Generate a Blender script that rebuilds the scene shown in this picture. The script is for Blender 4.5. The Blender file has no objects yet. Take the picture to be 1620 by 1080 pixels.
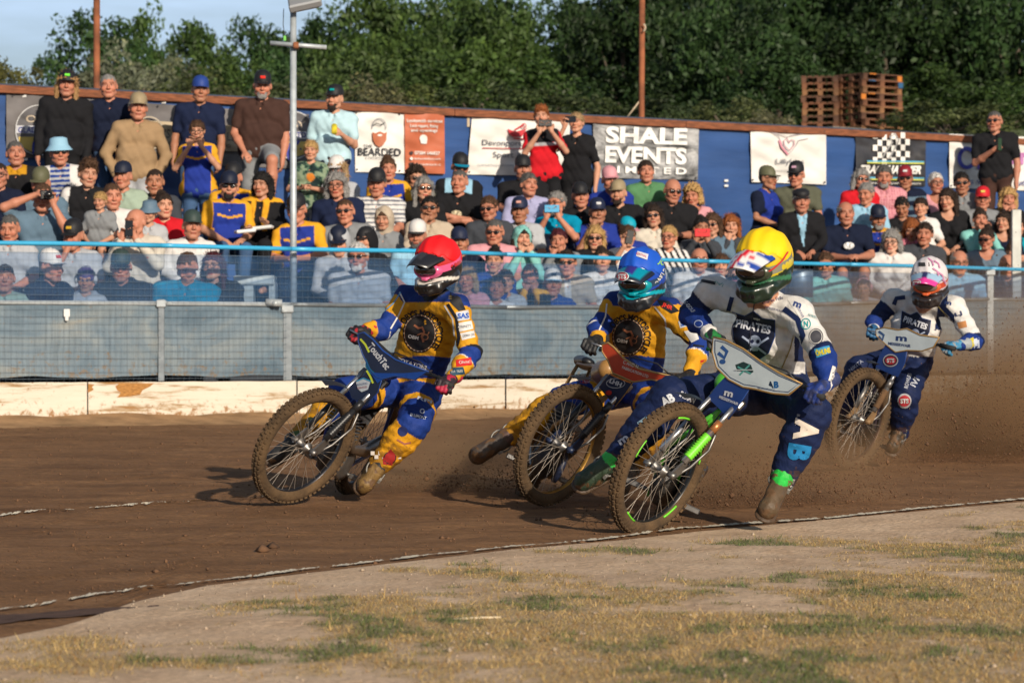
import bpy, bmesh, math, random
import numpy as np
from mathutils import Vector, Matrix
from mathutils.bvhtree import BVHTree
R = math.radians
S = bpy.context.scene
COL = S.collection
random.seed(7); rng = np.random.default_rng(7)
# ------------------------------------------------------------------ camera, sky, sun, exposure
FP = 5000.0; HZ = 555.0; CZ = 0.93          # focal length in photo pixels, horizon row, camera height
cd = bpy.data.cameras.new("camera"); cam = bpy.data.objects.new("camera", cd); COL.objects.link(cam)
cam.location = (0, 0, CZ); cam.rotation_euler = (R(90), 0, 0)
cd.sensor_width = 36; cd.lens = 36 * FP / 1620; cd.shift_y = (HZ - 540) / 1620
cd.clip_start = 0.2; cd.clip_end = 3000
cd.dof.use_dof = True; cd.dof.focus_distance = 17.0; cd.dof.aperture_fstop = 6.3
S.camera = cam
SUN_EL, SUN_AZ = 20.0, 24.0                  # elevation; degrees right of straight behind the camera
sd = bpy.data.lights.new("sun", 'SUN'); sun = bpy.data.objects.new("sun", sd); COL.objects.link(sun)
sd.energy = 5.0; sd.angle = R(0.6); sd.color = (1.0, 0.88, 0.73)
to_sun = Vector((math.sin(R(SUN_AZ)) * math.cos(R(SUN_EL)), -math.cos(R(SUN_AZ)) * math.cos(R(SUN_EL)), math.sin(R(SUN_EL))))
sun.rotation_euler = to_sun.to_track_quat('Z', 'Y').to_euler()
wd = bpy.data.worlds.new("World"); S.world = wd; wd.use_nodes = True
wt = wd.node_tree; wt.nodes.clear()
def wn(t, **k):
    n = wt.nodes.new(t)
    for a, b in k.items(): setattr(n, a, b)
    return n
sky = wn('ShaderNodeTexSky', sky_type='NISHITA', sun_disc=False)
sky.sun_elevation = R(SUN_EL); sky.sun_rotation = math.atan2(to_sun.x, to_sun.y); sky.air_density = 1.0; sky.dust_density = 1.6
tc = wn('ShaderNodeTexCoord'); mp = wn('ShaderNodeMapping'); mp.inputs['Scale'].default_value = (2.2, 2.2, 13)
nz = wn('ShaderNodeTexNoise'); nz.inputs['Scale'].default_value = 3.2; nz.inputs['Detail'].default_value = 7; nz.inputs['Roughness'].default_value = .55
cr = wn('ShaderNodeValToRGB'); cr.color_ramp.elements[0].position = .42; cr.color_ramp.elements[1].position = .68
cr.color_ramp.elements[0].color = (.40, .40, .40, 1); cr.color_ramp.elements[1].color = (.85, .85, .85, 1)
mx = wn('ShaderNodeMix', data_type='RGBA'); mx.inputs[7].default_value = (9.6, 12.6, 16.8, 1)
bg = wn('ShaderNodeBackground'); bg.inputs['Strength'].default_value = 0.066
ow = wn('ShaderNodeOutputWorld')
L = wt.links.new
L(tc.outputs['Generated'], mp.inputs['Vector']); L(mp.outputs[0], nz.inputs['Vector']); L(nz.outputs[0], cr.inputs[0])
sp = wn('ShaderNodeSeparateXYZ'); L(tc.outputs['Generated'], sp.inputs[0]); el = wn('ShaderNodeMapRange', interpolation_type='SMOOTHSTEP')   # the bright cloud lies low over the trees
el.inputs[1].default_value = .10; el.inputs[2].default_value = .32; el.inputs[3].default_value = 1; el.inputs[4].default_value = .12; L(sp.outputs[2], el.inputs[0])
ml = wn('ShaderNodeMath', operation='MULTIPLY'); L(cr.outputs[0], ml.inputs[0]); L(el.outputs[0], ml.inputs[1]); L(ml.outputs[0], mx.inputs[0]); L(sky.outputs[0], mx.inputs[6]); L(mx.outputs[2], bg.inputs[0]); L(bg.outputs[0], ow.inputs[0])
S.view_settings.view_transform = 'Standard'; S.view_settings.look = 'None'; S.view_settings.gamma = 1
S.view_settings.exposure = 0.0
S.render.engine = 'CYCLES'
S.cycles.use_denoising = True; S.cycles.max_bounces = 6; S.cycles.transparent_max_bounces = 16
S.cycles.diffuse_bounces = 2; S.cycles.glossy_bounces = 2; S.cycles.transmission_bounces = 4; S.cycles.caustics_reflective = False; S.cycles.volume_bounces = 1; S.cycles.volume_step_rate = 2
# ------------------------------------------------------------------ helpers: numbers
def W(px, py, D): return Vector(((px - 810) * D / FP, D, CZ - (py - HZ) * D / FP))
def PX(v): return 810 + FP * v[0] / v[1], HZ - FP * (v[2] - CZ) / v[1]
def vnoise(x, y, seed=0):
    x = np.asarray(x, float); y = np.asarray(y, float)
    xi = np.floor(x).astype(np.int64); yi = np.floor(y).astype(np.int64); fx = x - xi; fy = y - yi
    fx = fx * fx * (3 - 2 * fx); fy = fy * fy * (3 - 2 * fy)
    def hsh(a, b):
        n = (a * 374761393 + b * 668265263 + seed * 144665) & 0x7fffffff
        n = ((n ^ (n >> 13)) * 1274126177) & 0x7fffffff
        return ((n ^ (n >> 16)) & 0xffff) / 65535.0
    return (hsh(xi, yi) * (1 - fx) + hsh(xi + 1, yi) * fx) * (1 - fy) + (hsh(xi, yi + 1) * (1 - fx) + hsh(xi + 1, yi + 1) * fx) * fy
def fbm(x, y, o=4, seed=0):
    s = 0; a = .5
    for i in range(o): s = s + a * vnoise(x * 2 ** i, y * 2 ** i, seed + i); a *= .5
    return s / (1 - .5 ** o)
def srgb(r, g, b):
    f = lambda c: (c / 255 / 12.92) if c <= 10 else (((c / 255) + .055) / 1.055) ** 2.4
    return (f(r), f(g), f(b))
# ------------------------------------------------------------------ materials
MATS = {}
def M(name, col=(.5, .5, .5), rough=.7, metal=0., bump=0., bscale=40., var=0., vscale=8., src=None, spec=.5, stretch=None, coat=0., trans=0.):
    """procedural Principled; src: None | 'obj' (object colour) | 'attr' (colour attribute) | 'both'"""
    if name in MATS: return MATS[name]
    m = bpy.data.materials.new(name); m.use_nodes = True; t = m.node_tree; b = t.nodes['Principled BSDF']
    b.inputs['Roughness'].default_value = rough; b.inputs['Metallic'].default_value = metal
    b.inputs['Specular IOR Level'].default_value = spec; b.inputs['Coat Weight'].default_value = coat
    tc = t.nodes.new('ShaderNodeTexCoord'); vec = tc.outputs['Object']
    if stretch:
        mp = t.nodes.new('ShaderNodeMapping'); mp.inputs['Scale'].default_value = stretch
        t.links.new(vec, mp.inputs[0]); vec = mp.outputs[0]
    cs = None
    if src in ('obj', 'both'): cs = t.nodes.new('ShaderNodeObjectInfo').outputs['Color']
    if src in ('attr', 'both'):
        a = t.nodes.new('ShaderNodeVertexColor'); a.layer_name = 'Col'
        if cs is None: cs = a.outputs[0]
        else:
            k = t.nodes.new('ShaderNodeMix'); k.data_type = 'RGBA'; k.blend_type = 'MULTIPLY'; k.inputs[0].default_value = 1
            t.links.new(cs, k.inputs[6]); t.links.new(a.outputs[0], k.inputs[7]); cs = k.outputs[2]
    if cs is None:
        g = t.nodes.new('ShaderNodeRGB'); g.outputs[0].default_value = (*col, 1); cs = g.outputs[0]
    if var:
        n = t.nodes.new('ShaderNodeTexNoise'); n.inputs['Scale'].default_value = vscale; n.inputs['Detail'].default_value = 5
        t.links.new(vec, n.inputs['Vector'])
        r = t.nodes.new('ShaderNodeMapRange'); r.inputs[1].default_value = .3; r.inputs[2].default_value = .7
        r.inputs[3].default_value = 1 - var; r.inputs[4].default_value = 1 + var
        t.links.new(n.outputs[0], r.inputs[0])
        k = t.nodes.new('ShaderNodeVectorMath'); k.operation = 'SCALE'
        t.links.new(cs, k.inputs[0]); t.links.new(r.outputs[0], k.inputs['Scale']); cs = k.outputs[0]
    t.links.new(cs, b.inputs['Base Color'])
    if bump:
        n = t.nodes.new('ShaderNodeTexNoise'); n.inputs['Scale'].default_value = bscale; n.inputs['Detail'].default_value = 4
        t.links.new(vec, n.inputs['Vector'])
        bp = t.nodes.new('ShaderNodeBump'); bp.inputs['Strength'].default_value = bump; bp.inputs['Distance'].default_value = .02
        t.links.new(n.outputs[0], bp.inputs['Height']); t.links.new(bp.outputs[0], b.inputs['Normal'])
    MATS[name] = m
    return m
def ramp_mix(m, stops, scale, detail=6, stretch=(1, 1, 1), rough=.5, dist=0.):
    """replace the base colour with a noise-driven ramp"""
    t = m.node_tree; b = t.nodes['Principled BSDF']
    tc = t.nodes.new('ShaderNodeTexCoord'); mp = t.nodes.new('ShaderNodeMapping'); mp.inputs['Scale'].default_value = stretch
    n = t.nodes.new('ShaderNodeTexNoise'); n.inputs['Scale'].default_value = scale; n.inputs['Detail'].default_value = detail
    n.inputs['Roughness'].default_value = rough; n.inputs['Distortion'].default_value = dist
    r = t.nodes.new('ShaderNodeValToRGB')
    e = r.color_ramp.elements
    while len(e) < len(stops): e.new(.5)
    for k, (p, c) in enumerate(stops): e[k].position = p; e[k].color = (*c, 1)
    t.links.new(tc.outputs['Object'], mp.inputs[0]); t.links.new(mp.outputs[0], n.inputs['Vector'])
    t.links.new(n.outputs[0], r.inputs[0])
    return t, b, r.outputs[0]
# ------------------------------------------------------------------ objects
def link(o, parent=None):
    COL.objects.link(o)
    if parent is not None:
        o.parent = parent
    return o
def tag(o, label=None, cat=None, group=None, kind=None):
    if label: o['label'] = label
    if cat: o['category'] = cat
    if group: o['group'] = group
    if kind: o['kind'] = kind
    return o
def empty(name, loc, label, cat, group=None):
    o = bpy.data.objects.new(name, None); o.empty_display_size = .2; o.location = loc
    COL.objects.link(o); return tag(o, label, cat, group)
def mesh_np(name, V, F, mat, smooth=True, col=None):
    """V (n,3); F (m,3|4) array or list of polygons"""
    me = bpy.data.meshes.new(name)
    V = np.asarray(V, dtype=np.float32)
    if isinstance(F, np.ndarray) and F.ndim == 2:
        m, k = F.shape
        me.vertices.add(len(V)); me.vertices.foreach_set('co', V.ravel())
        me.loops.add(m * k); me.loops.foreach_set('vertex_index', F.astype(np.int32).ravel())
        me.polygons.add(m); me.polygons.foreach_set('loop_start', np.arange(0, m * k, k, dtype=np.int32))
        me.polygons.foreach_set('loop_total', np.full(m, k, dtype=np.int32))
        me.update(calc_edges=True)
    else:
        me.from_pydata([tuple(v) for v in V], [], [tuple(f) for f in F]); me.update()
    if smooth: me.polygons.foreach_set('use_smooth', [True] * len(me.polygons))
    if col is not None:
        a = me.color_attributes.new('Col', 'FLOAT_COLOR', 'POINT')
        c = np.ones((len(V), 4), dtype=np.float32); c[:, :3] = col; a.data.foreach_set('color', c.ravel())
    mats = mat if isinstance(mat, (list, tuple)) else [mat]
    for x in mats: me.materials.append(x)
    return me
def put(name, me, parent=None, loc=None, rot=None, scale=None, color=None):
    """link mesh; coordinates are world when the parent is an Empty with a location: cancel it"""
    o = bpy.data.objects.new(name, me); link(o, parent)
    if loc is not None: o.location = loc
    if rot is not None: o.rotation_euler = rot
    if scale is not None: o.scale = (scale,) * 3 if not hasattr(scale, '__len__') else scale
    if color is not None: o.color = (*color, 1)
    return o
def wput(name, me, parent=None, color=None):
    """mesh given in world coordinates, parented (one or two levels of unrotated parents)"""
    o = bpy.data.objects.new(name, me); link(o, parent)
    if parent is not None:
        off = Vector(parent.location); q = parent.parent
        while q is not None: off += Vector(q.location); q = q.parent
        o.location = -off
    if color is not None: o.color = (*color, 1)
    return o
class MB:
    def __init__(s): s.v = []; s.f = []; s.sm = []
    def add(s, V, F, sm=False):
        n = len(s.v); s.v += [tuple(x) for x in V]; s.f += [tuple(i + n for i in f) for f in F]; s.sm += [sm] * len(F); return s
    def box(s, c, size, rz=0, M3=None, bev=0.):
        a, b, h = [x / 2 for x in size]; c = Vector(c)
        Q = M3 if M3 is not None else Matrix.Rotation(rz, 3, 'Z')
        if bev:
            e = bev; V = []; 
            for z, q in ((-h, e), (-h + e, 0), (h - e, 0), (h, e)):
                A, B = a - q, b - q; ee = e * .6 if q == 0 else 0
                V += [(-A + ee, -B, z), (A - ee, -B, z), (A, -B + ee, z), (A, B - ee, z), (A - ee, B, z), (-A + ee, B, z), (-A, B - ee, z), (-A, -B + ee, z)]
            F = [tuple(range(7, -1, -1)), tuple(range(24, 32))]
            for r in range(3):
                for i in range(8): j = (i + 1) % 8; F.append((r * 8 + i, r * 8 + j, r * 8 + 8 + j, r * 8 + 8 + i))
            return s.add([c + Q @ Vector(v) for v in V], F)
        V = [c + Q @ Vector((x, y, z)) for z in (-h, h) for x, y in ((-a, -b), (a, -b), (a, b), (-a, b))]
        return s.add(V, [(3, 2, 1, 0), (4, 5, 6, 7), (0, 1, 5, 4), (1, 2, 6, 5), (2, 3, 7, 6), (3, 0, 4, 7)])
    def tube(s, pts, r, n=8, cap=True, closed=False):
        pts = [Vector(p) for p in pts]; m = len(pts)
        rs = r if hasattr(r, '__len__') else [r] * m
        V = []; up = None
        for i, p in enumerate(pts):
            if closed: d = pts[(i + 1) % m] - pts[i - 1]
            else: d = pts[min(i + 1, m - 1)] - pts[max(i - 1, 0)]
            d.normalize()
            if up is None: up = d.orthogonal().normalized()
            up = (up - d * up.dot(d)); up = up.normalized() if up.length > 1e-6 else d.orthogonal().normalized()
            w = d.cross(up)
            for k in range(n):
                a = 2 * math.pi * k / n; V.append(p + (up * math.cos(a) + w * math.sin(a)) * rs[i])
        F = []
        for i in range(m if closed else m - 1):
            j = (i + 1) % m
            for k in range(n): l = (k + 1) % n; F.append((i * n + k, i * n + l, j * n + l, j * n + k))
        if cap and not closed: F.append(tuple(range(n - 1, -1, -1))); F.append(tuple(range((m - 1) * n, m * n)))
        return s.add(V, F, True)
    def lathe(s, prof, c, axis=(0, 0, 1), n=24, ang=2 * math.pi):
        ax = Vector(axis).normalized(); u = ax.orthogonal().normalized(); w = ax.cross(u); c = Vector(c); V = []
        for r, z in prof:
            for k in range(n): a = 2 * math.pi * k / n; V.append(c + ax * z + (u * math.cos(a) + w * math.sin(a)) * r)
        F = []
        for i in range(len(prof) - 1):
            for k in range(n): l = (k + 1) % n; F.append((i * n + k, i * n + l, (i + 1) * n + l, (i + 1) * n + k))
        return s.add(V, F, True)
    def ball(s, c, r, Q=None, n=12, m=8):
        rx, ry, rz = r if hasattr(r, '__len__') else (r,) * 3; c = Vector(c); Q = Q or Matrix.Identity(3); V = []
        for i in range(m + 1):
            a = math.pi * i / m
            for k in range(n): b = 2 * math.pi * k / n; V.append(c + Q @ Vector((rx * math.sin(a) * math.cos(b), ry * math.sin(a) * math.sin(b), rz * math.cos(a))))
        F = [(i * n + k, (i + 1) * n + k, (i + 1) * n + (k + 1) % n, i * n + (k + 1) % n) for i in range(m) for k in range(n)]
        return s.add(V, F, True)
    def plate(s, pts, th, off=None):
        """polygon of 3-D points thickened along its normal"""
        P = [Vector(p) for p in pts]; n = Vector((0, 0, 0))
        for i in range(len(P)): n += P[i].cross(P[(i + 1) % len(P)])
        n.normalize(); k = len(P)
        V = [p + n * th / 2 for p in P] + [p - n * th / 2 for p in P]
        F = [tuple(range(k)), tuple(range(2 * k - 1, k - 1, -1))] + [(i, i + k, (i + 1) % k + k, (i + 1) % k) for i in range(k)]
        return s.add(V, F)
    def mesh(s, name, mat, col=None):
        me = bpy.data.meshes.new(name); me.from_pydata(s.v, [], s.f); me.polygons.foreach_set('use_smooth', s.sm); me.update()
        bm = bmesh.new(); bm.from_mesh(me); bmesh.ops.recalc_face_normals(bm, faces=bm.faces); bm.to_mesh(me); bm.free()
        for x in (mat if isinstance(mat, (list, tuple)) else [mat]): me.materials.append(x)
        return me
    def obj(s, name, mat, parent=None, color=None): return wput(name, s.mesh(name, mat), parent, color)
# ------------------------------------------------------------------ implicit surfaces (smooth unions of tapered limbs, meshed by surface nets)
def surfnet(F, o, h):
    sgn = F < 0; nx, ny, nz = F.shape
    c = np.zeros((nx - 1, ny - 1, nz - 1), np.int8)
    for i in (0, 1):
        for j in (0, 1):
            for k in (0, 1): c += sgn[i:nx - 1 + i, j:ny - 1 + j, k:nz - 1 + k]
    act = (c > 0) & (c < 8); idx = np.full(act.shape, -1, np.int64); I = np.argwhere(act)
    idx[act] = np.arange(len(I)); acc = np.zeros((len(I), 3)); cnt = np.zeros(len(I))
    for a in range(3):
        e = np.zeros(3, int); e[a] = 1; ot = [q for q in range(3) if q != a]
        for u in (0, 1):
            for w in (0, 1):
                p = np.zeros(3, int); p[ot[0]] = u; p[ot[1]] = w
                A = I + p; B = A + e; fa = F[A[:, 0], A[:, 1], A[:, 2]]; fb = F[B[:, 0], B[:, 1], B[:, 2]]
                x = (fa < 0) != (fb < 0); t = np.where(x, fa / np.where(x, fa - fb, 1), 0)
                P = p[None, :] + e[None, :] * t[:, None]; acc += P * x[:, None]; cnt += x
    V = (I + acc / cnt[:, None]) * h + o
    Q = []
    for a in range(3):
        b, d = (a + 1) % 3, (a + 2) % 3
        sl0 = [slice(1, n - 1) for n in F.shape]; sl0[a] = slice(0, F.shape[a] - 1); sl1 = list(sl0); sl1[a] = slice(1, F.shape[a])
        s0 = sgn[tuple(sl0)]; s1 = sgn[tuple(sl1)]; X = np.argwhere(s0 != s1)
        if len(X) == 0: continue
        fl = s0[X[:, 0], X[:, 1], X[:, 2]]; G = X + 1; G[:, a] -= 1
        def g(db, dd):
            H = G.copy(); H[:, b] -= db; H[:, d] -= dd; return idx[H[:, 0], H[:, 1], H[:, 2]]
        q = np.stack([g(1, 1), g(0, 1), g(0, 0), g(1, 0)], 1); q[~fl] = q[~fl][:, ::-1]; Q.append(q)
    return V, np.concatenate(Q)
class SDF:
    """c(a,b,ra,rb,k,flat) tapered limbs; cut() removes; build() -> V,F"""
    def __init__(s): s.p = []
    def c(s, a, b, ra, rb=None, k=.02, flat=None, tag=None):
        s.p.append(('c', np.array(a, float), np.array(b, float), ra, ra if rb is None else rb, k, flat, tag)); return s
    def e(s, c, r, k=.02, tag=None, Q=None):
        s.p.append(('e', np.array(c, float), np.array(r if hasattr(r, '__len__') else (r,) * 3, float), Q, None, k, None, tag)); return s
    def cut(s, c, r, k=.008): s.p.append(('x', np.array(c, float), np.array(r if hasattr(r, '__len__') else (r,) * 3, float), None, None, k, None, None)); return s
    def plane(s, n, d, k=.006): s.p.append(('p', np.array(n, float), d, None, None, k, None, None)); return s   # keep n.x > d
    @staticmethod
    def dist(q, P):
        if q[0] == 'c':
            a, b = q[1], q[2]; ab = b - a; L2 = max(float(ab @ ab), 1e-9); d = P - a
            t = np.clip((d @ ab) / L2, 0, 1); w = d - t[..., None] * ab
            if q[6] is not None:
                ax, kf = q[6]; ax = np.array(ax, float); ax /= np.linalg.norm(ax); w = w + (w @ ax)[..., None] * ax * (kf - 1)
            return np.sqrt((w * w).sum(-1)) - (q[3] + (q[4] - q[3]) * t), t
        d = P - q[1]
        if q[3] is not None: d = d @ np.array(q[3])
        n = np.sqrt(((d / q[2]) ** 2).sum(-1)); return (n - 1) * q[2].min() * .85 + 0 * n, n * 0
    def build(s, h, noise=None):
        lo = np.full(3, 9e9); hi = -lo
        for q in s.p:
            if q[0] == 'c':
                r = max(q[3], q[4]); lo = np.minimum(lo, np.minimum(q[1], q[2]) - r); hi = np.maximum(hi, np.maximum(q[1], q[2]) + r)
            elif q[0] == 'e': r = q[2].max() if q[3] is not None else q[2]; lo = np.minimum(lo, q[1] - r); hi = np.maximum(hi, q[1] + r)
        lo -= 3 * h; hi += 3 * h; n = np.ceil((hi - lo) / h).astype(int) + 1
        ax = [lo[i] + np.arange(n[i]) * h for i in range(3)]; F = np.full(tuple(n), .2)
        for q in s.p:
            if q[0] == 'p':
                P = ax[0][:, None, None] * q[1][0] + ax[1][None, :, None] * q[1][1] + ax[2][None, None, :] * q[1][2]
                F = np.maximum(F, q[2] + .005 * np.sin(140 * ax[0])[:, None, None] + .003 * np.sin(260 * ax[0] + 2)[:, None, None] - P); continue
            k = q[5]
            if q[0] == 'c': r = max(q[3], q[4]); a = np.minimum(q[1], q[2]) - r; b = np.maximum(q[1], q[2]) + r
            else: r = q[2].max() if q[3] is not None else q[2]; a = q[1] - r; b = q[1] + r
            m = k * 1.2 + 2 * h + .01
            i0 = np.clip(((a - m - lo) / h).astype(int), 0, n - 1); i1 = np.clip(np.ceil((b + m - lo) / h).astype(int) + 1, 1, n)
            sl = tuple(slice(i0[j], i1[j]) for j in range(3))
            P = np.stack(np.meshgrid(*[ax[j][sl[j]] for j in range(3)], indexing='ij'), -1)
            if P.size == 0: continue
            d, _ = SDF.dist(('e',) + q[1:] if q[0] == 'x' else q, P); f = F[sl]
            if q[0] == 'x':
                hh = np.maximum(k - np.abs(f + d), 0) / k; F[sl] = np.maximum(f, -d) + hh * hh * k / 4
            else:
                hh = np.maximum(k - np.abs(f - d), 0) / k; F[sl] = np.minimum(f, d) - hh * hh * k / 4
        if noise: F = F + noise(*np.meshgrid(*ax, indexing='ij', sparse=True))
        F[0] = F[-1] = .1; F[:, 0] = F[:, -1] = .1; F[:, :, 0] = F[:, :, -1] = .1
        return surfnet(F, lo, h)
    def owner(s, V):
        best = np.full(len(V), 9e9); own = np.zeros(len(V), int); tt = np.zeros(len(V))
        for i, q in enumerate(s.p):
            if q[0] not in 'ce': continue
            d, t = SDF.dist(q, V); w = d < best; best[w] = d[w]; own[w] = i; tt[w] = t[w]
        return own, tt
def refine(V2, F2, step):
    """cut a flat drawing into small triangles so that it can follow a curved surface"""
    bm = bmesh.new(); vs = [bm.verts.new((float(p[0]), float(p[1]), 0)) for p in V2]
    for f in F2:
        try: bm.faces.new([vs[i] for i in f])
        except Exception: pass
    bmesh.ops.triangulate(bm, faces=bm.faces)
    for _ in range(5):
        es = [e for e in bm.edges if e.calc_length() > step]
        if not es: break
        bmesh.ops.subdivide_edges(bm, edges=es, cuts=1); bmesh.ops.triangulate(bm, faces=[f for f in bm.faces if len(f.verts) > 3])
    bm.verts.index_update(); V = np.array([(v.co.x, v.co.y) for v in bm.verts]); F = [tuple(v.index for v in f.verts) for f in bm.faces]; bm.free(); return V, F
# ------------------------------------------------------------------ lettering
_tc = {}
def text2d(txt, bold=0., sx=1.):
    """flat triangulated text, cap height about 1, centred: V (n,2), F list, width"""
    key = (txt, bold, sx)
    if key in _tc: return _tc[key]
    cu = bpy.data.curves.new('t', 'FONT'); cu.body = txt; cu.size = 1.37; cu.offset = bold; cu.align_x = 'CENTER'; cu.resolution_u = 3
    o = bpy.data.objects.new('t', cu); COL.objects.link(o)
    me = bpy.data.meshes.new_from_object(o.evaluated_get(bpy.context.evaluated_depsgraph_get()))
    V = np.array([(v.co.x * sx, v.co.y) for v in me.vertices]).reshape(-1, 2); F = [tuple(p.vertices) for p in me.polygons]
    bpy.data.objects.remove(o); bpy.data.curves.remove(cu); bpy.data.meshes.remove(me)
    if len(V): V[:, 1] -= .5
    _tc[key] = (V, F); return _tc[key]
def text_px(txt, cx, cy, hpx, wpx=None, ang=0., bold=0., arc=None, shear=0.):
    """text laid out in photo pixels; arc=(ox,oy,r,a0): bent round a circle"""
    V, F = text2d(txt, bold); V = V.copy()
    if len(V) == 0: return V, F
    w = V[:, 0].max() - V[:, 0].min(); kx = hpx if wpx is None else wpx / w
    mx_ = (V[:, 0].max() + V[:, 0].min()) / 2; x = (V[:, 0] - mx_) * kx + V[:, 1] * shear * hpx; y = V[:, 1] * hpx
    if arc:
        ox, oy, r, a0 = arc; th = R(a0) + x / r; rr = r + y
        return np.stack([ox + rr * np.sin(th), oy - rr * np.cos(th)], 1), F
    c, s_ = math.cos(R(ang)), math.sin(R(ang))
    return np.stack([cx + x * c - y * s_, cy - (y * c + x * s_)], 1), F
# ================================================================== SETTING
def interp(x, xs, ys): return np.interp(x, xs, ys)
def extrap(x, xs, ys):
    x = np.asarray(x, float); y = np.interp(x, xs, ys)
    s0 = (ys[1] - ys[0]) / (xs[1] - xs[0]); s1 = (ys[-1] - ys[-2]) / (xs[-1] - xs[-2])
    return np.where(x < xs[0], ys[0] + (x - xs[0]) * s0, np.where(x > xs[-1], ys[-1] + (x - xs[-1]) * s1, y))
FEN = [(0, 28.0), (400, 29.2), (640, 30.2), (820, 31.6), (1120, 33.5), (1300, 34.8), (1600, 36.9)]
FX = [(p - 810) * d / FP for p, d in FEN]; FY = [d for p, d in FEN]
def fenceY(X): return extrap(X, FX, FY)
def fenceD(px):                                   # depth where the ray of column px meets the fence
    D = 32.0
    for _ in range(25): D = .5 * D + .5 * float(fenceY((px - 810) * D / FP))
    return D
WL = Vector((-810 / FP * 33.5, 33.5)); WR = Vector((810 / FP * 42, 42)); WD = (WR - WL); WZT = 3.72
WN = Vector((WD.y, -WD.x)).normalized()           # towards the camera
def wallD(px):
    k = (px - 810) / FP                            # X = kY ; X = WL.x + t WD.x ; Y = WL.y + t WD.y
    t = (k * WL.y - WL.x) / (WD.x - k * WD.y); return WL.y + t * WD.y
def wallpt(px, py, off=0.):
    k = (px - 810) / FP; o = WL + WN * off; t = (k * o.y - o.x) / (WD.x - k * WD.y); return W(px, py, o.y + t * WD.y)
def slope(X): return np.interp(X, [-6, 7], [.0242, .0108])
def trackz(X, Y): return np.maximum(0, np.asarray(Y) - 15.5) * slope(np.asarray(X))
LN = [(0, 11.29), (225, 12.33), (450, 13.2), (565, 13.72), (810, 14.95), (960, 15.55), (1075, 16.2), (1310, 17.0), (1620, 18.7)]
LX = [(p - 810) * d / FP for p, d in LN]; LY = [d for p, d in LN]
def lineY(X): return extrap(X, LX, LY)
SE = [(0, 10.2), (110, 10.7), (215, 11.7), (330, 12.5), (500, 13.25), (810, 14.75), (1100, 16.05), (1620, 18.5)]
SX_ = [(p - 810) * d / FP for p, d in SE]; SY_ = [d for p, d in SE]
def sandY(X): return extrap(X, SX_, SY_)
def strip(name, X, Y0, Y1, rows, zf, mat, grade=1.0):
    nx = len(X); t = np.linspace(0, 1, rows) ** grade
    YY = Y0[:, None] * (1 - t) + Y1[:, None] * t; XX = np.repeat(X[:, None], rows, 1); ZZ = zf(XX, YY)
    V = np.stack([XX, YY, ZZ], -1).reshape(-1, 3); i = np.arange(nx * rows).reshape(nx, rows)
    F = np.stack([i[:-1, :-1], i[1:, :-1], i[1:, 1:], i[:-1, 1:]], -1).reshape(-1, 4)
    return mesh_np(name, V, F, mat)
# --- ground under everything
mg = M('ground_soil', (.10, .075, .045), 1, bump=.4, bscale=3, var=.3, vscale=.3)
g = MB(); g.add([(-500, -200, -.12), (500, -200, -.12), (500, 900, -.12), (-500, 900, -.12)], [(0, 1, 2, 3)])
tag(g.obj('ground', mg), kind='structure')
# --- shale track
mt = M('shale', (.12, .06, .03), .95, spec=.25)
t, b, o1 = ramp_mix(mt, [(.25, (.105, .048, .018)), (.45, (.20, .099, .041)), (.6, (.265, .137, .060)), (.8, (.34, .19, .09))], 1.5, 10, (.8, 1.7, 1), .72, .9)
t2, b2, o2 = ramp_mix(mt, [(.35, (.62, .62, .62)), (.62, (1.12, 1.12, 1.12))], 26, 4, (.7, 1.6, 1), .6)
k = t.nodes.new('ShaderNodeMix'); k.data_type = 'RGBA'; k.blend_type = 'MULTIPLY'; k.inputs[0].default_value = .8
t.links.new(o1, k.inputs[6]); t.links.new(o2, k.inputs[7]); t.links.new(k.outputs[2], b.inputs['Base Color'])
bp = t.nodes.new('ShaderNodeBump'); bp.inputs['Strength'].default_value = .75; bp.inputs['Distance'].default_value = .03
n1 = t.nodes.new('ShaderNodeTexNoise'); n1.inputs['Scale'].default_value = 14; n1.inputs['Detail'].default_value = 9; n1.inputs['Roughness'].default_value = .7
tcx = t.nodes.new('ShaderNodeTexCoord'); mpx = t.nodes.new('ShaderNodeMapping'); mpx.inputs['Scale'].default_value = (.6, 1.6, 1)
t.links.new(tcx.outputs['Object'], mpx.inputs[0]); t.links.new(mpx.outputs[0], n1.inputs['Vector']); t.links.new(n1.outputs[0], bp.inputs['Height']); t.links.new(bp.outputs[0], b.inputs['Normal'])
def zt(X, Y):
    u = Y - .55 * X + .5 * fbm(X * .4, Y * .4, 2, 8)
    rut = .022 * (fbm(u * 2.2, X * .12, 4, 3) - .5) + .012 * (fbm(u * 9, X * .5, 3, 9) - .5) + .020 * (fbm(X * 5, Y * 5, 4, 5) - .5)
    return trackz(X, Y) + rut * np.clip((Y - sandY(X)) * 2, 0, 1)
X = np.arange(-9, 13, .045)
tag(put('race_track', strip('race_track', X, sandY(X) - .02, np.maximum(fenceY(X) + .05, sandY(X) + 2), 330, zt, mt)), kind='structure')
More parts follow.
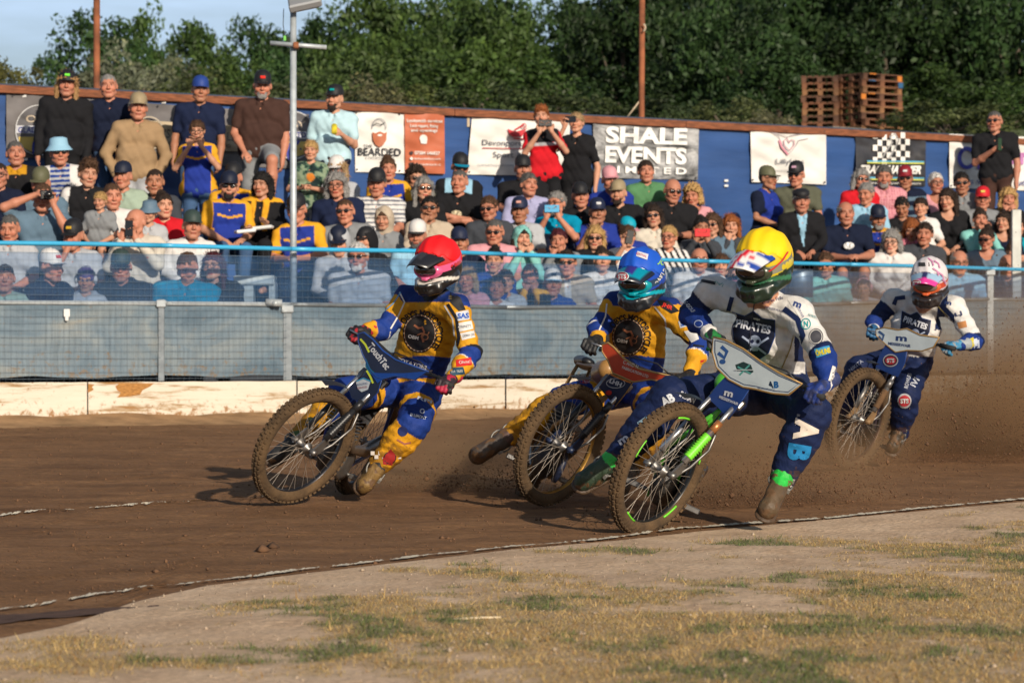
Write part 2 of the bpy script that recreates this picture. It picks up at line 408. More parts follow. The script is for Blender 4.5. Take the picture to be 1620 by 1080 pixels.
# --- sandy infield with worn grass
ms = M('infield_sand', (.4, .3, .2), 1, spec=.2)
t, b, o1 = ramp_mix(ms, [(.3, (.47, .315, .195)), (.5, (.61, .43, .28)), (.7, (.69, .51, .35))], 1.7, 9, (1.4, .8, 1), .65, .4)
t2, b2, o2 = ramp_mix(ms, [(.35, (.6, .6, .6)), (.6, (1.1, 1.1, 1.1))], 38, 4, (1, 1.5, 1), .6)
k = t.nodes.new('ShaderNodeMix'); k.data_type = 'RGBA'; k.blend_type = 'MULTIPLY'; k.inputs[0].default_value = .75
t.links.new(o1, k.inputs[6]); t.links.new(o2, k.inputs[7]); t.links.new(k.outputs[2], b.inputs['Base Color'])
bp = t.nodes.new('ShaderNodeBump'); bp.inputs['Strength'].default_value = .6; bp.inputs['Distance'].default_value = .02
n1 = t.nodes.new('ShaderNodeTexNoise'); n1.inputs['Scale'].default_value = 30; n1.inputs['Detail'].default_value = 7
tcx = t.nodes.new('ShaderNodeTexCoord'); t.links.new(tcx.outputs['Object'], n1.inputs['Vector']); t.links.new(n1.outputs[0], bp.inputs['Height']); t.links.new(bp.outputs[0], b.inputs['Normal'])
def zi(X, Y): return trackz(X, Y) + .006 + .022 * (fbm(X * 2.5, Y * 2.5, 4, 21) - .5) * np.clip((sandY(X) - Y) * 2, 0, 1)
X = np.arange(-7, 10, .04); rag = .10 * (fbm(X * 3.1, X * 0, 4, 31) - .5) + .05 * (fbm(X * 14, X * 0, 3, 33) - .5)
def zi2(X, Y): return zi(X, Y) - .03 * np.clip(1 - (sandY(X) + .12 - Y) / .14, 0, 1)
def turf(x, D):
    f = fbm(x * 2.1, D * 1.5, 5, 61); f2_ = fbm(x * 9, D * 6, 3, 66); px = 810 + FP * x / D; edge = sandY(x) - D
    thr = np.interp(edge, [0, .5, 1.6, 3.2, 6], [.86, .58, .48, .40, .33]) + np.interp(px, [0, 500, 1100, 1620], [.05, .04, -.01, -.03])
    g = np.clip((fbm(x * 2.6 + 9, D * 1.9, 4, 77) * .6 + fbm(x * 9, D * 6, 3, 79) * .4 - .49) * 8, 0, 1)
    return np.clip((f * .75 + f2_ * .25 - thr) * 9, 0, 1), g
me = strip('infield', X, np.full(len(X), 3.0), sandY(X) + .12 + rag, 420, zi2, ms); co = np.zeros(len(me.vertices) * 3, np.float32); me.vertices.foreach_get('co', co); co = co.reshape(-1, 3); dn, gg = turf(co[:, 0], co[:, 1])
at = me.color_attributes.new('Col', 'FLOAT_COLOR', 'POINT'); c4 = np.ones((len(co), 4), np.float32); c4[:, :3] = np.array([.34, .235, .105]) * (1 - gg[:, None]) + np.array([.11, .115, .05]) * gg[:, None]; at.data.foreach_set('color', c4.ravel())
at = me.attributes.new('mat_cover', 'FLOAT', 'POINT'); at.data.foreach_set('value', (dn * .66).astype(np.float32))
t = ms.node_tree; b = t.nodes['Principled BSDF']; src_ = b.inputs['Base Color'].links[0].from_socket; k = t.nodes.new('ShaderNodeMix'); k.data_type = 'RGBA'; vc = t.nodes.new('ShaderNodeVertexColor'); vc.layer_name = 'Col'; av = t.nodes.new('ShaderNodeAttribute'); av.attribute_name = 'mat_cover'
t.links.new(av.outputs['Fac'], k.inputs[0]); t.links.new(src_, k.inputs[6]); t.links.new(vc.outputs[0], k.inputs[7]); t.links.new(k.outputs[2], b.inputs['Base Color'])
tag(put('infield', me), kind='structure')
# --- chalk line round the inside of the track
def chalk(name, pts_px, w, label, seed, cov=.75, col=(.60, .53, .41)):
    V = []; F = []
    xs = np.linspace(pts_px[0][0], pts_px[-1][0], 900); ds = np.interp(xs, [p[0] for p in pts_px], [p[1] for p in pts_px])
    X = (xs - 810) * ds / FP
    nn = fbm(xs * .11, xs * 0, 4, seed); n2 = fbm(xs * .45, xs * 0, 3, seed + 5)
    for i in range(len(xs)):
        a = w * (.35 + 1.5 * n2[i]) * (1 if nn[i] < cov else .25)
        for s_ in (-1, 1):
            y = ds[i] + s_ * a + .03 * (vnoise(xs[i] * .3, 3., seed) - .5); V.append((X[i], y, float(zt(X[i], y)) + .009 + .003 * n2[i]))
    for i in range(len(xs) - 1):
        if nn[i] > cov + .12: continue
        F.append((2 * i, 2 * i + 2, 2 * i + 3, 2 * i + 1))
    m = M(name + '_mat', col, 1, bump=.5, bscale=60, var=.25, vscale=30)
    return tag(put(name, mesh_np(name, V, F, m)), label, kind='structure')
chalk('track_line', [(-200, 10.4)] + LN + [(1800, 19.7)], .042, None, 41, .60)
chalk('track_line', [(-100, 16.9), (0, 17.15), (200, 17.9), (330, 18.3), (430, 18.6)], .045, None, 47, .44, (.34, .23, .13))
# --- damp patch at the left edge
X = np.linspace(-2.6, -1.28, 60); 
def zp(X, Y): return .001 + .012 * fbm(X * 8, Y * 8, 3, 5)
mp_ = M('puddle_mat', (.10, .06, .045), .95, spec=.15, bump=.25, bscale=25, var=.3, vscale=12)
tag(put('puddle', strip('puddle', X, np.interp(X, [-2.6, -1.9, -1.28], [9.2, 10.45, 11.35]) + .06 * fbm(X * 9, X * 0, 3, 5), np.interp(X, [-2.6, -1.9, -1.28], [10.0, 10.95, 11.42]) + .1 * fbm(X * 7, X * 0, 3, 8), 6, zp, mp_)), kind='structure')
# --- loose clods and stones
def clods(name, n, fn, size, mat, label=None):
    base = np.array([(1, 0, 0), (-1, 0, 0), (0, 1, 0), (0, -1, 0), (0, 0, 1), (0, 0, -1)], float)
    tri = np.array([(0, 2, 4), (2, 1, 4), (1, 3, 4), (3, 0, 4), (2, 0, 5), (1, 2, 5), (3, 1, 5), (0, 3, 5)])
    P, sz = fn(n, size); n = len(P)
    V = base[None] * (sz[:, None, None] * rng.uniform(.5, 1.3, (n, 6, 1))) * rng.uniform(.6, 1.3, (n, 1, 3)) + P[:, None]
    F = (tri[None] + 6 * np.arange(n)[:, None, None]).reshape(-1, 3)
    return tag(put(name, mesh_np(name, V.reshape(-1, 3), F, mat, smooth=False)), kind='stuff', label=label)
def f1(n, s):
    D = rng.uniform(11.5, 29, n); x = (rng.uniform(-100, 1720, n) - 810) * D / FP; ok = D > sandY(x)
    x, D = x[ok], D[ok]; sz = s * rng.lognormal(0, .5, len(x)); return np.stack([x, D, zt(x, D) + sz * .3], 1), sz
clods('shale_clods', 5200, f1, .0045, M('clod', (.13, .066, .032), 1, var=.4, vscale=3))
def f2(n, s):
    D = 8.3 + 8 * rng.beta(1, 1.6, n); x = (rng.uniform(-60, 1680, n) - 810) * D / FP; ok = D < sandY(x)
    x, D = x[ok], D[ok]; sz = s * rng.lognormal(0, .5, len(x)); return np.stack([x, D, zi(x, D) + sz * .3], 1), sz
clods('sand_grit', 6000, f2, .0026, M('grit', (.36, .28, .2), 1, var=.4, vscale=3))
# --- grass of the infield
def grass():
    n = 330000
    D = 7.9 + 10.5 * rng.random(n) ** .9; px = rng.uniform(-90, 1710, n); x = (px - 810) * D / FP
    py = HZ + CZ * FP / D
    dens, g = turf(x, D)
    keep = rng.random(n) < dens * np.interp(D, [8, 17], [.95, .8]); x, D, g = x[keep], D[keep], g[keep]; n = len(x)
    g = np.clip(g + rng.normal(0, .22, n), 0, 1)
    h = rng.lognormal(math.log(.0135), .42, n) * (1 + .5 * g); a = rng.uniform(0, 2 * np.pi, n); w = .0020 * rng.uniform(.7, 1.6, n)
    z = zi(x, D) - .003; b = np.stack([x, D, z], 1); wv = np.stack([np.cos(a), np.sin(a), 0 * a], 1) * w[:, None]
    ln = np.stack([rng.normal(0, 1.0, n), rng.normal(0, 1.0, n), np.ones(n)], 1); ln /= np.linalg.norm(ln, axis=1)[:, None]
    V = np.stack([b - wv, b + wv, b + ln * h[:, None]], 1).reshape(-1, 3)
    dry = np.array([.42, .29, .12])[None] * rng.uniform(.6, 1.2, (n, 1)); rus = np.array([.27, .15, .055])[None]; gr = np.array([.085, .115, .038])[None] * rng.uniform(.6, 1.3, (n, 1))
    dry = np.where(rng.random((n, 1)) < .22, rus, dry); c = dry * (1 - g[:, None]) + gr * g[:, None]
    m = M('grass_blade', rough=.8, src='attr', spec=.2)
    tag(put('infield_grass', mesh_np('infield_grass', V, np.arange(3 * n).reshape(-1, 3), m, False, np.repeat(c, 3, 0))), 'dry and green tufts of worn grass on the sandy infield', kind='stuff')
grass()
tw = MB(); tw.tube([W(718, 980, 10.93), W(750, 978, 10.97), W(793, 976, 10.98)], [.006, .008, .004], 6)
tag(tw.obj('stick', M('stick_mat', (.55, .45, .3), .9, var=.2)), 'pale dry stick lying on the infield grass', 'stick')
# ================================================================== SAFETY FENCE
mk = M('kick_paint', (.6, .5, .36), .85, spec=.3)
t, b, o1 = ramp_mix(mk, [(.38, (.30, .17, .07)), (.43, (.48, .38, .26)), (.47, (.60, .54, .44)), (.8, (.68, .62, .53))], 2.1, 10, (.5, .5, 5.5), .72, .25)
t.links.new(o1, b.inputs['Base Color'])
bp = t.nodes.new('ShaderNodeBump'); bp.inputs['Strength'].default_value = .5; bp.inputs['Distance'].default_value = .02; t.links.new(o1, bp.inputs['Height']); t.links.new(bp.outputs[0], b.inputs['Normal'])
def dirty(m, csock, z0, z1, dirt, amt, xs=None):
    """splashed dirt, thickest low down and where the bikes throw it"""
    t = m.node_tree; b = t.nodes['Principled BSDF']; tc = t.nodes.new('ShaderNodeTexCoord'); sp = t.nodes.new('ShaderNodeSeparateXYZ'); t.links.new(tc.outputs['Object'], sp.inputs[0])
    a = t.nodes.new('ShaderNodeMapRange'); a.inputs[1].default_value = z0; a.inputs[2].default_value = z1; a.inputs[3].default_value = amt; a.inputs[4].default_value = 0; t.links.new(sp.outputs[2], a.inputs[0]); src = a.outputs[0]
    if xs:
        c = t.nodes.new('ShaderNodeMapRange'); c.inputs[1].default_value = xs[0]; c.inputs[2].default_value = xs[1]; c.inputs[3].default_value = 0; c.inputs[4].default_value = xs[2]; t.links.new(sp.outputs[0], c.inputs[0])
        d = t.nodes.new('ShaderNodeMath'); d.operation = 'ADD'; t.links.new(src, d.inputs[0]); t.links.new(c.outputs[0], d.inputs[1]); src = d.outputs[0]
    n = t.nodes.new('ShaderNodeTexNoise'); n.inputs['Scale'].default_value = 16; n.inputs['Detail'].default_value = 8; n.inputs['Roughness'].default_value = .75; t.links.new(tc.outputs['Object'], n.inputs[0])
    e = t.nodes.new('ShaderNodeMath'); e.operation = 'ADD'; t.links.new(src, e.inputs[0]); t.links.new(n.outputs[0], e.inputs[1])
    r = t.nodes.new('ShaderNodeMapRange'); r.inputs[1].default_value = .60; r.inputs[2].default_value = .70; t.links.new(e.outputs[0], r.inputs[0])
    k = t.nodes.new('ShaderNodeMix'); k.data_type = 'RGBA'; k.inputs[7].default_value = (*dirt, 1); t.links.new(r.outputs[0], k.inputs[0]); t.links.new(csock, k.inputs[6]); t.links.new(k.outputs[2], b.inputs['Base Color'])
dirty(mk, o1, .30, .52, (.30, .17, .08), .16, (1.6, 4.2, .13))
mbare = M('bare_wood', (.36, .17, .045), .9, var=.4, vscale=9, stretch=(3, 3, 14), bump=.3, bscale=30)
ZK, ZR = 0.65, 1.885                                # kickboard top and rail heights
def fpt(px, z, off=0.):
    D = fenceD(px); return Vector(((px - 810) * D / FP, D - off, z))
def fpoly(p0, p1, n):                                # points of the fence line between two columns
    return [fpt(p0 + (p1 - p0) * i / n, 0) for i in range(n + 1)]
joints = [-420, -150, 139, 470, 800, 1120, 1430, 1720, 2000]
for i in range(len(joints) - 1):
    a, c_ = joints[i] + (1.2 if i else 0), joints[i + 1] - 1.2; n = 12; m = MB(); V = []
    P = fpoly(a, c_, n)
    for j, p in enumerate(P):
        zb = float(trackz(p.x, p.y)) - .08; zt_ = ZK + .002 * math.sin(j * 2.1 + i)
        V += [(p.x, p.y - .022, zb), (p.x, p.y - .022, zt_), (p.x, p.y + .022, zt_), (p.x, p.y + .022, zb)]
    F = [(4 * j + k, 4 * j + 4 + k, 4 * j + 4 + (k + 1) % 4, 4 * j + (k + 1) % 4) for j in range(n) for k in range(4)] + [(0, 1, 2, 3), (4 * n + 3, 4 * n + 2, 4 * n + 1, 4 * n)]
    m.add(V, F); 
    where = ['out of view past the left end', 'at the left edge with flaking paint', 'with a peeled brown patch under its top edge', 'behind the red helmeted rider', 'behind the blue helmeted rider', 'behind the yellow helmeted rider', 'behind the white helmeted rider', 'out of view past the right end'][i]
    o = tag(m.obj('kickboard', mk), 'white painted kickboard panel ' + where, 'kickboard', 'kickboard panels along the fence')
    if i == 2:
        q = MB(); Zp = lambda px, py: fpt(px, CZ - (py - HZ) * fenceD(px) / FP, .0235)
        q.add([Zp(*p) for p in [(183, 611), (190, 606), (244, 606), (238, 611), (226, 617), (222, 624), (205, 627), (186, 628), (192, 621), (186, 617)]], [tuple(range(10))])
        q.obj('peeled_patch', mbare, o)
        q = MB(); q.add([Zp(*p) for p in [(140, 607), (150, 608), (146, 612), (149, 616), (140, 621)]], [tuple(range(5))]); q.obj('peeled_patch', mbare, o)
# bank of pale shale thrown against the foot of the boards
X = np.arange(-8, 12, .1)
def zb_(XX, YY): 
    u = np.clip((YY - (fenceY(XX) - 1.1)) / 1.1, 0, 1); return trackz(XX, YY) + .006 + .075 * u ** 2 * (.55 + .9 * fbm(XX * 1.7, YY * 0, 4, 88)) - .03 * (1 - u)
mbk = M('shale_bank_mat', (.30, .18, .09), 1, bump=.7, bscale=16, var=.3, vscale=5, spec=.2)
tag(put('shale_bank', strip('shale_bank', X, fenceY(X) - 1.15, fenceY(X) - .02, 24, zb_, mbk)), kind='structure')
# film, panels, mesh, rail
mfilm = bpy.data.materials.new('blue_film'); mfilm.use_nodes = True; t = mfilm.node_tree; t.nodes.clear()
def N(t, ty, **k):
    n = t.nodes.new(ty)
    for a_, v in k.items(): setattr(n, a_, v)
    return n
ou = N(t, 'ShaderNodeOutputMaterial'); mixn = N(t, 'ShaderNodeMixShader'); tr = N(t, 'ShaderNodeBsdfTransparent'); df = N(t, 'ShaderNodeBsdfPrincipled')
tr.inputs[0].default_value = (.80, .89, 1, 1); df.inputs['Base Color'].default_value = (.06, .16, .34, 1); df.inputs['Roughness'].default_value = .45
tcn = N(t, 'ShaderNodeTexCoord'); mpn = N(t, 'ShaderNodeMapping'); mpn.inputs['Scale'].default_value = (2, 2, 5); nn = N(t, 'ShaderNodeTexNoise'); nn.inputs['Scale'].default_value = .9; nn.inputs['Detail'].default_value = 6
mr = N(t, 'ShaderNodeMapRange'); mr.inputs[1].default_value = .3; mr.inputs[2].default_value = .7; mr.inputs[3].default_value = .16; mr.inputs[4].default_value = .34
t.links.new(tcn.outputs['Object'], mpn.inputs[0]); t.links.new(mpn.outputs[0], nn.inputs[0]); t.links.new(nn.outputs[0], mr.inputs[0]); t.links.new(mr.outputs[0], mixn.inputs[0])
t.links.new(tr.outputs[0], mixn.inputs[1]); t.links.new(df.outputs[0], mixn.inputs[2]); t.links.new(mixn.outputs[0], ou.inputs[0])
mpan = M('grey_panel', (.2, .25, .26), .5, spec=.4)
t, b, o1 = ramp_mix(mpan, [(.36, (.070, .115, .155)), (.48, (.125, .175, .215)), (.6, (.185, .22, .235)), (.72, (.26, .25, .21))], .9, 9, (1, 1, 1.9), .62, .9)
t2, b2, o2 = ramp_mix(mpan, [(.35, (.86, .86, .86)), (.62, (1.1, 1.1, 1.1))], 6, 3, (9, 9, .25), .6)
k = t.nodes.new('ShaderNodeMix'); k.data_type = 'RGBA'; k.blend_type = 'MULTIPLY'; k.inputs[0].default_value = 1
t.links.new(o1, k.inputs[6]); t.links.new(o2, k.inputs[7]); dirty(mpan, k.outputs[2], .66, .95, (.17, .125, .08), .13, (2.6, 5.5, .05))
mwire = M('wire', (.12, .16, .20), .5, metal=.2); mrail = M('rail_blue', (.04, .35, .60), .35, spec=.5, var=.12, vscale=3)
msteel = M('galvanised', (.25, .28, .30), .45, metal=.6, var=.2, vscale=12); msteel_l = M('galvanised_pale', (.42, .46, .48), .5, metal=.3, var=.2, vscale=12)
def midz(px): return float(np.interp(px, [0, 820, 1100, 1310, 1560], [1.36, 1.365, 1.40, 1.45, 1.53]))
fj = [-420, -150, 255, 461, 800, 1120, 1345, 1567, 1800, 2000]
for i in range(len(fj) - 1):
    a, c_ = fj[i], fj[i + 1]; n = 10; pxs = [a + (c_ - a) * j / n for j in range(n + 1)]
    where = ['past the left edge', 'with flaking stains at the left edge', 'with a white clip, left of the lamp post', 'behind the red helmeted rider', 'with dark scuffs between the red and blue helmets', 'behind the blue and yellow helmets', 'right of the yellow helmet', 'behind the white helmeted rider', 'at the right edge beside the white post', 'past the right edge'][i]
    root = empty('mesh_fence', fpt(a, ZK), 'wire mesh fence panel ' + where, 'fence panel', 'mesh fence panels between the posts')
    def sheet(name, z0f, z1f, off, mat, rows=6, wav=.006):
        V = []; F = []
        for j in range(41):
            px = a + (c_ - a) * j / 40
            for r in range(rows + 1):
                u = r / rows; z = z0f(px) * (1 - u) + z1f(px) * u; V.append(fpt(px, z, off + wav * math.sin(px * .045 + r * .9) + wav * math.sin(px * .013 + 2 * r)))
        R1 = rows + 1
        for j in range(40):
            for r in range(rows): F.append((j * R1 + r, (j + 1) * R1 + r, (j + 1) * R1 + r + 1, j * R1 + r + 1))
        return wput(name, mesh_np(name, V, F, mat), root)
    sheet('panel_sheet', lambda p: ZK + .035 + .03 * vnoise(p * .02, 1., 4), lambda p: midz(p) - .012, -.035, mpan)
    sheet('windbreak_film', lambda p: midz(p) + .012, lambda p: ZR - .075, -.03, mfilm)
    w = MB(); z = ZK + .03; q = 0
    while z < ZR - .01:
        w.tube([fpt(p, z) for p in pxs], .0016 if q % 3 else .0022, 4, cap=False); z += .0625; q += 1
    w.obj('mesh_wires', mwire, root)
    w = MB(); p = a; 
    while p < c_:
        P0 = fpt(p, ZK + .005, .004); P1 = fpt(p, ZR - .02, .004); w.tube([P0, P1], .0008, 3, cap=False); p += .052 * FP / fenceD(p)
    w.obj('mesh_uprights', mwire, root)
    w = MB(); w.tube([fpt(p, midz(p), .0) + Vector((0, .03, 0)) for p in pxs], .021, 8); w.obj('mid_rail', msteel_l if i < 3 else msteel, root)
    w = MB(); w.tube([fpt(p, ZR + .006 * math.sin(p * .01), .012) for p in pxs], .0215, 10); w.obj('top_rail', mrail, root)
for px, lab, wd_, top in ((255, 'short galvanised fence post left of the lamp post', .055, 1.40), (455, 'flat grey fence post in front of the lamp post', .08, 1.36), (1567, 'tall grey fence post near the right edge', .075, 1.88)):
    w = MB(); p = fpt(px, 0, .0); z0 = float(trackz(p.x, p.y)); w.box((p.x, p.y + .013, (max(z0, ZK + .004) + top) / 2), (wd_, .034, top - max(z0, ZK + .004)), bev=.006)
    po = tag(w.obj('fence_post', msteel), lab, 'fence post', 'posts of the mesh fence')
    w = MB(); w.box((p.x, p.y + .01, top - .04), (wd_ + .03, .07, .07), bev=.01); w.tube([(p.x - .05, p.y - .01, top - .03), (p.x + .05, p.y - .01, top - .03)], .014, 8); w.obj('clamp', msteel_l, po)
w = MB(); p = fpt(106, CZ + (HZ - 495) * fenceD(106) / FP); w.box(p + Vector((0, -.012, 0)), (.055, .012, .07), bev=.004); w.box(p + Vector((.0, -.012, -.05)), (.03, .01, .04), bev=.004)
tag(w.obj('cable_clip', M('white_plastic', (.7, .7, .68), .5)), 'small white clip on the grey fence sheeting', 'clip')
w = MB(); p = fpt(431, midz(431)); w.tube([p + Vector((-.06, -.02, .02)), p + Vector((.09, -.02, .01))], .035, 10); w.tube([p + Vector((.03, -.055, .01)), p + Vector((.03, -.0, .01))], .03, 10)
tag(w.obj('scaffold_clamp', msteel_l), 'grey tube clamp on the mid rail beside the lamp post', 'clamp')
w = MB(); p = fpt(1613, 0, -.25); D_ = p.y
w.box((p.x, p.y, (CZ + (HZ - 332) * D_ / FP + .3) / 2), (.105, .1, CZ + (HZ - 332) * D_ / FP - .3), bev=.008); tag(w.obj('white_post', M('white_paint', (.55, .56, .52), .7, var=.2, vscale=5, bump=.2, bscale=20)), 'thick white post standing at the right edge of the stand', 'post')
# lamp post
root = empty('lamp_post', fpt(463, .2, -.2), 'grey floodlight pole with a crossbar rising through the crowd', 'lamp post')
D_ = fenceD(463) + .2; zof = lambda py: CZ + (HZ - py) * D_ / FP; xo = (464 - 810) * D_ / FP
w = MB(); w.tube([(xo, D_, .2), (xo, D_, zof(12))], [.034, .030], 12); w.obj('pole', msteel_l, root)
w = MB(); w.tube([((428 - 810) * D_ / FP, D_ - .045, zof(69)), ((517 - 810) * D_ / FP, D_ - .045, zof(76))], .022, 10); cb = w.obj('crossbar', msteel_l, root)
w = MB(); w.box((xo + .03, D_ - .03, zof(73)), (.05, .12, .06), bev=.008); w.obj('clamp', M('rust', (.22, .08, .035), .9, var=.4, vscale=20, bump=.3), cb)
w = MB()
c0 = Vector(((483 - 810) * D_ / FP, D_ - .08, zof(4))); Q = Matrix.Rotation(R(-12), 3, 'Y') @ Matrix.Rotation(R(38), 3, 'X')
w.box(c0, (.31, .20, .08), M3=Q, bev=.015); hd = w.obj('lamp_head', M('lamp_grey', (.30, .31, .32), .5, metal=.3), root)
w = MB(); w.box(c0 + Q @ Vector((0, -.02, -.043)), (.25, .13, .01), M3=Q, bev=.003); w.obj('lens', M('lamp_lens', (.45, .38, .26), .2), hd)
w = MB(); w.tube([(xo - .09, D_, zof(14)), (xo - .095, D_, zof(40)), (xo - .08, D_, zof(58)), (xo - .02, D_, zof(66))], .004, 6); w.obj('cable', M('cable_black', (.02, .02, .02), .6), root)
w = MB(); w.box((xo - .08, D_, zof(61)), (.025, .02, .05), bev=.005); w.obj('connector', M('connector_green', (.15, .5, .08), .5), root)
# ================================================================== BACK WALL, BANNERS
mw = M('blue_wall', (.028, .075, .22), .42, spec=.5, var=.22, vscale=1.3, stretch=(.6, .6, 3.2), bump=.5, bscale=2.2)
mbeam = M('beam_wood', (.20, .065, .025), .75, var=.45, vscale=5, stretch=(1.5, 1.5, 12), bump=.4, bscale=14)
def wall_at(t, z, off=0.): p = WL + WD * t + WN * off; return Vector((p.x, p.y, z))
root = empty('stand_wall', wall_at(-.3, 0), 'tall blue sheeted wall with a brown timber top behind the crowd', 'wall')
V = []; F = []; n, r_ = 300, 44
for i in range(n + 1):
    for j in range(r_ + 1):
        t_ = -.3 + 1.6 * i / n; z = (WZT - .06) * j / r_
        V.append(wall_at(t_, z, .010 * math.sin(z * 9 + .9 * math.sin(t_ * 19)) + .034 * (fbm(t_ * 14, z * 5.5, 3, 3) - .5) + .012 * (vnoise(t_ * 60, z * 16, 7) - .5)))
for i in range(n):
    for j in range(r_): a_ = i * (r_ + 1) + j; F.append((a_, a_ + r_ + 1, a_ + r_ + 2, a_ + 1))
wput('sheeting', mesh_np('sheeting', V, F, mw), root)
for k_ in range(7):
    w = MB(); a_, c_ = wall_at(-.3 + .2286 * k_ + .0005, WZT - .02, .03), wall_at(-.3 + .2286 * (k_ + 1), WZT - .02, .03); d = (c_ - a_)
    w.box((a_ + c_) / 2, (d.length, .09, .085), rz=math.atan2(d.y, d.x), bev=.006); w.obj('timber_beam', mbeam, root)
w = MB(); a_, c_ = wall_at(-.3, WZT + .034, -.05), wall_at(1.3, WZT + .034, -.05); d = c_ - a_; w.box((a_ + c_) / 2, (d.length, .12, .02), rz=math.atan2(d.y, d.x)); w.obj('capping', M('cap_dark', (.03, .045, .08), .7), root)
w = MB()
for px, py in ((38, 152), (223, 162), (259, 162), (360, 261), (1149, 286), (1149, 294), (40, 252)):
    w.box(wallpt(px, py, .03), (.05, .02, .03), bev=.004)
w.obj('cleats', M('white_plastic'), root)
w = MB(); a_ = wallpt(741, 190, .02); w.box(a_, (.03, .02, .16)); w.obj('batten', M('batten', (.5, .4, .28), .8), root)
def banner(name, corners, mats, label, texts=(), shapes=(), wrinkle=.024, cell=None, seed=1):
    """corners: tl,tr,br,bl in photo pixels, mapped on to the wall plane"""
    tl, tr, br, bl = [np.array(c, float) for c in corners]
    nx, ny = 44, 22; V = []; F = []
    def off(px, py): return .042 + wrinkle * (2 * fbm(px * .03 + seed, py * .05, 3, seed) - 1) + wrinkle * .45 * math.sin((px * .8 + py) * .09 + seed) + wrinkle * .35 * math.sin((px - py * 1.7) * .13 + 2 * seed)
    for i in range(nx + 1):
        for j in range(ny + 1):
            u, v = i / nx, j / ny; p = (tl * (1 - u) + tr * u) * (1 - v) + (bl * (1 - u) + br * u) * v
            V.append(wallpt(p[0], p[1], off(*p)))
    for i in range(nx):
        for j in range(ny): a_ = i * (ny + 1) + j; F.append((a_, a_ + ny + 1, a_ + ny + 2, a_ + 1)[::-1])
    o = tag(wput(name, mesh_np(name, V, F, mats)), label, 'banner', 'sponsor banners hung on the stand wall')
    n_ = 0; texts = list(texts) + [(ell(*((tl * (1 - u) + tr * u) * (1 - v) + (bl * (1 - u) + br * u) * v), 1.5, 1.5, 8), (.03, .03, .035), 'eyelet') for u in (.02, .5, .98) for v in (.04, .96)]
    for (V2, F2), col, nm in list(texts) + list(shapes):
        n_ += 1
        if len(V2) == 0: continue
        V2, F2 = refine(V2, F2, 6.)
        me = mesh_np(nm, [wallpt(p[0], p[1], off(p[0], p[1]) + .013 + .0015 * n_) for p in V2], F2, M('ink_%d_%d_%d' % tuple(int(c * 255) for c in col), col, .6)); wput(nm, me, o)
    return o
def poly(*pts): return np.array(pts, float), [tuple(range(len(pts)))]
def ell(cx, cy, rx, ry, n=28, a0=0, a1=360):
    a = [R(a0 + (a1 - a0) * i / n) for i in range(n + (0 if a1 - a0 >= 360 else 1))]; return np.array([(cx + rx * math.cos(x), cy + ry * math.sin(x)) for x in a]), [tuple(range(len(a)))]
def ring(cx, cy, rx, ry, w, n=36, a0=0, a1=360):
    a = [R(a0 + (a1 - a0) * i / n) for i in range(n + 1)]; V = []
    for x in a: V += [(cx + rx * math.cos(x), cy + ry * math.sin(x)), (cx + (rx - w) * math.cos(x), cy + (ry - w) * math.sin(x))]
    return np.array(V), [(2 * i, 2 * i + 2, 2 * i + 3, 2 * i + 1) for i in range(n)]
def line(pts, w):
    P = np.array(pts, float); V = []; 
    for i in range(len(P)):
        d = P[min(i + 1, len(P) - 1)] - P[max(i - 1, 0)]; d /= max(np.linalg.norm(d), 1e-6); n = np.array([-d[1], d[0]]) * w / 2; V += [P[i] + n, P[i] - n]
    return np.array(V), [(2 * i, 2 * i + 2, 2 * i + 3, 2 * i + 1) for i in range(len(P) - 1)]
def arcpts(cx, cy, rx, ry, a0, a1, n=14): return [(cx + rx * math.cos(R(a0 + (a1 - a0) * i / n)), cy + ry * math.sin(R(a0 + (a1 - a0) * i / n))) for i in range(n + 1)]
KD = (.02, .02, .022); WH = (.72, .70, .66)
mvw = M('vinyl_white', (.70, .68, .64), .45, var=.06, vscale=2, bump=.25, bscale=3); mvk = M('vinyl_black', (.035, .035, .04), .4, var=.5, vscale=4, bump=.3, bscale=4)
mvo = M('vinyl_terracotta', (.45, .12, .055), .5, var=.12, vscale=3, bump=.25, bscale=3); mvg = M('vinyl_grey', (.13, .12, .12), .6, var=.2, vscale=3, bump=.3, bscale=3)
def badge(cx, cy, r):
    return [(ell(cx, cy, r, r * 1.06, 32), (.12, .115, .12), 'badge'), (ell(cx, cy + r * .28, r * .86, r * .66, 24, 0, 180), (.58, .42, .10), 'badge_shield'),
            (ring(cx, cy, r, r * 1.06, 1.6), (.55, .55, .55), 'badge_ring'), (text_px('OBY', cx, cy - r * .48, r * .30, r * 1.1, bold=.02), (.58, .48, .36), 'lettering'),
            (poly((cx - r * .97, cy - r * .2), (cx + r * .97, cy - r * .14), (cx + r * .97, cy + r * .18), (cx - r * .97, cy + r * .12)), (.55, .56, .6), 'badge_band'),
            (text_px('GLADIATORS', cx, cy - .02 * r, r * .24, r * 1.75, bold=.03), (.03, .04, .25), 'lettering'), (line(arcpts(cx + r * .1, cy + r * .75, r * .3, r * .45, 130, 300), r * .2), (.04, .05, .3), 'badge_emblem')]
bg_ = [((poly((186, 188), (384, 200), (384, 240), (186, 232))), (.44, .35, .23), 'banner_band'),
       (text_px('OBY\u2019S MOTORCYCLES', 305, 213, 14, 150, ang=-2.5, bold=.02), (.10, .09, .08), 'lettering'), (text_px('MOTORCYCLES  SERVICING', 300, 228, 6, 130, ang=-2.5), (.14, .12, .10), 'lettering'), (ring(236, 211, 24, 27, 2.2), (.4, .34, .26), 'badge_ring')]
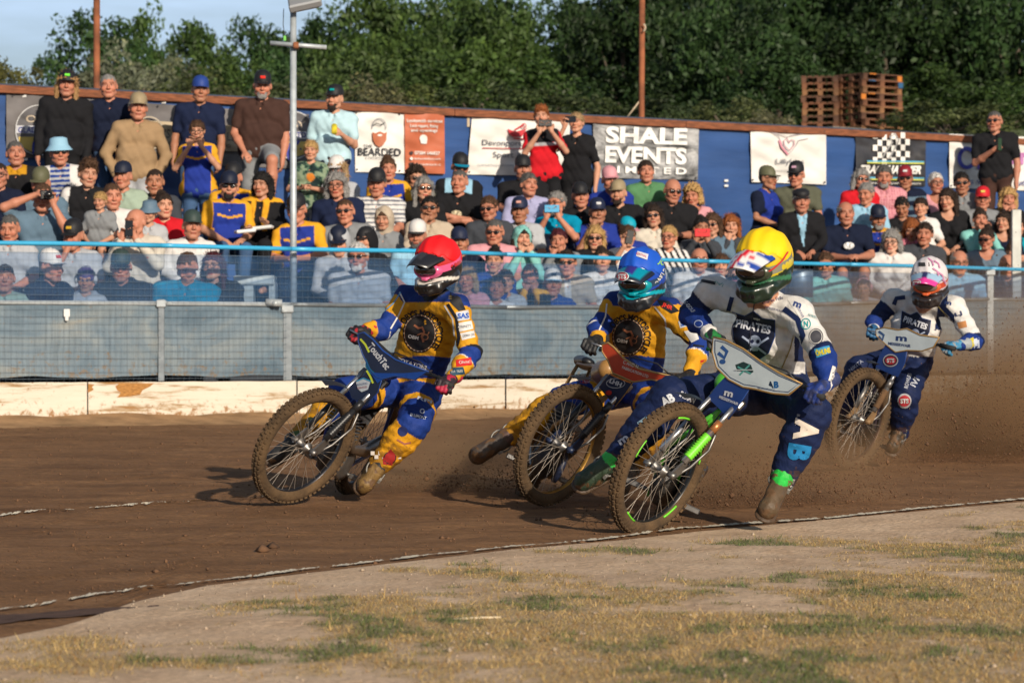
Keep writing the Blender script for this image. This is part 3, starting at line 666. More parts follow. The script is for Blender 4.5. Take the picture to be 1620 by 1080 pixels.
banner('sponsor_banner', [(10, 148), (489, 181), (489, 268), (10, 248)], mvg, 'long dark grey banner with round badges behind the standing men at left', (), badge(62, 206, 38) + badge(464, 214, 36) + bg_, seed=2)
sh = [(poly((640, 179), (703, 181), (704, 275), (641, 274)), (.45, .12, .055), 'banner_panel'), (text_px('THE', 582, 231, 5, 14), KD, 'lettering'), (text_px('BEARDED', 600.5, 240, 12, 68, bold=.015, ang=-1), KD, 'lettering'), (text_px('LOCKSMITH', 601, 249, 4, 44), (.25, .25, .25), 'lettering'),
      (ring(600, 204, 12, 17, 1.2, 20, 180, 360), (.3, .3, .32), 'beard_logo'), (line([(590, 199), (596, 195), (602, 198), (609, 194)], 1.4), (.1, .1, .1), 'beard_logo'),
      (poly((589, 209), (594, 211), (601, 208), (608, 211), (612, 209), (611, 222), (606, 230), (600, 233), (594, 229), (590, 221)), (.42, .13, .06), 'beard_logo'), (ell(601, 214, 4, 1.6, 12), WH, 'beard_logo'),
      (text_px('Locksmith services', 672, 191, 5, 56, bold=.02, ang=-1), WH, 'lettering'), (text_px('Lock repairs, fitting', 671, 199, 5, 44, bold=.02, ang=-1), WH, 'lettering'), (text_px('and openings', 671, 206, 5, 42, bold=.02, ang=-1), WH, 'lettering'),
      (ell(670, 219, 6, 6, 16), WH, 'badge_round'), (poly((665, 220), (676, 221), (675, 228), (666, 227)), WH, 'badge_round'), (text_px('07384 646837', 676, 242, 5.5, 40, bold=.02, ang=-1), WH, 'lettering'), (text_px('thebeardedlocksmith', 676, 251, 3.6, 42, ang=-1), WH, 'lettering'), (text_px('thebeardedlocksmith.co', 676, 260, 3.6, 42, ang=-1), WH, 'lettering'),
      (ell(651, 242, 3, 3, 12), (.05, .03, .03), 'icon'), (ell(651, 251, 2.4, 2.4, 12), WH, 'icon'), (poly((647, 257), (655, 257), (653, 262), (649, 262)), (.05, .03, .03), 'icon')]
banner('sponsor_banner', [(561, 174), (703, 180), (703, 276), (562, 272)], mvw, 'white and terracotta banner with a red beard drawing', (), sh, seed=5)
ban3 = [(text_px('Devonport Royal', 811, 226, 9, 96, ang=-1.2), (.10, .10, .12), 'lettering'), (poly((763, 233.5), (900, 236.5), (900, 237.8), (763, 234.8)), (.5, .05, .05), 'rule'), (text_px('Sport & Social', 822, 245, 9, 84, ang=-1.2), (.10, .10, .12), 'lettering'), (text_px('SUPPORTING PERSONNEL AND COMMUNITY PROJECTS', 823, 262, 3.6, 134, ang=-1), (.28, .28, .3), 'lettering'),
        (poly((803, 204), (811, 207), (818, 208), (829, 205), (834, 202), (826, 216), (812, 217), (806, 212)), (.5, .03, .04), 'crown_logo'), (line([(812, 219), (830, 220)], 2), (.5, .03, .04), 'crown_logo'), (line([(814, 206), (829, 197)], 2.2), (.5, .03, .04), 'crown_logo'), (ring(829, 199, 4, 4, 1.4, 14), (.5, .03, .04), 'crown_logo')]
banner('sponsor_banner', [(747, 181), (903, 184), (897, 279), (739, 276)], mvw, 'white banner with a red crown logo behind the two boys', (), ban3, seed=9)
msm = M('vinyl_smoke', (.2, .2, .2), .5)
t, b, o1 = ramp_mix(msm, [(.38, (.02, .02, .02)), (.5, (.22, .22, .22)), (.66, (.5, .5, .5))], 1.9, 10, (1, 1, 2.2), .7, 1.2); t.links.new(o1, b.inputs['Base Color'])
banner('sponsor_banner', [(938, 189), (1106, 195), (1104, 285), (940, 281)], msm, 'black and white smoky banner with huge white block letters', (),
       [(text_px('SHALE', 1023, 214, 25, 129, bold=.055, ang=-1.5), (.78, .77, .74), 'lettering'), (text_px('EVENTS', 1022, 245, 25, 129, bold=.055, ang=-1.5), (.78, .77, .74), 'lettering'), (text_px('L I M I T E D', 1022, 269, 10.5, 129, bold=.045, ang=-1.5), (.78, .77, .74), 'lettering')], seed=12)
ht = [(line([(1220, 209), (1232, 216), (1238, 230), (1248, 244), (1259, 231), (1264, 222), (1279, 219)], 1.0), (.35, .30, .32), 'hands_drawing'), (line([(1222, 209), (1246, 217), (1250, 215), (1276, 211)], 1.0), (.35, .30, .32), 'hands_drawing'), (line([(1233, 222), (1237, 233), (1247, 245)], 3.2), (.55, .22, .28), 'hands_drawing'),
      (line([(1249, 226), (1252, 221), (1257, 223), (1256, 230), (1249, 238), (1241, 230), (1240, 223), (1245, 219), (1249, 226)], 1.6), (.42, .2, .25), 'heart_drawing'), (text_px('Lillykins', 1250, 255, 8.5, 44, ang=-.5), (.13, .13, .15), 'lettering'), (text_px('children\u2019s charity', 1240, 269, 3, 24), (.4, .4, .42), 'lettering')]
banner('sponsor_banner', [(1187, 199), (1307, 204), (1307, 292), (1189, 288)], mvw, 'white banner with a heart held in outlined hands', (), ht, seed=15)
ck = []
Vc, Fc = [], []
for i in range(8):
    for j in range(5):
        if (i + j) % 2 == 0:
            x = 1381 + i * 7.3; y = 210 + j * 9.6 + i * .25 + 2 * math.sin(i * .8); n = len(Vc); Vc += [(x, y), (x + 7.3, y + .3), (x + 7.3, y + 9.8), (x, y + 9.5)]; Fc.append((n, n + 1, n + 2, n + 3))
ck.append(((np.array(Vc), Fc), WH, 'chequers')); ck.append((line([(1396, 250), (1404, 236), (1412, 226), (1408, 216), (1416, 212), (1422, 222), (1414, 238), (1406, 252)], 2.5), (.3, .3, .3), 'rider_sketch'))
for y, c in ((254, (.1, .4, .6)), (256.6, (.55, .55, .1)), (280, (.1, .4, .6)), (282.6, (.55, .55, .1))): ck.append((poly((1372, y), (1462, y + 1), (1462, y + 3), (1372, y + 2)), c, 'stripe'))
ck.append((text_px('TRACKHAMMER', 1410, 268, 12.5, 98, bold=.07, shear=.25, ang=-.7), WH, 'lettering')); ck.append((text_px('SPEEDWAY TRACK EQUIPMENT SPECIALISTS', 1412, 290, 3, 90, ang=-.7), WH, 'lettering'))
banner('sponsor_banner', [(1353, 206), (1465, 209), (1464, 295), (1355, 291)], mvk, 'black banner with white chequered flag and slanted lettering', (), ck, seed=18)
bl = [(ring(1530, 250, 15, 18, 6, 26, 35, 325), (.06, .07, .42), 'lettering'), (line([(1549, 234), (1549, 268)], 5), (.14, .08, .42), 'lettering'), (line([(1552, 238), (1560, 238)], 5), (.2, .08, .42), 'lettering'), (text_px('chr', 1606, 246, 26, 42, bold=.05), (.48, .2, .42), 'lettering'), (text_px('as we', 1546, 286, 10, 34), (.06, .07, .25), 'lettering'), (text_px('the future', 1612, 288, 10, 66), (.06, .07, .25), 'lettering')]
banner('sponsor_banner', [(1502, 212), (1660, 218), (1660, 303), (1502, 297)], mvw, 'white banner with purple and blue letters at the right end', (), bl, seed=22)
# ================================================================== BEHIND THE WALL
mbank = M('bank_grass', (.05, .065, .025), 1, bump=.5, bscale=2, var=.4, vscale=.8)
g = MB(); g.add([(-60, 46, 0), (60, 60, 0), (60, 68, 5.45), (-60, 60, 5.45), (60, 200, 6.2), (-60, 200, 6.2)], [(0, 1, 2, 3), (3, 2, 4, 5)])
tag(g.obj('embankment', mbank), kind='structure')
def pole(px, D, y0, label, lean=0.):
    root = empty('rusty_pole', W(px, 300, D), label, 'pole', 'rusty poles behind the stand wall'); w = MB()
    w.tube([(W(px - lean, 420, D)), W(px, y0, D)], .042, 8); return w.obj('shaft', M('pole_rust', (.23, .075, .03), .85, var=.5, vscale=4, bump=.3), root), root
pole(153, 40, -40, 'thin rusty pole behind the long haired man at left')
s_, root = pole(1016, 44, -60, 'thin rusty pole rising behind the big block letter banner', 2)
w = MB(); w.tube([W(992, 186, 44), W(1012, 160, 44)], .012, 6); w.obj('stay', M('batten'), root)
w = MB(); w.tube([W(1016 + 5 * math.cos(a_), 44 + 6 * math.sin(a_), 43.9) for a_ in np.linspace(-1.2, 1.2, 7)], .012, 6); w.obj('hook', M('batten'), root)
mpal = [M('pallet_a', (.15, .060, .028), .85, var=.4, vscale=2.2, bump=.3), M('pallet_b', (.19, .09, .038), .85, var=.4, vscale=2.2, bump=.3), M('pallet_c', (.10, .045, .025), .85, var=.4, vscale=2.2, bump=.3)]
mpo = [M('pallet_blue', (.02, .09, .2), .8), M('pallet_orange', (.5, .16, .02), .8), M('pallet_red', (.25, .03, .02), .8)]
def pallet_mesh(k, q):
    w = MB()
    for z in (.011, .133):
        for i in range(3 if z < .1 else 6):
            yy = -.4 + .05 + i * (.7 / (2 if z < .1 else 5)); w.box((0, yy, z), (1.2, .1, .022))
    for xx in (-.53, 0, .53): w.box((xx, 0, .109), (.12, .8, .022))
    for xx in (-.53, 0, .53):
        for yy in (-.34, 0, .34): w.box((xx, yy, .06), (.13, .11, .078))
    return w.mesh('pallet', mpal[k])
pm = [pallet_mesh(k, 0) for k in range(3)]
names = ['lowest', 'second lowest', 'third lowest', 'fourth', 'fifth', 'sixth', 'second highest', 'topmost', 'highest']
DP = 70.0
for s_, (px, ybot, nst, rz) in enumerate(((1298, 206, 8, 84), (1377, 212, 9, 36))):
    for i in range(nst):
        nm = 'topmost' if i == nst - 1 else ['lowest', 'second lowest', 'third from the bottom', 'fourth from the bottom', 'fifth from the bottom', 'sixth from the bottom', 'seventh from the bottom', 'eighth from the bottom'][i]
        o = put('pallet', pm[(i * 2 + s_) % 3], loc=W(px + rng.normal(0, .7), ybot - i * 10.3, DP), rot=(0, 0, R(rz + rng.normal(0, 2))))
        tag(o, 'weathered wooden pallet, %s of the %s stack behind the wall' % (nm, ['left', 'right'][s_]), 'pallet', 'pallets stacked behind the wall')
        if s_ == 1 and i in (5, 8, 7):
            q = MB(); q.box((.53 if i != 5 else -.53, -.395, .06), (.134, .02, .12)); q.box((-.3, -.402, .133), (.2, .005, .024)); k_ = wput('painted_block', q.mesh('painted_block', mpo[(i + 2) % 3])); k_.parent = o
w = MB(); w.box(W(1336, 228, DP + .3), (3.4, 2.4, .5), rz=R(42)); w.box(W(1336, 262, DP + .3), (3.2, 2.2, .5), rz=R(42), bev=.03)
tag(w.obj('concrete_base', M('concrete_old', (.2, .19, .17), .9, var=.2, vscale=2)), 'concrete plinth under the pallet stacks, hidden by the wall', 'plinth')
# --- trees
mleaf = bpy.data.materials.new('leaf'); mleaf.use_nodes = True; t = mleaf.node_tree; b = t.nodes['Principled BSDF']; b.inputs['Roughness'].default_value = .55; b.inputs['Specular IOR Level'].default_value = .3
oi = t.nodes.new('ShaderNodeObjectInfo'); vc = t.nodes.new('ShaderNodeVertexColor'); vc.layer_name = 'Col'; k = t.nodes.new('ShaderNodeMix'); k.data_type = 'RGBA'; k.blend_type = 'MULTIPLY'; k.inputs[0].default_value = 1
t.links.new(oi.outputs['Color'], k.inputs[6]); t.links.new(vc.outputs[0], k.inputs[7]); t.links.new(k.outputs[2], b.inputs['Base Color'])
tl = t.nodes.new('ShaderNodeBsdfTranslucent'); t.links.new(k.outputs[2], tl.inputs[0]); ms_ = t.nodes.new('ShaderNodeMixShader'); ms_.inputs[0].default_value = .25
t.links.new(b.outputs[0], ms_.inputs[1]); t.links.new(tl.outputs[0], ms_.inputs[2]); t.links.new(ms_.outputs[0], t.nodes['Material Output'].inputs[0])
mbark = M('bark', (.09, .07, .05), .95, bump=.6, bscale=12, var=.3)
def crown_mesh(seed, nclump, nleaf, leaf, pointy):
    r = np.random.default_rng(seed); V = []; C = []
    d = r.normal(0, 1, (nclump, 3)); d /= np.linalg.norm(d, axis=1)[:, None]; rad = r.uniform(.35, 1.0, nclump) ** .55
    cc = d * rad[:, None]; cc[:, :2] *= (1 - pointy * np.clip(cc[:, 2:3], 0, 1)); cs = r.uniform(.13, .27, nclump)
    n = nclump * nleaf; ci = np.repeat(np.arange(nclump), nleaf)
    q = r.normal(0, 1, (n, 3)); q /= np.linalg.norm(q, axis=1)[:, None]; q *= r.random((n, 1)) ** .45
    P = cc[ci] + q * cs[ci][:, None] * np.array([1, 1, .8]); 
    a = r.normal(0, 1, (n, 3)); a[:, 2] *= .7; a /= np.linalg.norm(a, axis=1)[:, None]; b_ = np.cross(a, r.normal(0, 1, (n, 3))); b_ /= np.linalg.norm(b_, axis=1)[:, None]
    s = leaf * r.uniform(.6, 1.4, (n, 1)); V = np.stack([P - a * s, P + b_ * s * .45, P + a * s, P - b_ * s * .45], 1).reshape(-1, 3)
    cl = r.uniform(.55, 1.4, nclump); c = (cl[ci] * r.uniform(.85, 1.18, n))[:, None] * np.array([1, 1, 1])[None] + (r.random((n, 1)) < .1) * np.array([.5, .4, .15])
    me = mesh_np('crown', V, np.arange(4 * n).reshape(-1, 4), mleaf, False, np.repeat(c, 4, 0)); return me
crowns = [crown_mesh(s, 120, 130, .034, p) for s, p in ((1, .45), (2, .2), (3, .6), (4, .3))]
bushes = [crown_mesh(s, 60, 90, .045, .1) for s in (11, 12)]
def tree(px, ytop, wpx, D, col, i, label, group='trees behind the stand', ybase=None):
    zt_ = CZ + (HZ - ytop) * D / FP; zb = 5.5 if ybase is None else CZ + (HZ - ybase) * D / FP; h = zt_ - zb; X0 = (px - 810) * D / FP
    root = empty('tree' if ybase is None else 'bush', (X0, D, zb), label, 'tree' if ybase is None else 'bush', group)
    rw = wpx * D / FP / 2 * 1.38; ch = h * .66
    put('crown', (crowns if ybase is None else bushes)[i % (4 if ybase is None else 2)], root, loc=(0, 0, h - ch), rot=(0, 0, i * 1.7), scale=(rw, rw, ch), color=col)
    w = MB(); w.tube([(0, 0, -.4), (.1, 0, h * .3), (0, .1, h * .6), (.05, 0, h * .62)], [.13, .10, .06, .03], 8)
    for a_ in (0, 2.1, 4.2): w.tube([(0, 0, h * .3), (math.cos(a_) * rw * .5, math.sin(a_) * rw * .5, h * .6)], [.06, .02], 6)
    put('trunk', w.mesh('trunk', mbark), root)
G1 = (.060, .085, .028); G2 = (.075, .10, .032); G3 = (.045, .072, .030); G4 = (.11, .13, .055); G5 = (.035, .055, .022)
TR = [(150, 10, 190, 92, G3, 'tall bushy tree just right of the left rusty pole'), (90, 90, 120, 96, G3, 'small dark tree sloping down at the left'), (235, 22, 130, 98, G1, 'rounded tree left of centre of the left skyline'), (300, 45, 150, 94, G1, 'lower green tree above the capped man in navy'),
      (398, 20, 150, 96, G3, 'tall dark tree just left of the lamp post'), (355, 80, 170, 88, G2, 'lighter tree below the skyline left of the lamp post'), (505, 28, 130, 94, G5, 'dark tree right of the lamp post'),
      (585, -8, 190, 92, G2, 'olive green tree above the white polo man'), (665, -15, 180, 95, G1, 'tall green tree above the terracotta banner'), (745, -5, 190, 90, G2, 'broad light green tree left of the gap in the skyline'), (830, 14, 150, 93, G1, 'shorter tree under the gap in the skyline'),
      (905, 8, 150, 96, G5, 'dark tree right of the gap in the skyline'), (700, 70, 210, 84, G2, 'mid green tree in front above the red crown banner'), (560, 85, 200, 86, G4, 'pale leafed tree in front right of the lamp post'), (850, 95, 200, 85, G1, 'green tree in front above the red shirted boy'),
      (985, -60, 210, 90, G5, 'tall dark tree behind the right rusty pole'), (1090, -70, 230, 92, G3, 'very tall dark tree right of the right rusty pole'), (1170, -30, 190, 84, G3, 'glossy leaved tree above the heart banner'), (1290, -80, 240, 92, G3, 'very tall dark tree above the left pallet stack'),
      (1400, -60, 220, 90, G5, 'very tall dark tree above the right pallet stack'), (1500, -70, 240, 92, G5, 'very tall dark tree left of the right edge'), (1610, -60, 240, 90, G3, 'very tall dark tree at the right edge'), (1230, 60, 180, 80, G3, 'dark green tree left of the pallets'), (1480, 110, 190, 80, G1, 'lower green tree right of the pallets'),
      (1010, 90, 200, 84, G5, 'dark lower tree behind the right rusty pole'), (1580, 120, 190, 79, G1, 'lower green tree above the man standing at right'), (445, 95, 150, 85, G3, 'dark lower tree behind the lamp post'), (1340, 60, 190, 86, G5, 'dark tree just above the pallet stacks')] + [(x, y, 250, 104, G5, 'dark tree deep in the wood %s' % l_) for x, y, l_ in ((500, 34, 'behind the lamp post'), (620, 2, 'behind the tree over the terracotta banner'), (720, -12, 'behind the broad light green tree'), (800, 12, 'left of the gap in the skyline'), (945, -10, 'left of the right rusty pole'), (1040, -60, 'behind the right rusty pole'), (1130, -70, 'above the block letter banner'), (1230, -80, 'above the heart banner'), (1345, -80, 'above the pallet stacks'), (1450, -80, 'right of the pallet stacks'), (1560, -80, 'above the man standing at right'))]
for i, (px, yt, w_, D, c, lab) in enumerate(TR): tree(px, yt, w_, D, (c[0] * .76, c[1] * 1.0, c[2] * .72) if px < 960 else (c[0] * .58, c[1] * .76, c[2] * .52), i, lab)  # crowns on the right are tinted darker: their shade is put into the leaf colour
BU = [(20, 88, 110, 60, (.10, .10, .03), 'yellowing bush at the left edge of the skyline'), (190, 62, 130, 78, (.17, .19, .12), 'pale silvery leaved bush left of the navy capped man'), (255, 80, 110, 80, (.15, .17, .10), 'silvery bush behind the navy capped man'), (570, 115, 130, 66, (.12, .12, .06), 'straggly pale bush above the white banner'), (640, 120, 120, 68, (.08, .10, .03), 'low green bush above the terracotta banner'),
      (330, 105, 150, 72, (.08, .1, .035), 'low green bush between navy cap and brown shirt'), (1150, 150, 130, 64, (.09, .11, .04), 'low bush left of the pallet stacks'), (1205, 172, 90, 62, (.15, .15, .08), 'low pale bush above the heart banner'), (1495, 158, 170, 64, (.08, .1, .035), 'low bush right of the pallet stacks'), (1560, 160, 150, 66, (.07, .09, .03), 'low bush left of the man standing at right'),
      (760, 120, 160, 70, (.06, .085, .03), 'low green bush above the red crown banner'), (880, 130, 150, 70, (.05, .07, .025), 'low dark bush above the boys'), (1050, 150, 150, 70, (.04, .06, .022), 'low dark bush right of the right rusty pole'), (470, 110, 130, 70, (.06, .08, .03), 'low bush behind the lamp post')]
for i, (px, yt, w_, D, c, lab) in enumerate(BU): tree(px, yt, w_, D, c, i, lab, 'bushes behind the stand wall', ybase=240)
# ================================================================== CROWD
mskin = M('skin', rough=.55, src='both', spec=.35, bump=.08, bscale=60); mcloth = M('cloth', rough=.9, src='both', spec=.15, bump=.55, bscale=11, var=.10, vscale=6)
mhair = M('hair', rough=.7, src='obj', spec=.3, bump=.9, bscale=90, var=.3, vscale=50, stretch=(1, 1, .25)); mobj = M('plain', rough=.6, src='obj', spec=.35, bump=.1)
mgls = M('dark_lens', (.012, .010, .010), .12, spec=.7); mfrm = M('spectacle_frame', (.03, .025, .02), .4)
def head_mesh(kid=False, fem=False, h=.0062):
    s = SDF()
    s.e((0, .012, .035), (.076, .094, .088)); s.e((0, -.018, -.035), (.060, .066, .070), k=.03); s.c((-.012, -.066, -.092), (.012, -.066, -.092), .019, k=.03)
    s.c((-.055, -.01, -.06), (-.02, -.06, -.09), .017, k=.02); s.c((.055, -.01, -.06), (.02, -.06, -.09), .017, k=.02)
    s.c((-.038, -.074, .036), (.038, -.074, .036), .013, k=.02)
    for q in (-1, 1):
        s.cut((q * .031, -.100, .013), (.017, .016, .013), k=.012); s.e((q * .042, -.062, -.020), (.024, .02, .022), k=.02)
        s.e((q * .030, -.073, .013), (.014, .0135, .012), k=.003)
        s.e((q * .079, .014, .0), (.010, .020, .031), k=.008)
    s.c((0, -.086, .022), (0, -.106, -.018), .008, .0125, k=.012); s.c((-.012, -.094, -.022), (.012, -.094, -.022), .009, k=.008)
    s.c((-.017, -.083, -.050), (.017, -.083, -.050), .0085, k=.008); s.c((-.014, -.082, -.061), (.014, -.082, -.061), .0085, k=.006)
    V, F = s.build(h); c = np.ones((len(V), 3)); x, y, z = V.T; fr = y < -.05
    ax = np.abs(x)
    lip = fr & (ax < .023) & (np.abs(z + .056) < .010); c[lip] = (.80, .48, .45)
    c[fr & (ax < .018) & (np.abs(z + .0555) < .003)] = (.35, .16, .14)
    eye = (np.sqrt((ax - .030) ** 2 + ((z - .013) * 1.5) ** 2) < .0135) & fr; c[eye] = (1.25, 1.35, 1.5); c[eye & (np.hypot(ax - .030, z - .013) < .0066)] = (.10, .08, .07)
    c[fr & (np.abs(z - .0245) < .0035) & (ax > .016) & (ax < .044)] = (.45, .35, .3)
    brow = fr & (np.abs(z - .038 + (ax - .03) ** 2 * 6) < .005) & (ax > .012) & (ax < .052); c[brow] = (.36, .28, .22)
    chk = fr & (np.hypot(ax - .043, z + .02) < .02); c[chk] *= (1.06, .90, .86)
    c[(y < -.09) & (np.abs(z + .015) < .02)] *= (1.05, .9, .86)
    if fem: c[lip] = (.78, .30, .30)
    if kid: V = V * np.array([.90, .90, .88]) + np.array([0, 0, .006])
    elif fem: V = V * np.array([.93, .96, .95])
    return V, F, c
_hc = {}
def head(kind):
    if kind not in _hc: _hc[kind] = head_mesh(kind == 'k', kind == 'f')
    return _hc[kind]
def hand(s, w, d, up, side, curl=.5, r=.0085, k=.006, sc=1.):
    """five unequal fingers from wrist w along d; palm normal up; side=+1/-1 places the thumb"""
    w = np.array(w, float); d = np.array(d, float); d /= np.linalg.norm(d); up = np.array(up, float); up = up - d * (up @ d); up /= np.linalg.norm(up); q = np.cross(d, up)
    s.c(w, w + d * .045 * sc, .024 * sc, .026 * sc, k=.012); s.c(w + d * .03 * sc - q * .018 * sc, w + d * .075 * sc - q * .026 * sc, .015 * sc, .012 * sc, k=.012, flat=(up, 1.3)); s.c(w + d * .03 * sc + q * .018 * sc, w + d * .075 * sc + q * .026 * sc, .015 * sc, .012 * sc, k=.012, flat=(up, 1.3))
    s.c(w + d * .03 * sc, w + d * .08 * sc, .019 * sc, .015 * sc, k=.012)
    for i, ln in enumerate((.034, .040, .038, .030)):
        o = (i - 1.5) * .0195 * sc; b = w + d * .082 * sc + q * o * side; a1 = curl * .9; a2 = curl * 2.0
        m_ = b + (d * math.cos(a1) - up * math.sin(a1)) * ln * sc; e = m_ + (d * math.cos(a2) - up * math.sin(a2)) * ln * .9 * sc
        s.c(b, m_, r * sc, r * .95 * sc, k=k); s.c(m_, e, r * .95 * sc, r * .8 * sc, k=k)
    t0 = w + d * .022 * sc - q * .022 * side * sc; t1 = t0 + (d * .75 - q * .75 * side - up * .2) * .034 * sc; t2 = t1 + (d * .95 - q * .1 * side - up * .5) * .030 * sc
    s.c(t0, t1, .0125 * sc, .0105 * sc, k=.01); s.c(t1, t2, .0105 * sc, .008 * sc, k=k)
# poses: arms given as (elbow, wrist, hand direction, palm normal, curl) for right (-x) and left (+x); person faces -y
SE_ = {'lap': (((-.245, -.02, .27), (-.09, -.25, .17), (.5, -.8, -.25), (0, .1, 1), .6), ((.245, -.02, .27), (.08, -.27, .175), (-.6, -.7, -.25), (0, .1, 1), .6)),
       'knees': (((-.25, -.08, .28), (-.17, -.33, .20), (0, -.9, -.3), (0, 0, 1), .5), ((.25, -.08, .28), (.17, -.33, .20), (0, -.9, -.3), (0, 0, 1), .5)),
       'clasp': (((-.25, -.10, .26), (-.06, -.34, .25), (.8, -.5, .2), (0, -.3, 1), 1.0), ((.25, -.10, .26), (.06, -.34, .25), (-.8, -.5, .2), (0, -.3, 1), 1.0)),
       'phone': (((-.23, -.20, .33), (-.07, -.30, .56), (.35, .1, .9), (0, 1, .2), .8), ((.23, -.20, .33), (.07, -.30, .56), (-.35, .1, .9), (0, 1, .2), .8)),
       'chin': (((-.20, -.20, .30), (-.045, -.14, .57), (.25, .25, .9), (0, .9, -.3), 1.1), ((.245, -.02, .27), (.04, -.24, .22), (-.9, -.3, 0), (0, -.2, 1), .6)),
       'mouth': (((-.18, -.22, .34), (-.05, -.18, .58), (.35, .25, .9), (0, .8, -.3), 1.2), ((.18, -.22, .34), (.05, -.18, .58), (-.35, .25, .9), (0, .8, -.3), 1.2)),
       'crossed': (((-.24, -.07, .28), (.08, -.22, .30), (1, .1, .05), (0, -1, .2), .4), ((.24, -.07, .28), (-.06, -.20, .34), (-1, .1, .05), (0, -1, .2), .4)),
       'camera': (((-.36, -.10, .62), (-.10, -.17, .74), (.9, -.2, .1), (0, 0, 1), .9), ((.19, -.24, .42), (.06, -.22, .66), (-.2, 0, 1), (0, 1, 0), 1.0)),
       'drink': (((-.20, -.16, .33), (-.03, -.24, .55), (.3, -.1, .9), (.9, 0, -.2), 1.1), ((.245, -.02, .27), (.10, -.27, .18), (-.4, -.8, -.2), (0, .1, 1), .6)),
       'tray': (((-.245, -.04, .27), (-.10, -.30, .24), (.5, -.8, .1), (0, 0, -1), .4), ((.24, -.10, .28), (.14, -.34, .32), (-.2, -.9, .1), (0, 0, -1), .4)),
       'one_phone': (((-.22, -.16, .34), (-.08, -.26, .60), (.2, .1, .95), (0, 1, .2), .9), ((.245, -.02, .27), (.08, -.27, .175), (-.6, -.7, -.25), (0, .1, 1), .6))}
ST_ = {'stand': (((-.25, .02, .20), (-.25, -.07, -.04), (.05, -.15, -1), (-1, 0, 0), .5), ((.25, .02, .20), (.25, -.07, -.04), (-.05, -.15, -1), (1, 0, 0), .5)),
       'stand_pocket': (((-.31, .04, .24), (-.20, -.08, .02), (.3, -.1, -1), (-1, 0, 0), .6), ((.31, .04, .24), (.20, -.08, .02), (-.3, -.1, -1), (1, 0, 0), .6)),
       'stand_drink': (((-.26, .0, .20), (-.21, -.10, -.02), (.1, -.2, -1), (-1, 0, 0), .5), ((.25, -.02, .22), (.14, -.24, .32), (-.5, -.6, .5), (.8, -.4, 0), 1.1)),
       'stand_drink_r': (((-.25, -.03, .22), (-.02, -.22, .36), (.8, -.3, .4), (.3, -.8, 0), 1.1), ((.26, .0, .20), (.24, -.06, -.04), (0, -.2, -1), (1, 0, 0), .5)),
       'stand_phone': (((-.24, -.18, .30), (-.07, -.28, .53), (.3, .1, .9), (0, 1, .2), .9), ((.24, -.18, .30), (.07, -.28, .53), (-.3, .1, .9), (0, 1, .2), .9)),
       'stand_hold': (((-.24, -.06, .24), (-.06, -.24, .26), (.7, -.5, .2), (0, .6, .6), .9), ((.24, -.06, .24), (.06, -.24, .26), (-.7, -.5, .2), (0, .6, .6), .9)),
       'stand_one_phone': (((-.24, -.16, .40), (-.10, -.20, .66), (.25, -.1, .9), (0, 1, .2), .9), ((.25, .02, .20), (.24, -.07, -.04), (-.05, -.15, -1), (1, 0, 0), .5)),
       'leg_up': (((-.27, -.04, .22), (-.12, -.20, .02), (.5, -.6, -.5), (0, -.5, .8), .5), ((.26, .02, .20), (.25, -.06, -.04), (0, -.15, -1), (1, 0, 0), .5))}
def skeleton(pose, wd_, belly):
    st = pose in ST_; arms = (ST_ if st else SE_)[pose]; s = .185 * wd_
    sh = [np.array((-s, .025, .505)), np.array((s, .025, .505))]
    hip = [np.array((-.09, .02, .07)), np.array((.09, .02, .07))]
    if st:
        kn = [np.array((-.10, -.02, -.40)), np.array((.11, -.02, -.40))]; an = [np.array((-.11, .03, -.83)), np.array((.13, .03, -.83))]
        if pose == 'leg_up': kn[1] = np.array((.20, -.36, -.06)); an[1] = np.array((.20, -.32, -.46))
    else: kn = [np.array((-.12, -.33, .09)), np.array((.12, -.33, .09))]; an = [np.array((-.12, -.27, -.30)), np.array((.12, -.27, -.30))]
    ar = []
    for i, a in enumerate(arms): ar.append([np.array(x, float) * np.array([1, 1, 1]) for x in a[:4]] + [a[4]])
    return sh, hip, kn, an, ar, s
_pc = {}
def torso(s, sh, wd_, belly, inf=0., fem=False):
    cw = .10 * wd_
    s.c((-cw, .015, .43), (cw, .015, .43), .108 + inf, k=.04, flat=((0, 1, 0), 1.12)); s.c((-cw * .75, .0, .22), (cw * .75, .0, .22), .108 + .5 * inf + .035 * belly, k=.05)
    s.c((-.085, .02, .08), (.085, .02, .08), .118 + inf + .02 * belly, k=.04)
    if fem: s.e((-.075, -.09, .36), .062 + inf, k=.04); s.e((.075, -.09, .36), .062 + inf, k=.04)
    for i in (0, 1): s.c((0, .03, .555), sh[i] + np.array((0, 0, .005)), .048 + inf, .056 + inf, k=.04)
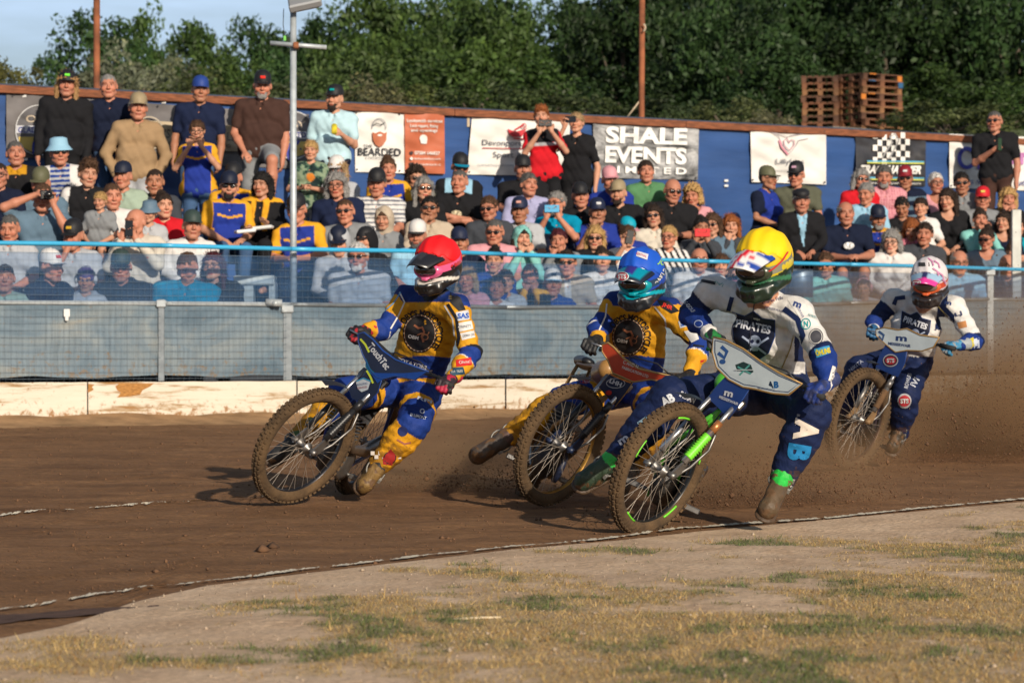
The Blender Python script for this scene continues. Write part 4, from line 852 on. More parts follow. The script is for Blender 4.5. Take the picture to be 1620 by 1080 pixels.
def body_mesh(pose, wd_, belly, kind, yaw, pitch):
    key = ('b', pose, wd_, belly, kind, yaw, pitch)
    if key in _pc: return _pc[key]
    sh, hip, kn, an, ar, sx = skeleton(pose, wd_, belly); s = SDF(); torso(s, sh, wd_, belly, 0, kind == 'f')
    s.c((0, .03, .52), (0, .010, .65), .054 if kind == 'm' else .045, .052 if kind == 'm' else .043, k=.03)
    f = 1.0 if kind == 'm' else .86
    for i in (0, 1):
        el, wr, hd, up, cu = ar[i]; s.c(sh[i], el, .050 * f * wd_, .040 * f, k=.02); s.c(el, el + (wr - el) * .35, .039 * f, .043 * f, k=.015); s.c(el + (wr - el) * .35, wr, .043 * f, .026 * f, k=.015)
        hand(s, wr, hd, up, -1 if i == 0 else 1, cu)
        s.c(hip[i], kn[i], .088 * f, .058, k=.03); s.c(kn[i], kn[i] + (an[i] - kn[i]) * .4, .056, .060, k=.02); s.c(kn[i] + (an[i] - kn[i]) * .4, an[i], .060, .038, k=.02)
        s.c(an[i], an[i] + np.array((0, .02, -.05)), .038, .036, k=.02); s.c(an[i] + np.array((0, .02, -.055)), an[i] + np.array((0, -.17, -.07)), .036, .03, k=.02)
    V, F = s.build(.0105); c = np.ones((len(V), 3))
    Vh, Fh, ch = head('k' if kind == 'k' else ('f' if kind == 'f' else 'm'))
    Rm = np.array(Matrix.Rotation(R(yaw), 3, 'Z') @ Matrix.Rotation(R(pitch), 3, 'X')); Vh = Vh * np.array([1.13, 1.06, 1.06]) @ Rm.T + np.array((0, -.014, .712))
    me = mesh_np('body', np.concatenate([V, Vh]), np.concatenate([F, Fh + len(V)]), mskin, True, np.concatenate([c, ch]))
    _pc[key] = me; return me
def top_mesh(pose, wd_, belly, kind, sleeve, style):
    key = ('t', pose, wd_, belly, kind, sleeve, style)
    if key in _pc: return _pc[key]
    sh, hip, kn, an, ar, sx = skeleton(pose, wd_, belly); s = SDF(); inf = .017 if style not in ('hoodie', 'jacket', 'fleece') else .019; torso(s, sh, wd_, belly, inf, kind == 'f')
    f = 1.0 if kind == 'm' else .88
    for i in (0, 1):
        el, wr = ar[i][0], ar[i][1]
        if sleeve == 's': e = sh[i] + (el - sh[i]) * .68; s.c(sh[i], e, .056 * f * wd_ + inf * .6, .060 * f, k=.025)
        elif sleeve == 'l': s.c(sh[i], el, .052 * f * wd_ + inf, .044 * f + inf * .9, k=.025); s.c(el, el + (wr - el) * .93, .043 * f + inf * .8, .033 * f + inf * .5, k=.02)
        else: s.c(sh[i] * np.array((.75, 1, 1.03)), sh[i], .05 * wd_, .052 * wd_, k=.02)
    if style == 'hoodie': s.c((-.07, .065, .575), (.07, .065, .575), .045, k=.04); s.c((-.075, .0, .56), (-.03, -.075, .50), .03, k=.03); s.c((.075, .0, .56), (.03, -.075, .50), .03, k=.03)
    elif style in ('polo', 'jacket', 'team', 'fleece', 'shirt'): s.c((-.055, .055, .585), (.055, .055, .585), .024, k=.02); s.c((-.066, .03, .585), (-.03, -.062, .535), .017, k=.012); s.c((.066, .03, .585), (.03, -.062, .535), .017, k=.012)
    if style == 'vest': s.cut((0, -.03, .60), (.085, .12, .13), k=.01)
    else: s.cut((0, -.015, .63), (.062, .085, .075), k=.008)
    if style in ('shirt', 'polo', 'team', 'jacket'): s.cut((0, -.115, .52), (.022, .06, .055), k=.008)
    V, F = s.build(.0125, noise=lambda x, y, z: .0045 * np.sin(38 * z + 14 * x + 6 * np.sin(9 * x)) * np.sin(21 * x - 13 * y + 11 * z) + .0025 * np.sin(60 * z - 30 * x + 20 * y))
    me = mesh_np('shirt', V, F, mcloth, True, np.ones((len(V), 3))); _pc[key] = (me, V, F); return _pc[key]
def pants_mesh(pose, wd_, belly, kind, short):
    key = ('p', pose, wd_, kind, short)
    if key in _pc: return _pc[key]
    sh, hip, kn, an, ar, sx = skeleton(pose, wd_, belly); s = SDF(); f = 1.0 if kind == 'm' else .88
    s.c((-.085, .02, .07), (.085, .02, .07), .130 + .02 * belly, k=.04)
    for i in (0, 1):
        if short: s.c(hip[i], kn[i] + (hip[i] - kn[i]) * .15, .10 * f, .084, k=.03)
        else: s.c(hip[i], kn[i], .10 * f, .072, k=.03); s.c(kn[i], an[i], .072, .056, k=.02)
    V, F = s.build(.015, noise=lambda x, y, z: .003 * np.sin(40 * z + 20 * y) * np.sin(26 * x + 15 * y))
    me = mesh_np('trousers', V, F, mcloth, True, np.ones((len(V), 3))); _pc[key] = me; return me
def hair_mesh(style):
    if ('h', style) in _pc: return _pc[('h', style)]
    s = SDF(); g = {'short': .008, 'crop': .003, 'long': .014, 'wavy': .022, 'curly': .028, 'bun': .008, 'kid': .012, 'fringe': .006, 'bob': .018, 'quiff': .010}[style]
    s.e((0, .014, .036), (.078 + g, .096 + g, .090 + g)); off = .004
    if style == 'quiff': s.c((-.03, -.06, .115), (.035, -.05, .125), .026, k=.03); s.e((0, .0, .115), (.06, .07, .035), k=.03)
    if style == 'kid': off = -.008
    if style == 'fringe': s.cut((0, -.02, .16), (.10, .13, .115), k=.01)
    s.plane((0, .66, .75), off - (.012 if style in ('long', 'bob', 'wavy') else 0))
    if style in ('short', 'crop', 'fringe', 'quiff', 'kid', 'bun'):
        s.cut((-.085, -.04, -.02), (.03, .05, .05), k=.01); s.cut((.085, -.04, -.02), (.03, .05, .05), k=.01)
    V1 = None
    s2 = []
    if style in ('long', 'wavy', 'bob', 'curly'):
        L_ = {'long': -.27, 'wavy': -.20, 'bob': -.10, 'curly': -.08}[style]; rr = .026 if style == 'long' else .034
        t_ = SDF()
        for q in (-1, 1):
            t_.c((q * .070, .0, .07), (q * .088, .015, -.04), rr, rr, k=.03); t_.c((q * .088, .015, -.04), (q * .105, -.025 if style == 'long' else .0, L_), rr, rr * .8, k=.03)
        t_.c((-.05, .085, .03), (-.06, .08, L_), .045, .04, k=.04); t_.c((.05, .085, .03), (.06, .08, L_), .045, .04, k=.04)
        s2.append(t_)
    if style == 'bun': t_ = SDF(); t_.e((0, .075, .125), (.042, .042, .038)); s2.append(t_)
    am = {'curly': .008, 'wavy': .006, 'crop': .0016}.get(style, .0036)
    nzf = lambda x, y, z: am * (np.sin(95 * x + 25 * z + 20 * y) * np.sin(80 * y + 40 * z) + .6 * np.sin(150 * x - 60 * z) + .5 * np.sin(170 * z + 90 * y))
    V, F = s.build(.0085, noise=nzf)
    for q in s2: a, b_ = q.build(.0095, noise=nzf); F = np.concatenate([F, b_ + len(V)]); V = np.concatenate([V, a])
    r = np.random.default_rng(5); nt = {'crop': 500, 'long': 1300, 'wavy': 1300, 'bob': 1100, 'curly': 1200}.get(style, 900); i = r.integers(0, len(V), nt); B = V[i]; nn_ = B - np.array((0, .02, .02)); nn_ /= np.linalg.norm(nn_, axis=1)[:, None]
    ln = {'crop': .009, 'long': .040, 'wavy': .035, 'bob': .030, 'curly': .022, 'kid': .022, 'quiff': .026}.get(style, .017); dn_ = np.array((0, .25, -1.)) if style != 'curly' else np.zeros(3)
    d_ = nn_ * .75 + dn_ * np.where(B[:, 2:3] < .10, .8, .1) + r.normal(0, .45, (nt, 3)); d_ /= np.linalg.norm(d_, axis=1)[:, None]; sd_ = np.cross(d_, r.normal(0, 1, (nt, 3))); sd_ /= np.linalg.norm(sd_, axis=1)[:, None]
    L_ = ln * r.uniform(.5, 1.3, (nt, 1)); T_ = np.stack([B - sd_ * .0035 - nn_ * .002, B + sd_ * .0035 - nn_ * .002, B + d_ * L_], 1).reshape(-1, 3); F2 = [tuple(f) for f in F] + [tuple(len(V) + 3 * k + q for q in range(3)) for k in range(nt)]
    me = mesh_np('hair', np.concatenate([V, T_]), F2, mhair); _pc[('h', style)] = me; return me
def beard_mesh():
    if 'beard' in _pc: return _pc['beard']
    s = SDF(); s.e((0, -.018, -.035), (.066, .072, .076)); s.c((-.02, -.07, -.095), (.02, -.07, -.095), .024, k=.03); s.plane((0, -.75, -.66), .052); s.cut((0, -.10, -.020), (.028, .05, .032), k=.006); s.cut((0, -.10, -.056), (.017, .04, .007), k=.003)
    V, F = s.build(.006, noise=lambda x, y, z: .0015 * np.sin(160 * x) * np.sin(150 * z)); _pc['beard'] = mesh_np('beard', V, F, mhair); return _pc['beard']
def hat_mesh(style):
    if ('hat', style) in _pc: return _pc[('hat', style)]
    m = MB(); b = None
    if style in ('cap', 'flatcap'):
        pr = [(.104, .0), (.104, .03), (.098, .062), (.076, .092), (.042, .109), (.001, .113)] if style == 'cap' else [(.104, .01), (.112, .035), (.105, .062), (.07, .078), (.03, .084), (.001, .085)]
        m.lathe(pr, (0, 0, 0), n=28); m.v = [(x * .81, y * .98 + .012, z + .052 + .10 * y) for x, y, z in m.v]; m.ball((0, .012, .163 if style == 'cap' else .135), .007, n=8, m=4)
        b = MB(); P = []
        for i in range(13):
            a = math.pi * i / 12; rx, ry = .080, .088 if style == 'cap' else .040
            P.append((rx * math.cos(a), -.070 - ry * math.sin(a) * (1.0), .064 - .020 * math.sin(a) - .018 * abs(math.cos(a)) ** 2))
        Q = [(x * .95, -.060 - .022 * math.sin(math.pi * i / 12), z + .010) for i, (x, y, z) in enumerate(P)]
        V = P + Q; n = 13; F = [(i, i + 1, n + i + 1, n + i) for i in range(12)]
        V2 = [(x, y, z - .005) for x, y, z in V]; b.add(V + V2, F + [tuple(k + 26 for k in f[::-1]) for f in F] + [(i, i + 26, i + 27, i + 1) for i in range(12)])
    elif style == 'bucket':
        m.lathe([(.150, -.002), (.110, .045), (.104, .052), (.092, .115), (.05, .128), (.001, .130)], (0, .0, .03), n=28); m.v = [(x * .88, y * .98 + .01, z) for x, y, z in m.v]
    elif style == 'beanie':
        m.lathe([(.100, .0), (.104, .012), (.100, .03), (.102, .05), (.09, .09), (.05, .12), (.001, .13)], (0, .0, .02), n=28); m.v = [(x * .86, y * 1.02 + .012, z + .09 * y) for x, y, z in m.v]
    if style == 'hood':
        s = SDF(); s.e((0, .03, .03), (.108, .125, .125)); s.c((0, .05, -.02), (0, .055, -.14), .095, .10, k=.04); s.cut((0, -.11, -.005), (.072, .14, .098), k=.012)
        V, F = s.build(.009, noise=lambda x, y, z: .002 * np.sin(60 * x + 30 * z)); me = mesh_np('hood', V, F, mcloth, True, np.ones((len(V), 3)))
    else: me = m.mesh('hat', mobj)
    _pc[('hat', style)] = (me, b.mesh('brim', mobj) if b else None); return _pc[('hat', style)]
def eyewear_mesh(style):
    if style in _pc: return _pc[style]
    m = MB()
    if style == 'shades':
        for q in (-1, 1):
            m.ball((q * .033, -.101, .014), (.027, .006, .018), n=14, m=8); m.tube([(q * .058, -.094, .022), (q * .078, -.05, .018), (q * .084, .01, .016)], .004, 5)
        m.tube([(-.012, -.104, .020), (.012, -.104, .020)], .0045, 6); me = m.mesh('sunglasses', mgls)
    else:
        for q in (-1, 1):
            m.tube([(q * .032 + .024 * math.cos(a), -.102, .012 + .018 * math.sin(a)) for a in np.linspace(0, 2 * math.pi, 15)[:-1]], .0032, 5, closed=True); m.tube([(q * .056, -.098, .02), (q * .078, -.05, .018), (q * .083, .01, .016)], .003, 5)
        m.tube([(-.010, -.104, .016), (.010, -.104, .016)], .003, 5); me = m.mesh('spectacles', mfrm)
    _pc[style] = me; return me
def ears_mesh():
    if 'ears' in _pc: return _pc['ears']
    m = MB(); m.tube([(.098 * math.cos(a), .012, .03 + .112 * math.sin(a)) for a in np.linspace(0, math.pi, 13)], .009, 8)
    for q in (-1, 1): m.ball((q * .096, .012, .01), (.024, .038, .046), n=14, m=8)
    _pc['ears'] = m.mesh('ear_defenders', mobj); return _pc['ears']
CC = dict(black=(.012, .012, .014), navy=(.010, .016, .045), dnavy=(.008, .012, .03), white=(.62, .60, .58), cream=(.55, .50, .42), grey=(.20, .21, .22), lgrey=(.38, .39, .41), dgrey=(.045, .05, .06), pink=(.58, .27, .30), red=(.50, .012, .02), dred=(.22, .01, .02),
          teal=(.0, .22, .36), lblue=(.26, .46, .60), pblue=(.42, .60, .66), blue=(.015, .045, .22), royal=(.016, .035, .24), denim=(.05, .10, .20), brown=(.055, .028, .022), tan=(.30, .20, .11), green=(.08, .20, .09), lgreen=(.30, .38, .30), mint=(.20, .48, .44), olive=(.09, .095, .065),
          orange=(.6, .2, .03), yellow=(.65, .32, .02), lilac=(.34, .34, .52), beige=(.44, .36, .27), camo=(.10, .10, .055), purple=(.06, .04, .14), khaki=(.28, .22, .13), steel=(.10, .16, .22), rose=(.40, .12, .16), gcap=(.03, .05, .045), turq=(.0, .30, .42))
HC = dict(black=(.010, .008, .007), dark=(.025, .014, .009), brown=(.07, .035, .018), ginger=(.25, .075, .02), blond=(.42, .26, .10), fair=(.34, .22, .11), grey=(.22, .21, .20), white=(.5, .48, .46), dgrey=(.09, .085, .08), burgundy=(.06, .008, .014), long_blond=(.30, .17, .07))
SK = dict(f=(.47, .235, .150), t=(.34, .150, .085), r=(.43, .180, .112), d=(.26, .11, .065), p=(.54, .30, .21))
SPX = [0, 200, 460, 700, 1000, 1300, 1620]
def rowD(px, row): f = fenceD(px); w_ = wallD(px); return f + .74 + (w_ - f - 1.35) * max(row, 0) / 6.0
seats = []
PEOPLE = []
def person(px, ytop, row, pose, kind, sk, hair, hat, eye, top, pants, label, yaw=0, pitch=0, hy=None, wd_=1.0, belly=0., sc=1.0, beard=None, pat=None, D=None, hatc2=None, brimc=None, ears=None, group='spectators'):
    rnd = random.Random(int(px * 7 + ytop)); D = D or rowD(px, row) + rnd.uniform(-.05, .05)
    if kind == 'k': wd_ = .82
    if kind == 'f' and wd_ == 1.0: wd_ = .88
    wd_ = round(wd_ * 20) / 20; belly = round(belly * 2) / 2; pitch = round(pitch / 8) * 8; hyaw = round((hy if hy is not None else rnd.choice((-24, -12, -12, 0, 0, 12))) / 12) * 12; pitch = pitch or rnd.choice((0, 0, 8))
    zt_ = CZ + (HZ - ytop) * D / FP; tophead = .712 + (.134 if hat is None else .16); X0 = (px - 810) * D / FP
    st = pose in ST_; z0 = zt_ - tophead * sc
    root = empty('person', (X0, D, z0), label, 'person', group); root.rotation_euler = (R(rnd.uniform(-2, 6)) if row < 5 and pose not in ST_ else 0, R(rnd.uniform(-4, 4)), R(yaw + rnd.uniform(-9, 9))); root.scale = (sc,) * 3
    skc = SK[sk]; j = rnd.uniform(.9, 1.1)
    put('body', body_mesh(pose, wd_, belly, kind, hyaw, pitch), root, color=tuple(c * j for c in skc))
    style, sleeve, tc_ = top; res = top_mesh(pose, wd_, belly, kind, sleeve, style); me = res[0]
    if pat or style == 'team':
        V = res[1]; x, y, z = V.T; col = np.ones((len(V), 3))
        if style == 'team' and not pat: pat = 'team'
        if pat == 'team':
            col[:] = CC['royal']; ax = np.abs(x); ye = np.array(CC['yellow']); col[(ax > .165) & (z > .30)] = ye; col[(z > .555)] = ye
            col[(np.abs(z - .42 - .25 * (ax - .06)) < .012) & (y < 0) & (ax < .13)] = ye; col[(ax > .15) & (z < .30)] = ye
        elif pat == 'hstripe': w = (z % .045) < .018; col[:] = CC['white']; col[w] = (.12, .13, .16)
        elif pat == 'bstripe': w = (z % .05) < .022; col[:] = CC['blue']; col[w] = CC['lgrey']; col[np.abs(x) > .10] = CC['white']
        elif pat == 'nstripe': w = ((z % .11) < .05) & (z < .5); col[:] = CC['dnavy']; col[w] = CC['steel']
        elif pat == 'vstripe': w = (np.abs(x) < .05) & (y < 0); col[:] = CC['dnavy']; col[w] = CC['white']
        elif pat == 'yoke': col[:] = CC['dnavy']; col[z > .40] = CC['teal']
        elif pat == 'jacket3': col[:] = CC['black']; w = (z > .40) & (np.abs(x) < .15); col[w] = CC['lblue']; col[(z < .43) & (z > .33) & (np.abs(x) < .11)] = CC['yellow']
        elif pat == 'scarf': col[:] = CC['black']; w = (np.abs(np.abs(x) - .065) < .028) & (y < 0) & (z > .25); col[w] = CC['yellow']; col[z > .54] = CC['yellow']
        elif pat == 'collar': col[:] = CC['black']; col[(z > .50) & (np.abs(x) < .11)] = np.array(CC['yellow']) * .7
        elif pat == 'white_hem': col[:] = CC['black']; col[(np.abs(x) > .17) | (z < .2)] = CC['white']
        elif pat == 'camoshirt': n_ = fbm(x * 22, z * 22 + y * 9, 3, 4); col[:] = (.06, .12, .08); col[n_ > .52] = (.20, .26, .17); col[n_ < .40] = (.015, .03, .03); col[(np.hypot(x - .02, z - .40) < .05)] = CC['orange']
        elif pat == 'football': col[:] = CC['red']; col[z > .42] = CC['black']; col[(np.abs(z - .40) < .016)] = CC['lgrey']; col[np.abs(x) > .19] = CC['red']
        elif pat == 'blockstripe': w = ((x + z * .5) % .07) < .03; col[:] = CC['white']; col[w] = CC['black']
        elif pat == 'check': w = ((x % .02) < .009) | ((z % .02) < .009); col[:] = CC['rose']; col[w] = CC['pink']
        elif pat == 'cardi': col[:] = CC['denim']; w = (np.abs(x) < .05) & (y < 0); col[w] = CC['white']
        elif pat == 'open': col[:] = tc_; col[(np.abs(x) < .035) & (y < 0)] = CC['white']
        elif pat == 'suit': col[:] = CC['black']; col[(np.abs(x) < .15 * (z - .2)) & (y < 0)] = CC['lblue']
        elif pat == 'navyteal': col[:] = CC['royal']; col[np.abs(x) > .155] = CC['dnavy']
        elif pat == 'mintback': col[:] = CC['mint']
        me = mesh_np('shirt', V, res[2], mcloth, True, col); tc_ = (1, 1, 1)
    names_ = {'hoodie': 'hoodie', 'jacket': 'jacket', 'fleece': 'jacket', 'vest': 'vest_top', 'polo': 'polo_shirt', 'team': 'team_shirt'}
    put(names_.get(style, 'shirt'), me, root, color=tc_)
    if pants: put('shorts' if pants[0] == 's' else 'trousers', pants_mesh(pose, wd_, belly, kind, pants[0] == 's'), root, color=CC[pants[1:]])
    hp = Vector((0, -.014, .712)); hr = (R(pitch), 0, R(hyaw)); hs = 1.06 * (.90 if kind == 'k' else (.95 if kind == 'f' else 1.0))
    # order of rotation matches Rz @ Rx
    if hair: put('hair', hair_mesh(hair[0]), root, loc=hp, rot=hr, scale=hs, color=HC[hair[1]])
    if beard: put('beard', beard_mesh(), root, loc=hp, rot=hr, scale=hs, color=HC[beard])
    if hat:
        hm, bm_ = hat_mesh(hat[0]); c1 = CC.get(hat[1]); o = put('cap' if hat[0] in ('cap', 'flatcap') else hat[0] if hat[0] != 'bucket' else 'bucket_hat', hm, root, loc=hp, rot=hr, scale=hs, color=c1)
        if bm_: q = put('brim', bm_, o, color=CC[brimc] if brimc else c1)
        if hatc2: q = MB(); q.box((0, -.083, .098), (.05, .014, .030), M3=Matrix.Rotation(R(-38), 3, 'X'), bev=.004); k_ = wput('cap_badge', q.mesh('cap_badge', mobj)); k_.parent = o; k_.color = (*hatc2, 1)
    if eye: put('sunglasses' if eye == 'shades' else 'spectacles', eyewear_mesh(eye), root, loc=hp, rot=hr, scale=hs)
    if ears: put('ear_defenders', ears_mesh(), root, loc=hp, rot=hr, scale=hs, color=CC[ears])
    root['hr'] = hr; PEOPLE.append((root, pose)); 
    if not st: seats.append((px, D, z0, row))
    return root
def held(name, root, local, size, mat, label, cat, rot=0, bev=.004, extra=None):
    """a thing held by a person: top-level, at a point of that person's own frame"""
    bpy.context.view_layer.update(); Mx = root.matrix_world; p = Mx @ Vector(local); m = MB(); m.box((0, 0, 0), size, bev=bev)
    o = put(name, m.mesh(name, mat), loc=p, rot=(0, R(rot), root.rotation_euler.z)); tag(o, label, cat)
    if extra: q = MB(); extra(q); k_ = wput('lens' if cat != 'cup' else 'lid', q.mesh('lens', mgls)); k_.parent = o; k_.location = (0, 0, 0)
    return o
def lensx(q): q.lathe([(.001, -.004), (.007, -.004), (.007, 0)], (.045, -.002, .02), axis=(0, 1, 0), n=10)
T = lambda style, sl, c: (style, sl, CC[c])
mph = M('phone_black', (.012, .012, .014), .25, spec=.6); mphr = M('phone_red', (.6, .015, .02), .4); mphb = M('phone_blue', (.12, .42, .68), .35)
# ---- standing along the wall
P = person
a = P(99, 111, 5.5, 'stand', 'm', 'r', ('long', 'long_blond'), ('cap', 'black'), None, T('fleece', 'l', 'black'), 'lblack', 'standing man with long curly blond hair, black cap and black sweatshirt', wd_=1.1, belly=.5, hatc2=(.15, .7, .05), group='spectators standing by the wall')
a = P(177, 118, 5.6, 'stand', 'm', 'r', ('crop', 'grey'), None, None, T('shirt', 's', 'dnavy'), 'ldenim', 'standing grey haired man in black body warmer and jeans', group='spectators standing by the wall')
a = P(214, 147, 5.0, 'stand_pocket', 'm', 'r', ('short', 'grey'), ('cap', 'khaki'), None, T('jacket', 'l', 'tan'), 'llgrey', 'standing older man in tan jacket and khaki cap', yaw=12, belly=.5, sc=1.03, group='spectators standing by the wall')
a = P(312, 121, 5.7, 'stand', 'm', 't', ('crop', 'dark'), ('cap', 'blue'), None, T('shirt', 's', 'navy'), 'ldenim', 'standing tanned man in navy cap and navy T-shirt', yaw=8, wd_=1.05, group='spectators standing by the wall')
a = P(314, 190, 4.2, 'stand_phone', 'k', 'f', ('kid', 'brown'), None, 'specs', ('team', 's', (1, 1, 1)), 'ldenim', 'boy in glasses and blue and yellow team shirt standing with hands at his face', sc=.93, yaw=5, group='spectators standing by the wall')
a = P(411, 113, 5.5, 'leg_up', 'm', 'r', ('crop', 'dgrey'), ('cap', 'black'), None, T('shirt', 's', 'brown'), 'sgrey', 'big bearded man in brown T-shirt and red fronted cap, one leg raised', beard='grey', wd_=1.15, belly=1, hatc2=(.7, .02, .01), sc=1.05, group='spectators standing by the wall')
a = P(524, 135, 5.5, 'stand_drink', 'm', 'f', ('crop', 'dark'), ('cap', 'black'), None, T('polo', 's', 'pblue'), 'ldnavy', 'standing man in pale blue polo and black cap holding a can', beard='dark', wd_=1.05, yaw=-6, hatc2=(.0, .3, .3), group='spectators standing by the wall')
held('drink_can', a, (.07, -.30, .37), (.06, .06, .12), M('can_yellow', (.55, .45, .02), .4, var=.5, vscale=20), 'yellow drink can in the hand of the pale blue polo man', 'can', bev=.016)
a = P(488, 222, 4.0, 'stand_hold', 'k', 'f', ('kid', 'blond'), None, None, T('shirt', 's', 'green'), 'llgrey', 'small blond boy in green leaf pattern shirt beside the lamp post', pat='camoshirt', sc=.88, group='spectators standing by the wall')
a = P(862, 168, 5.4, 'stand_phone', 'k', 'f', ('quiff', 'ginger'), None, None, T('shirt', 's', 'red'), 'sblack', 'ginger haired boy in red and black football shirt filming with a phone', pat='football', sc=1.0, yaw=6, group='spectators standing by the wall')
held('phone', a, (0, -.31, .63), (.15, .012, .075), mph, 'dark phone held by the boy in the red football shirt', 'phone', extra=lensx)
a = P(912, 178, 5.5, 'stand_one_phone', 'k', 'f', ('kid', 'fair'), None, None, T('shirt', 's', 'black'), 'sblack', 'boy in all black clothes holding a phone across his face', sc=1.0, yaw=-10, group='spectators standing by the wall')
held('phone', a, (-.02, -.22, .75), (.13, .012, .075), mph, 'black phone over the face of the boy in black', 'phone', extra=lensx)
a = P(1576, 176, 5.5, 'stand_drink_r', 'm', 'r', ('crop', 'dgrey'), None, 'shades', T('shirt', 's', 'black'), 'lbrown', 'standing man in black T-shirt and sunglasses at the right holding a bottle', wd_=1.1, sc=1.06, yaw=-6, hy=-12, group='spectators standing by the wall')
held('bottle', a, (.06, -.27, .42), (.05, .05, .17), M('bottle_dark', (.02, .05, .02), .2), 'dark bottle in the hand of the man standing at the right', 'bottle', bev=.012)
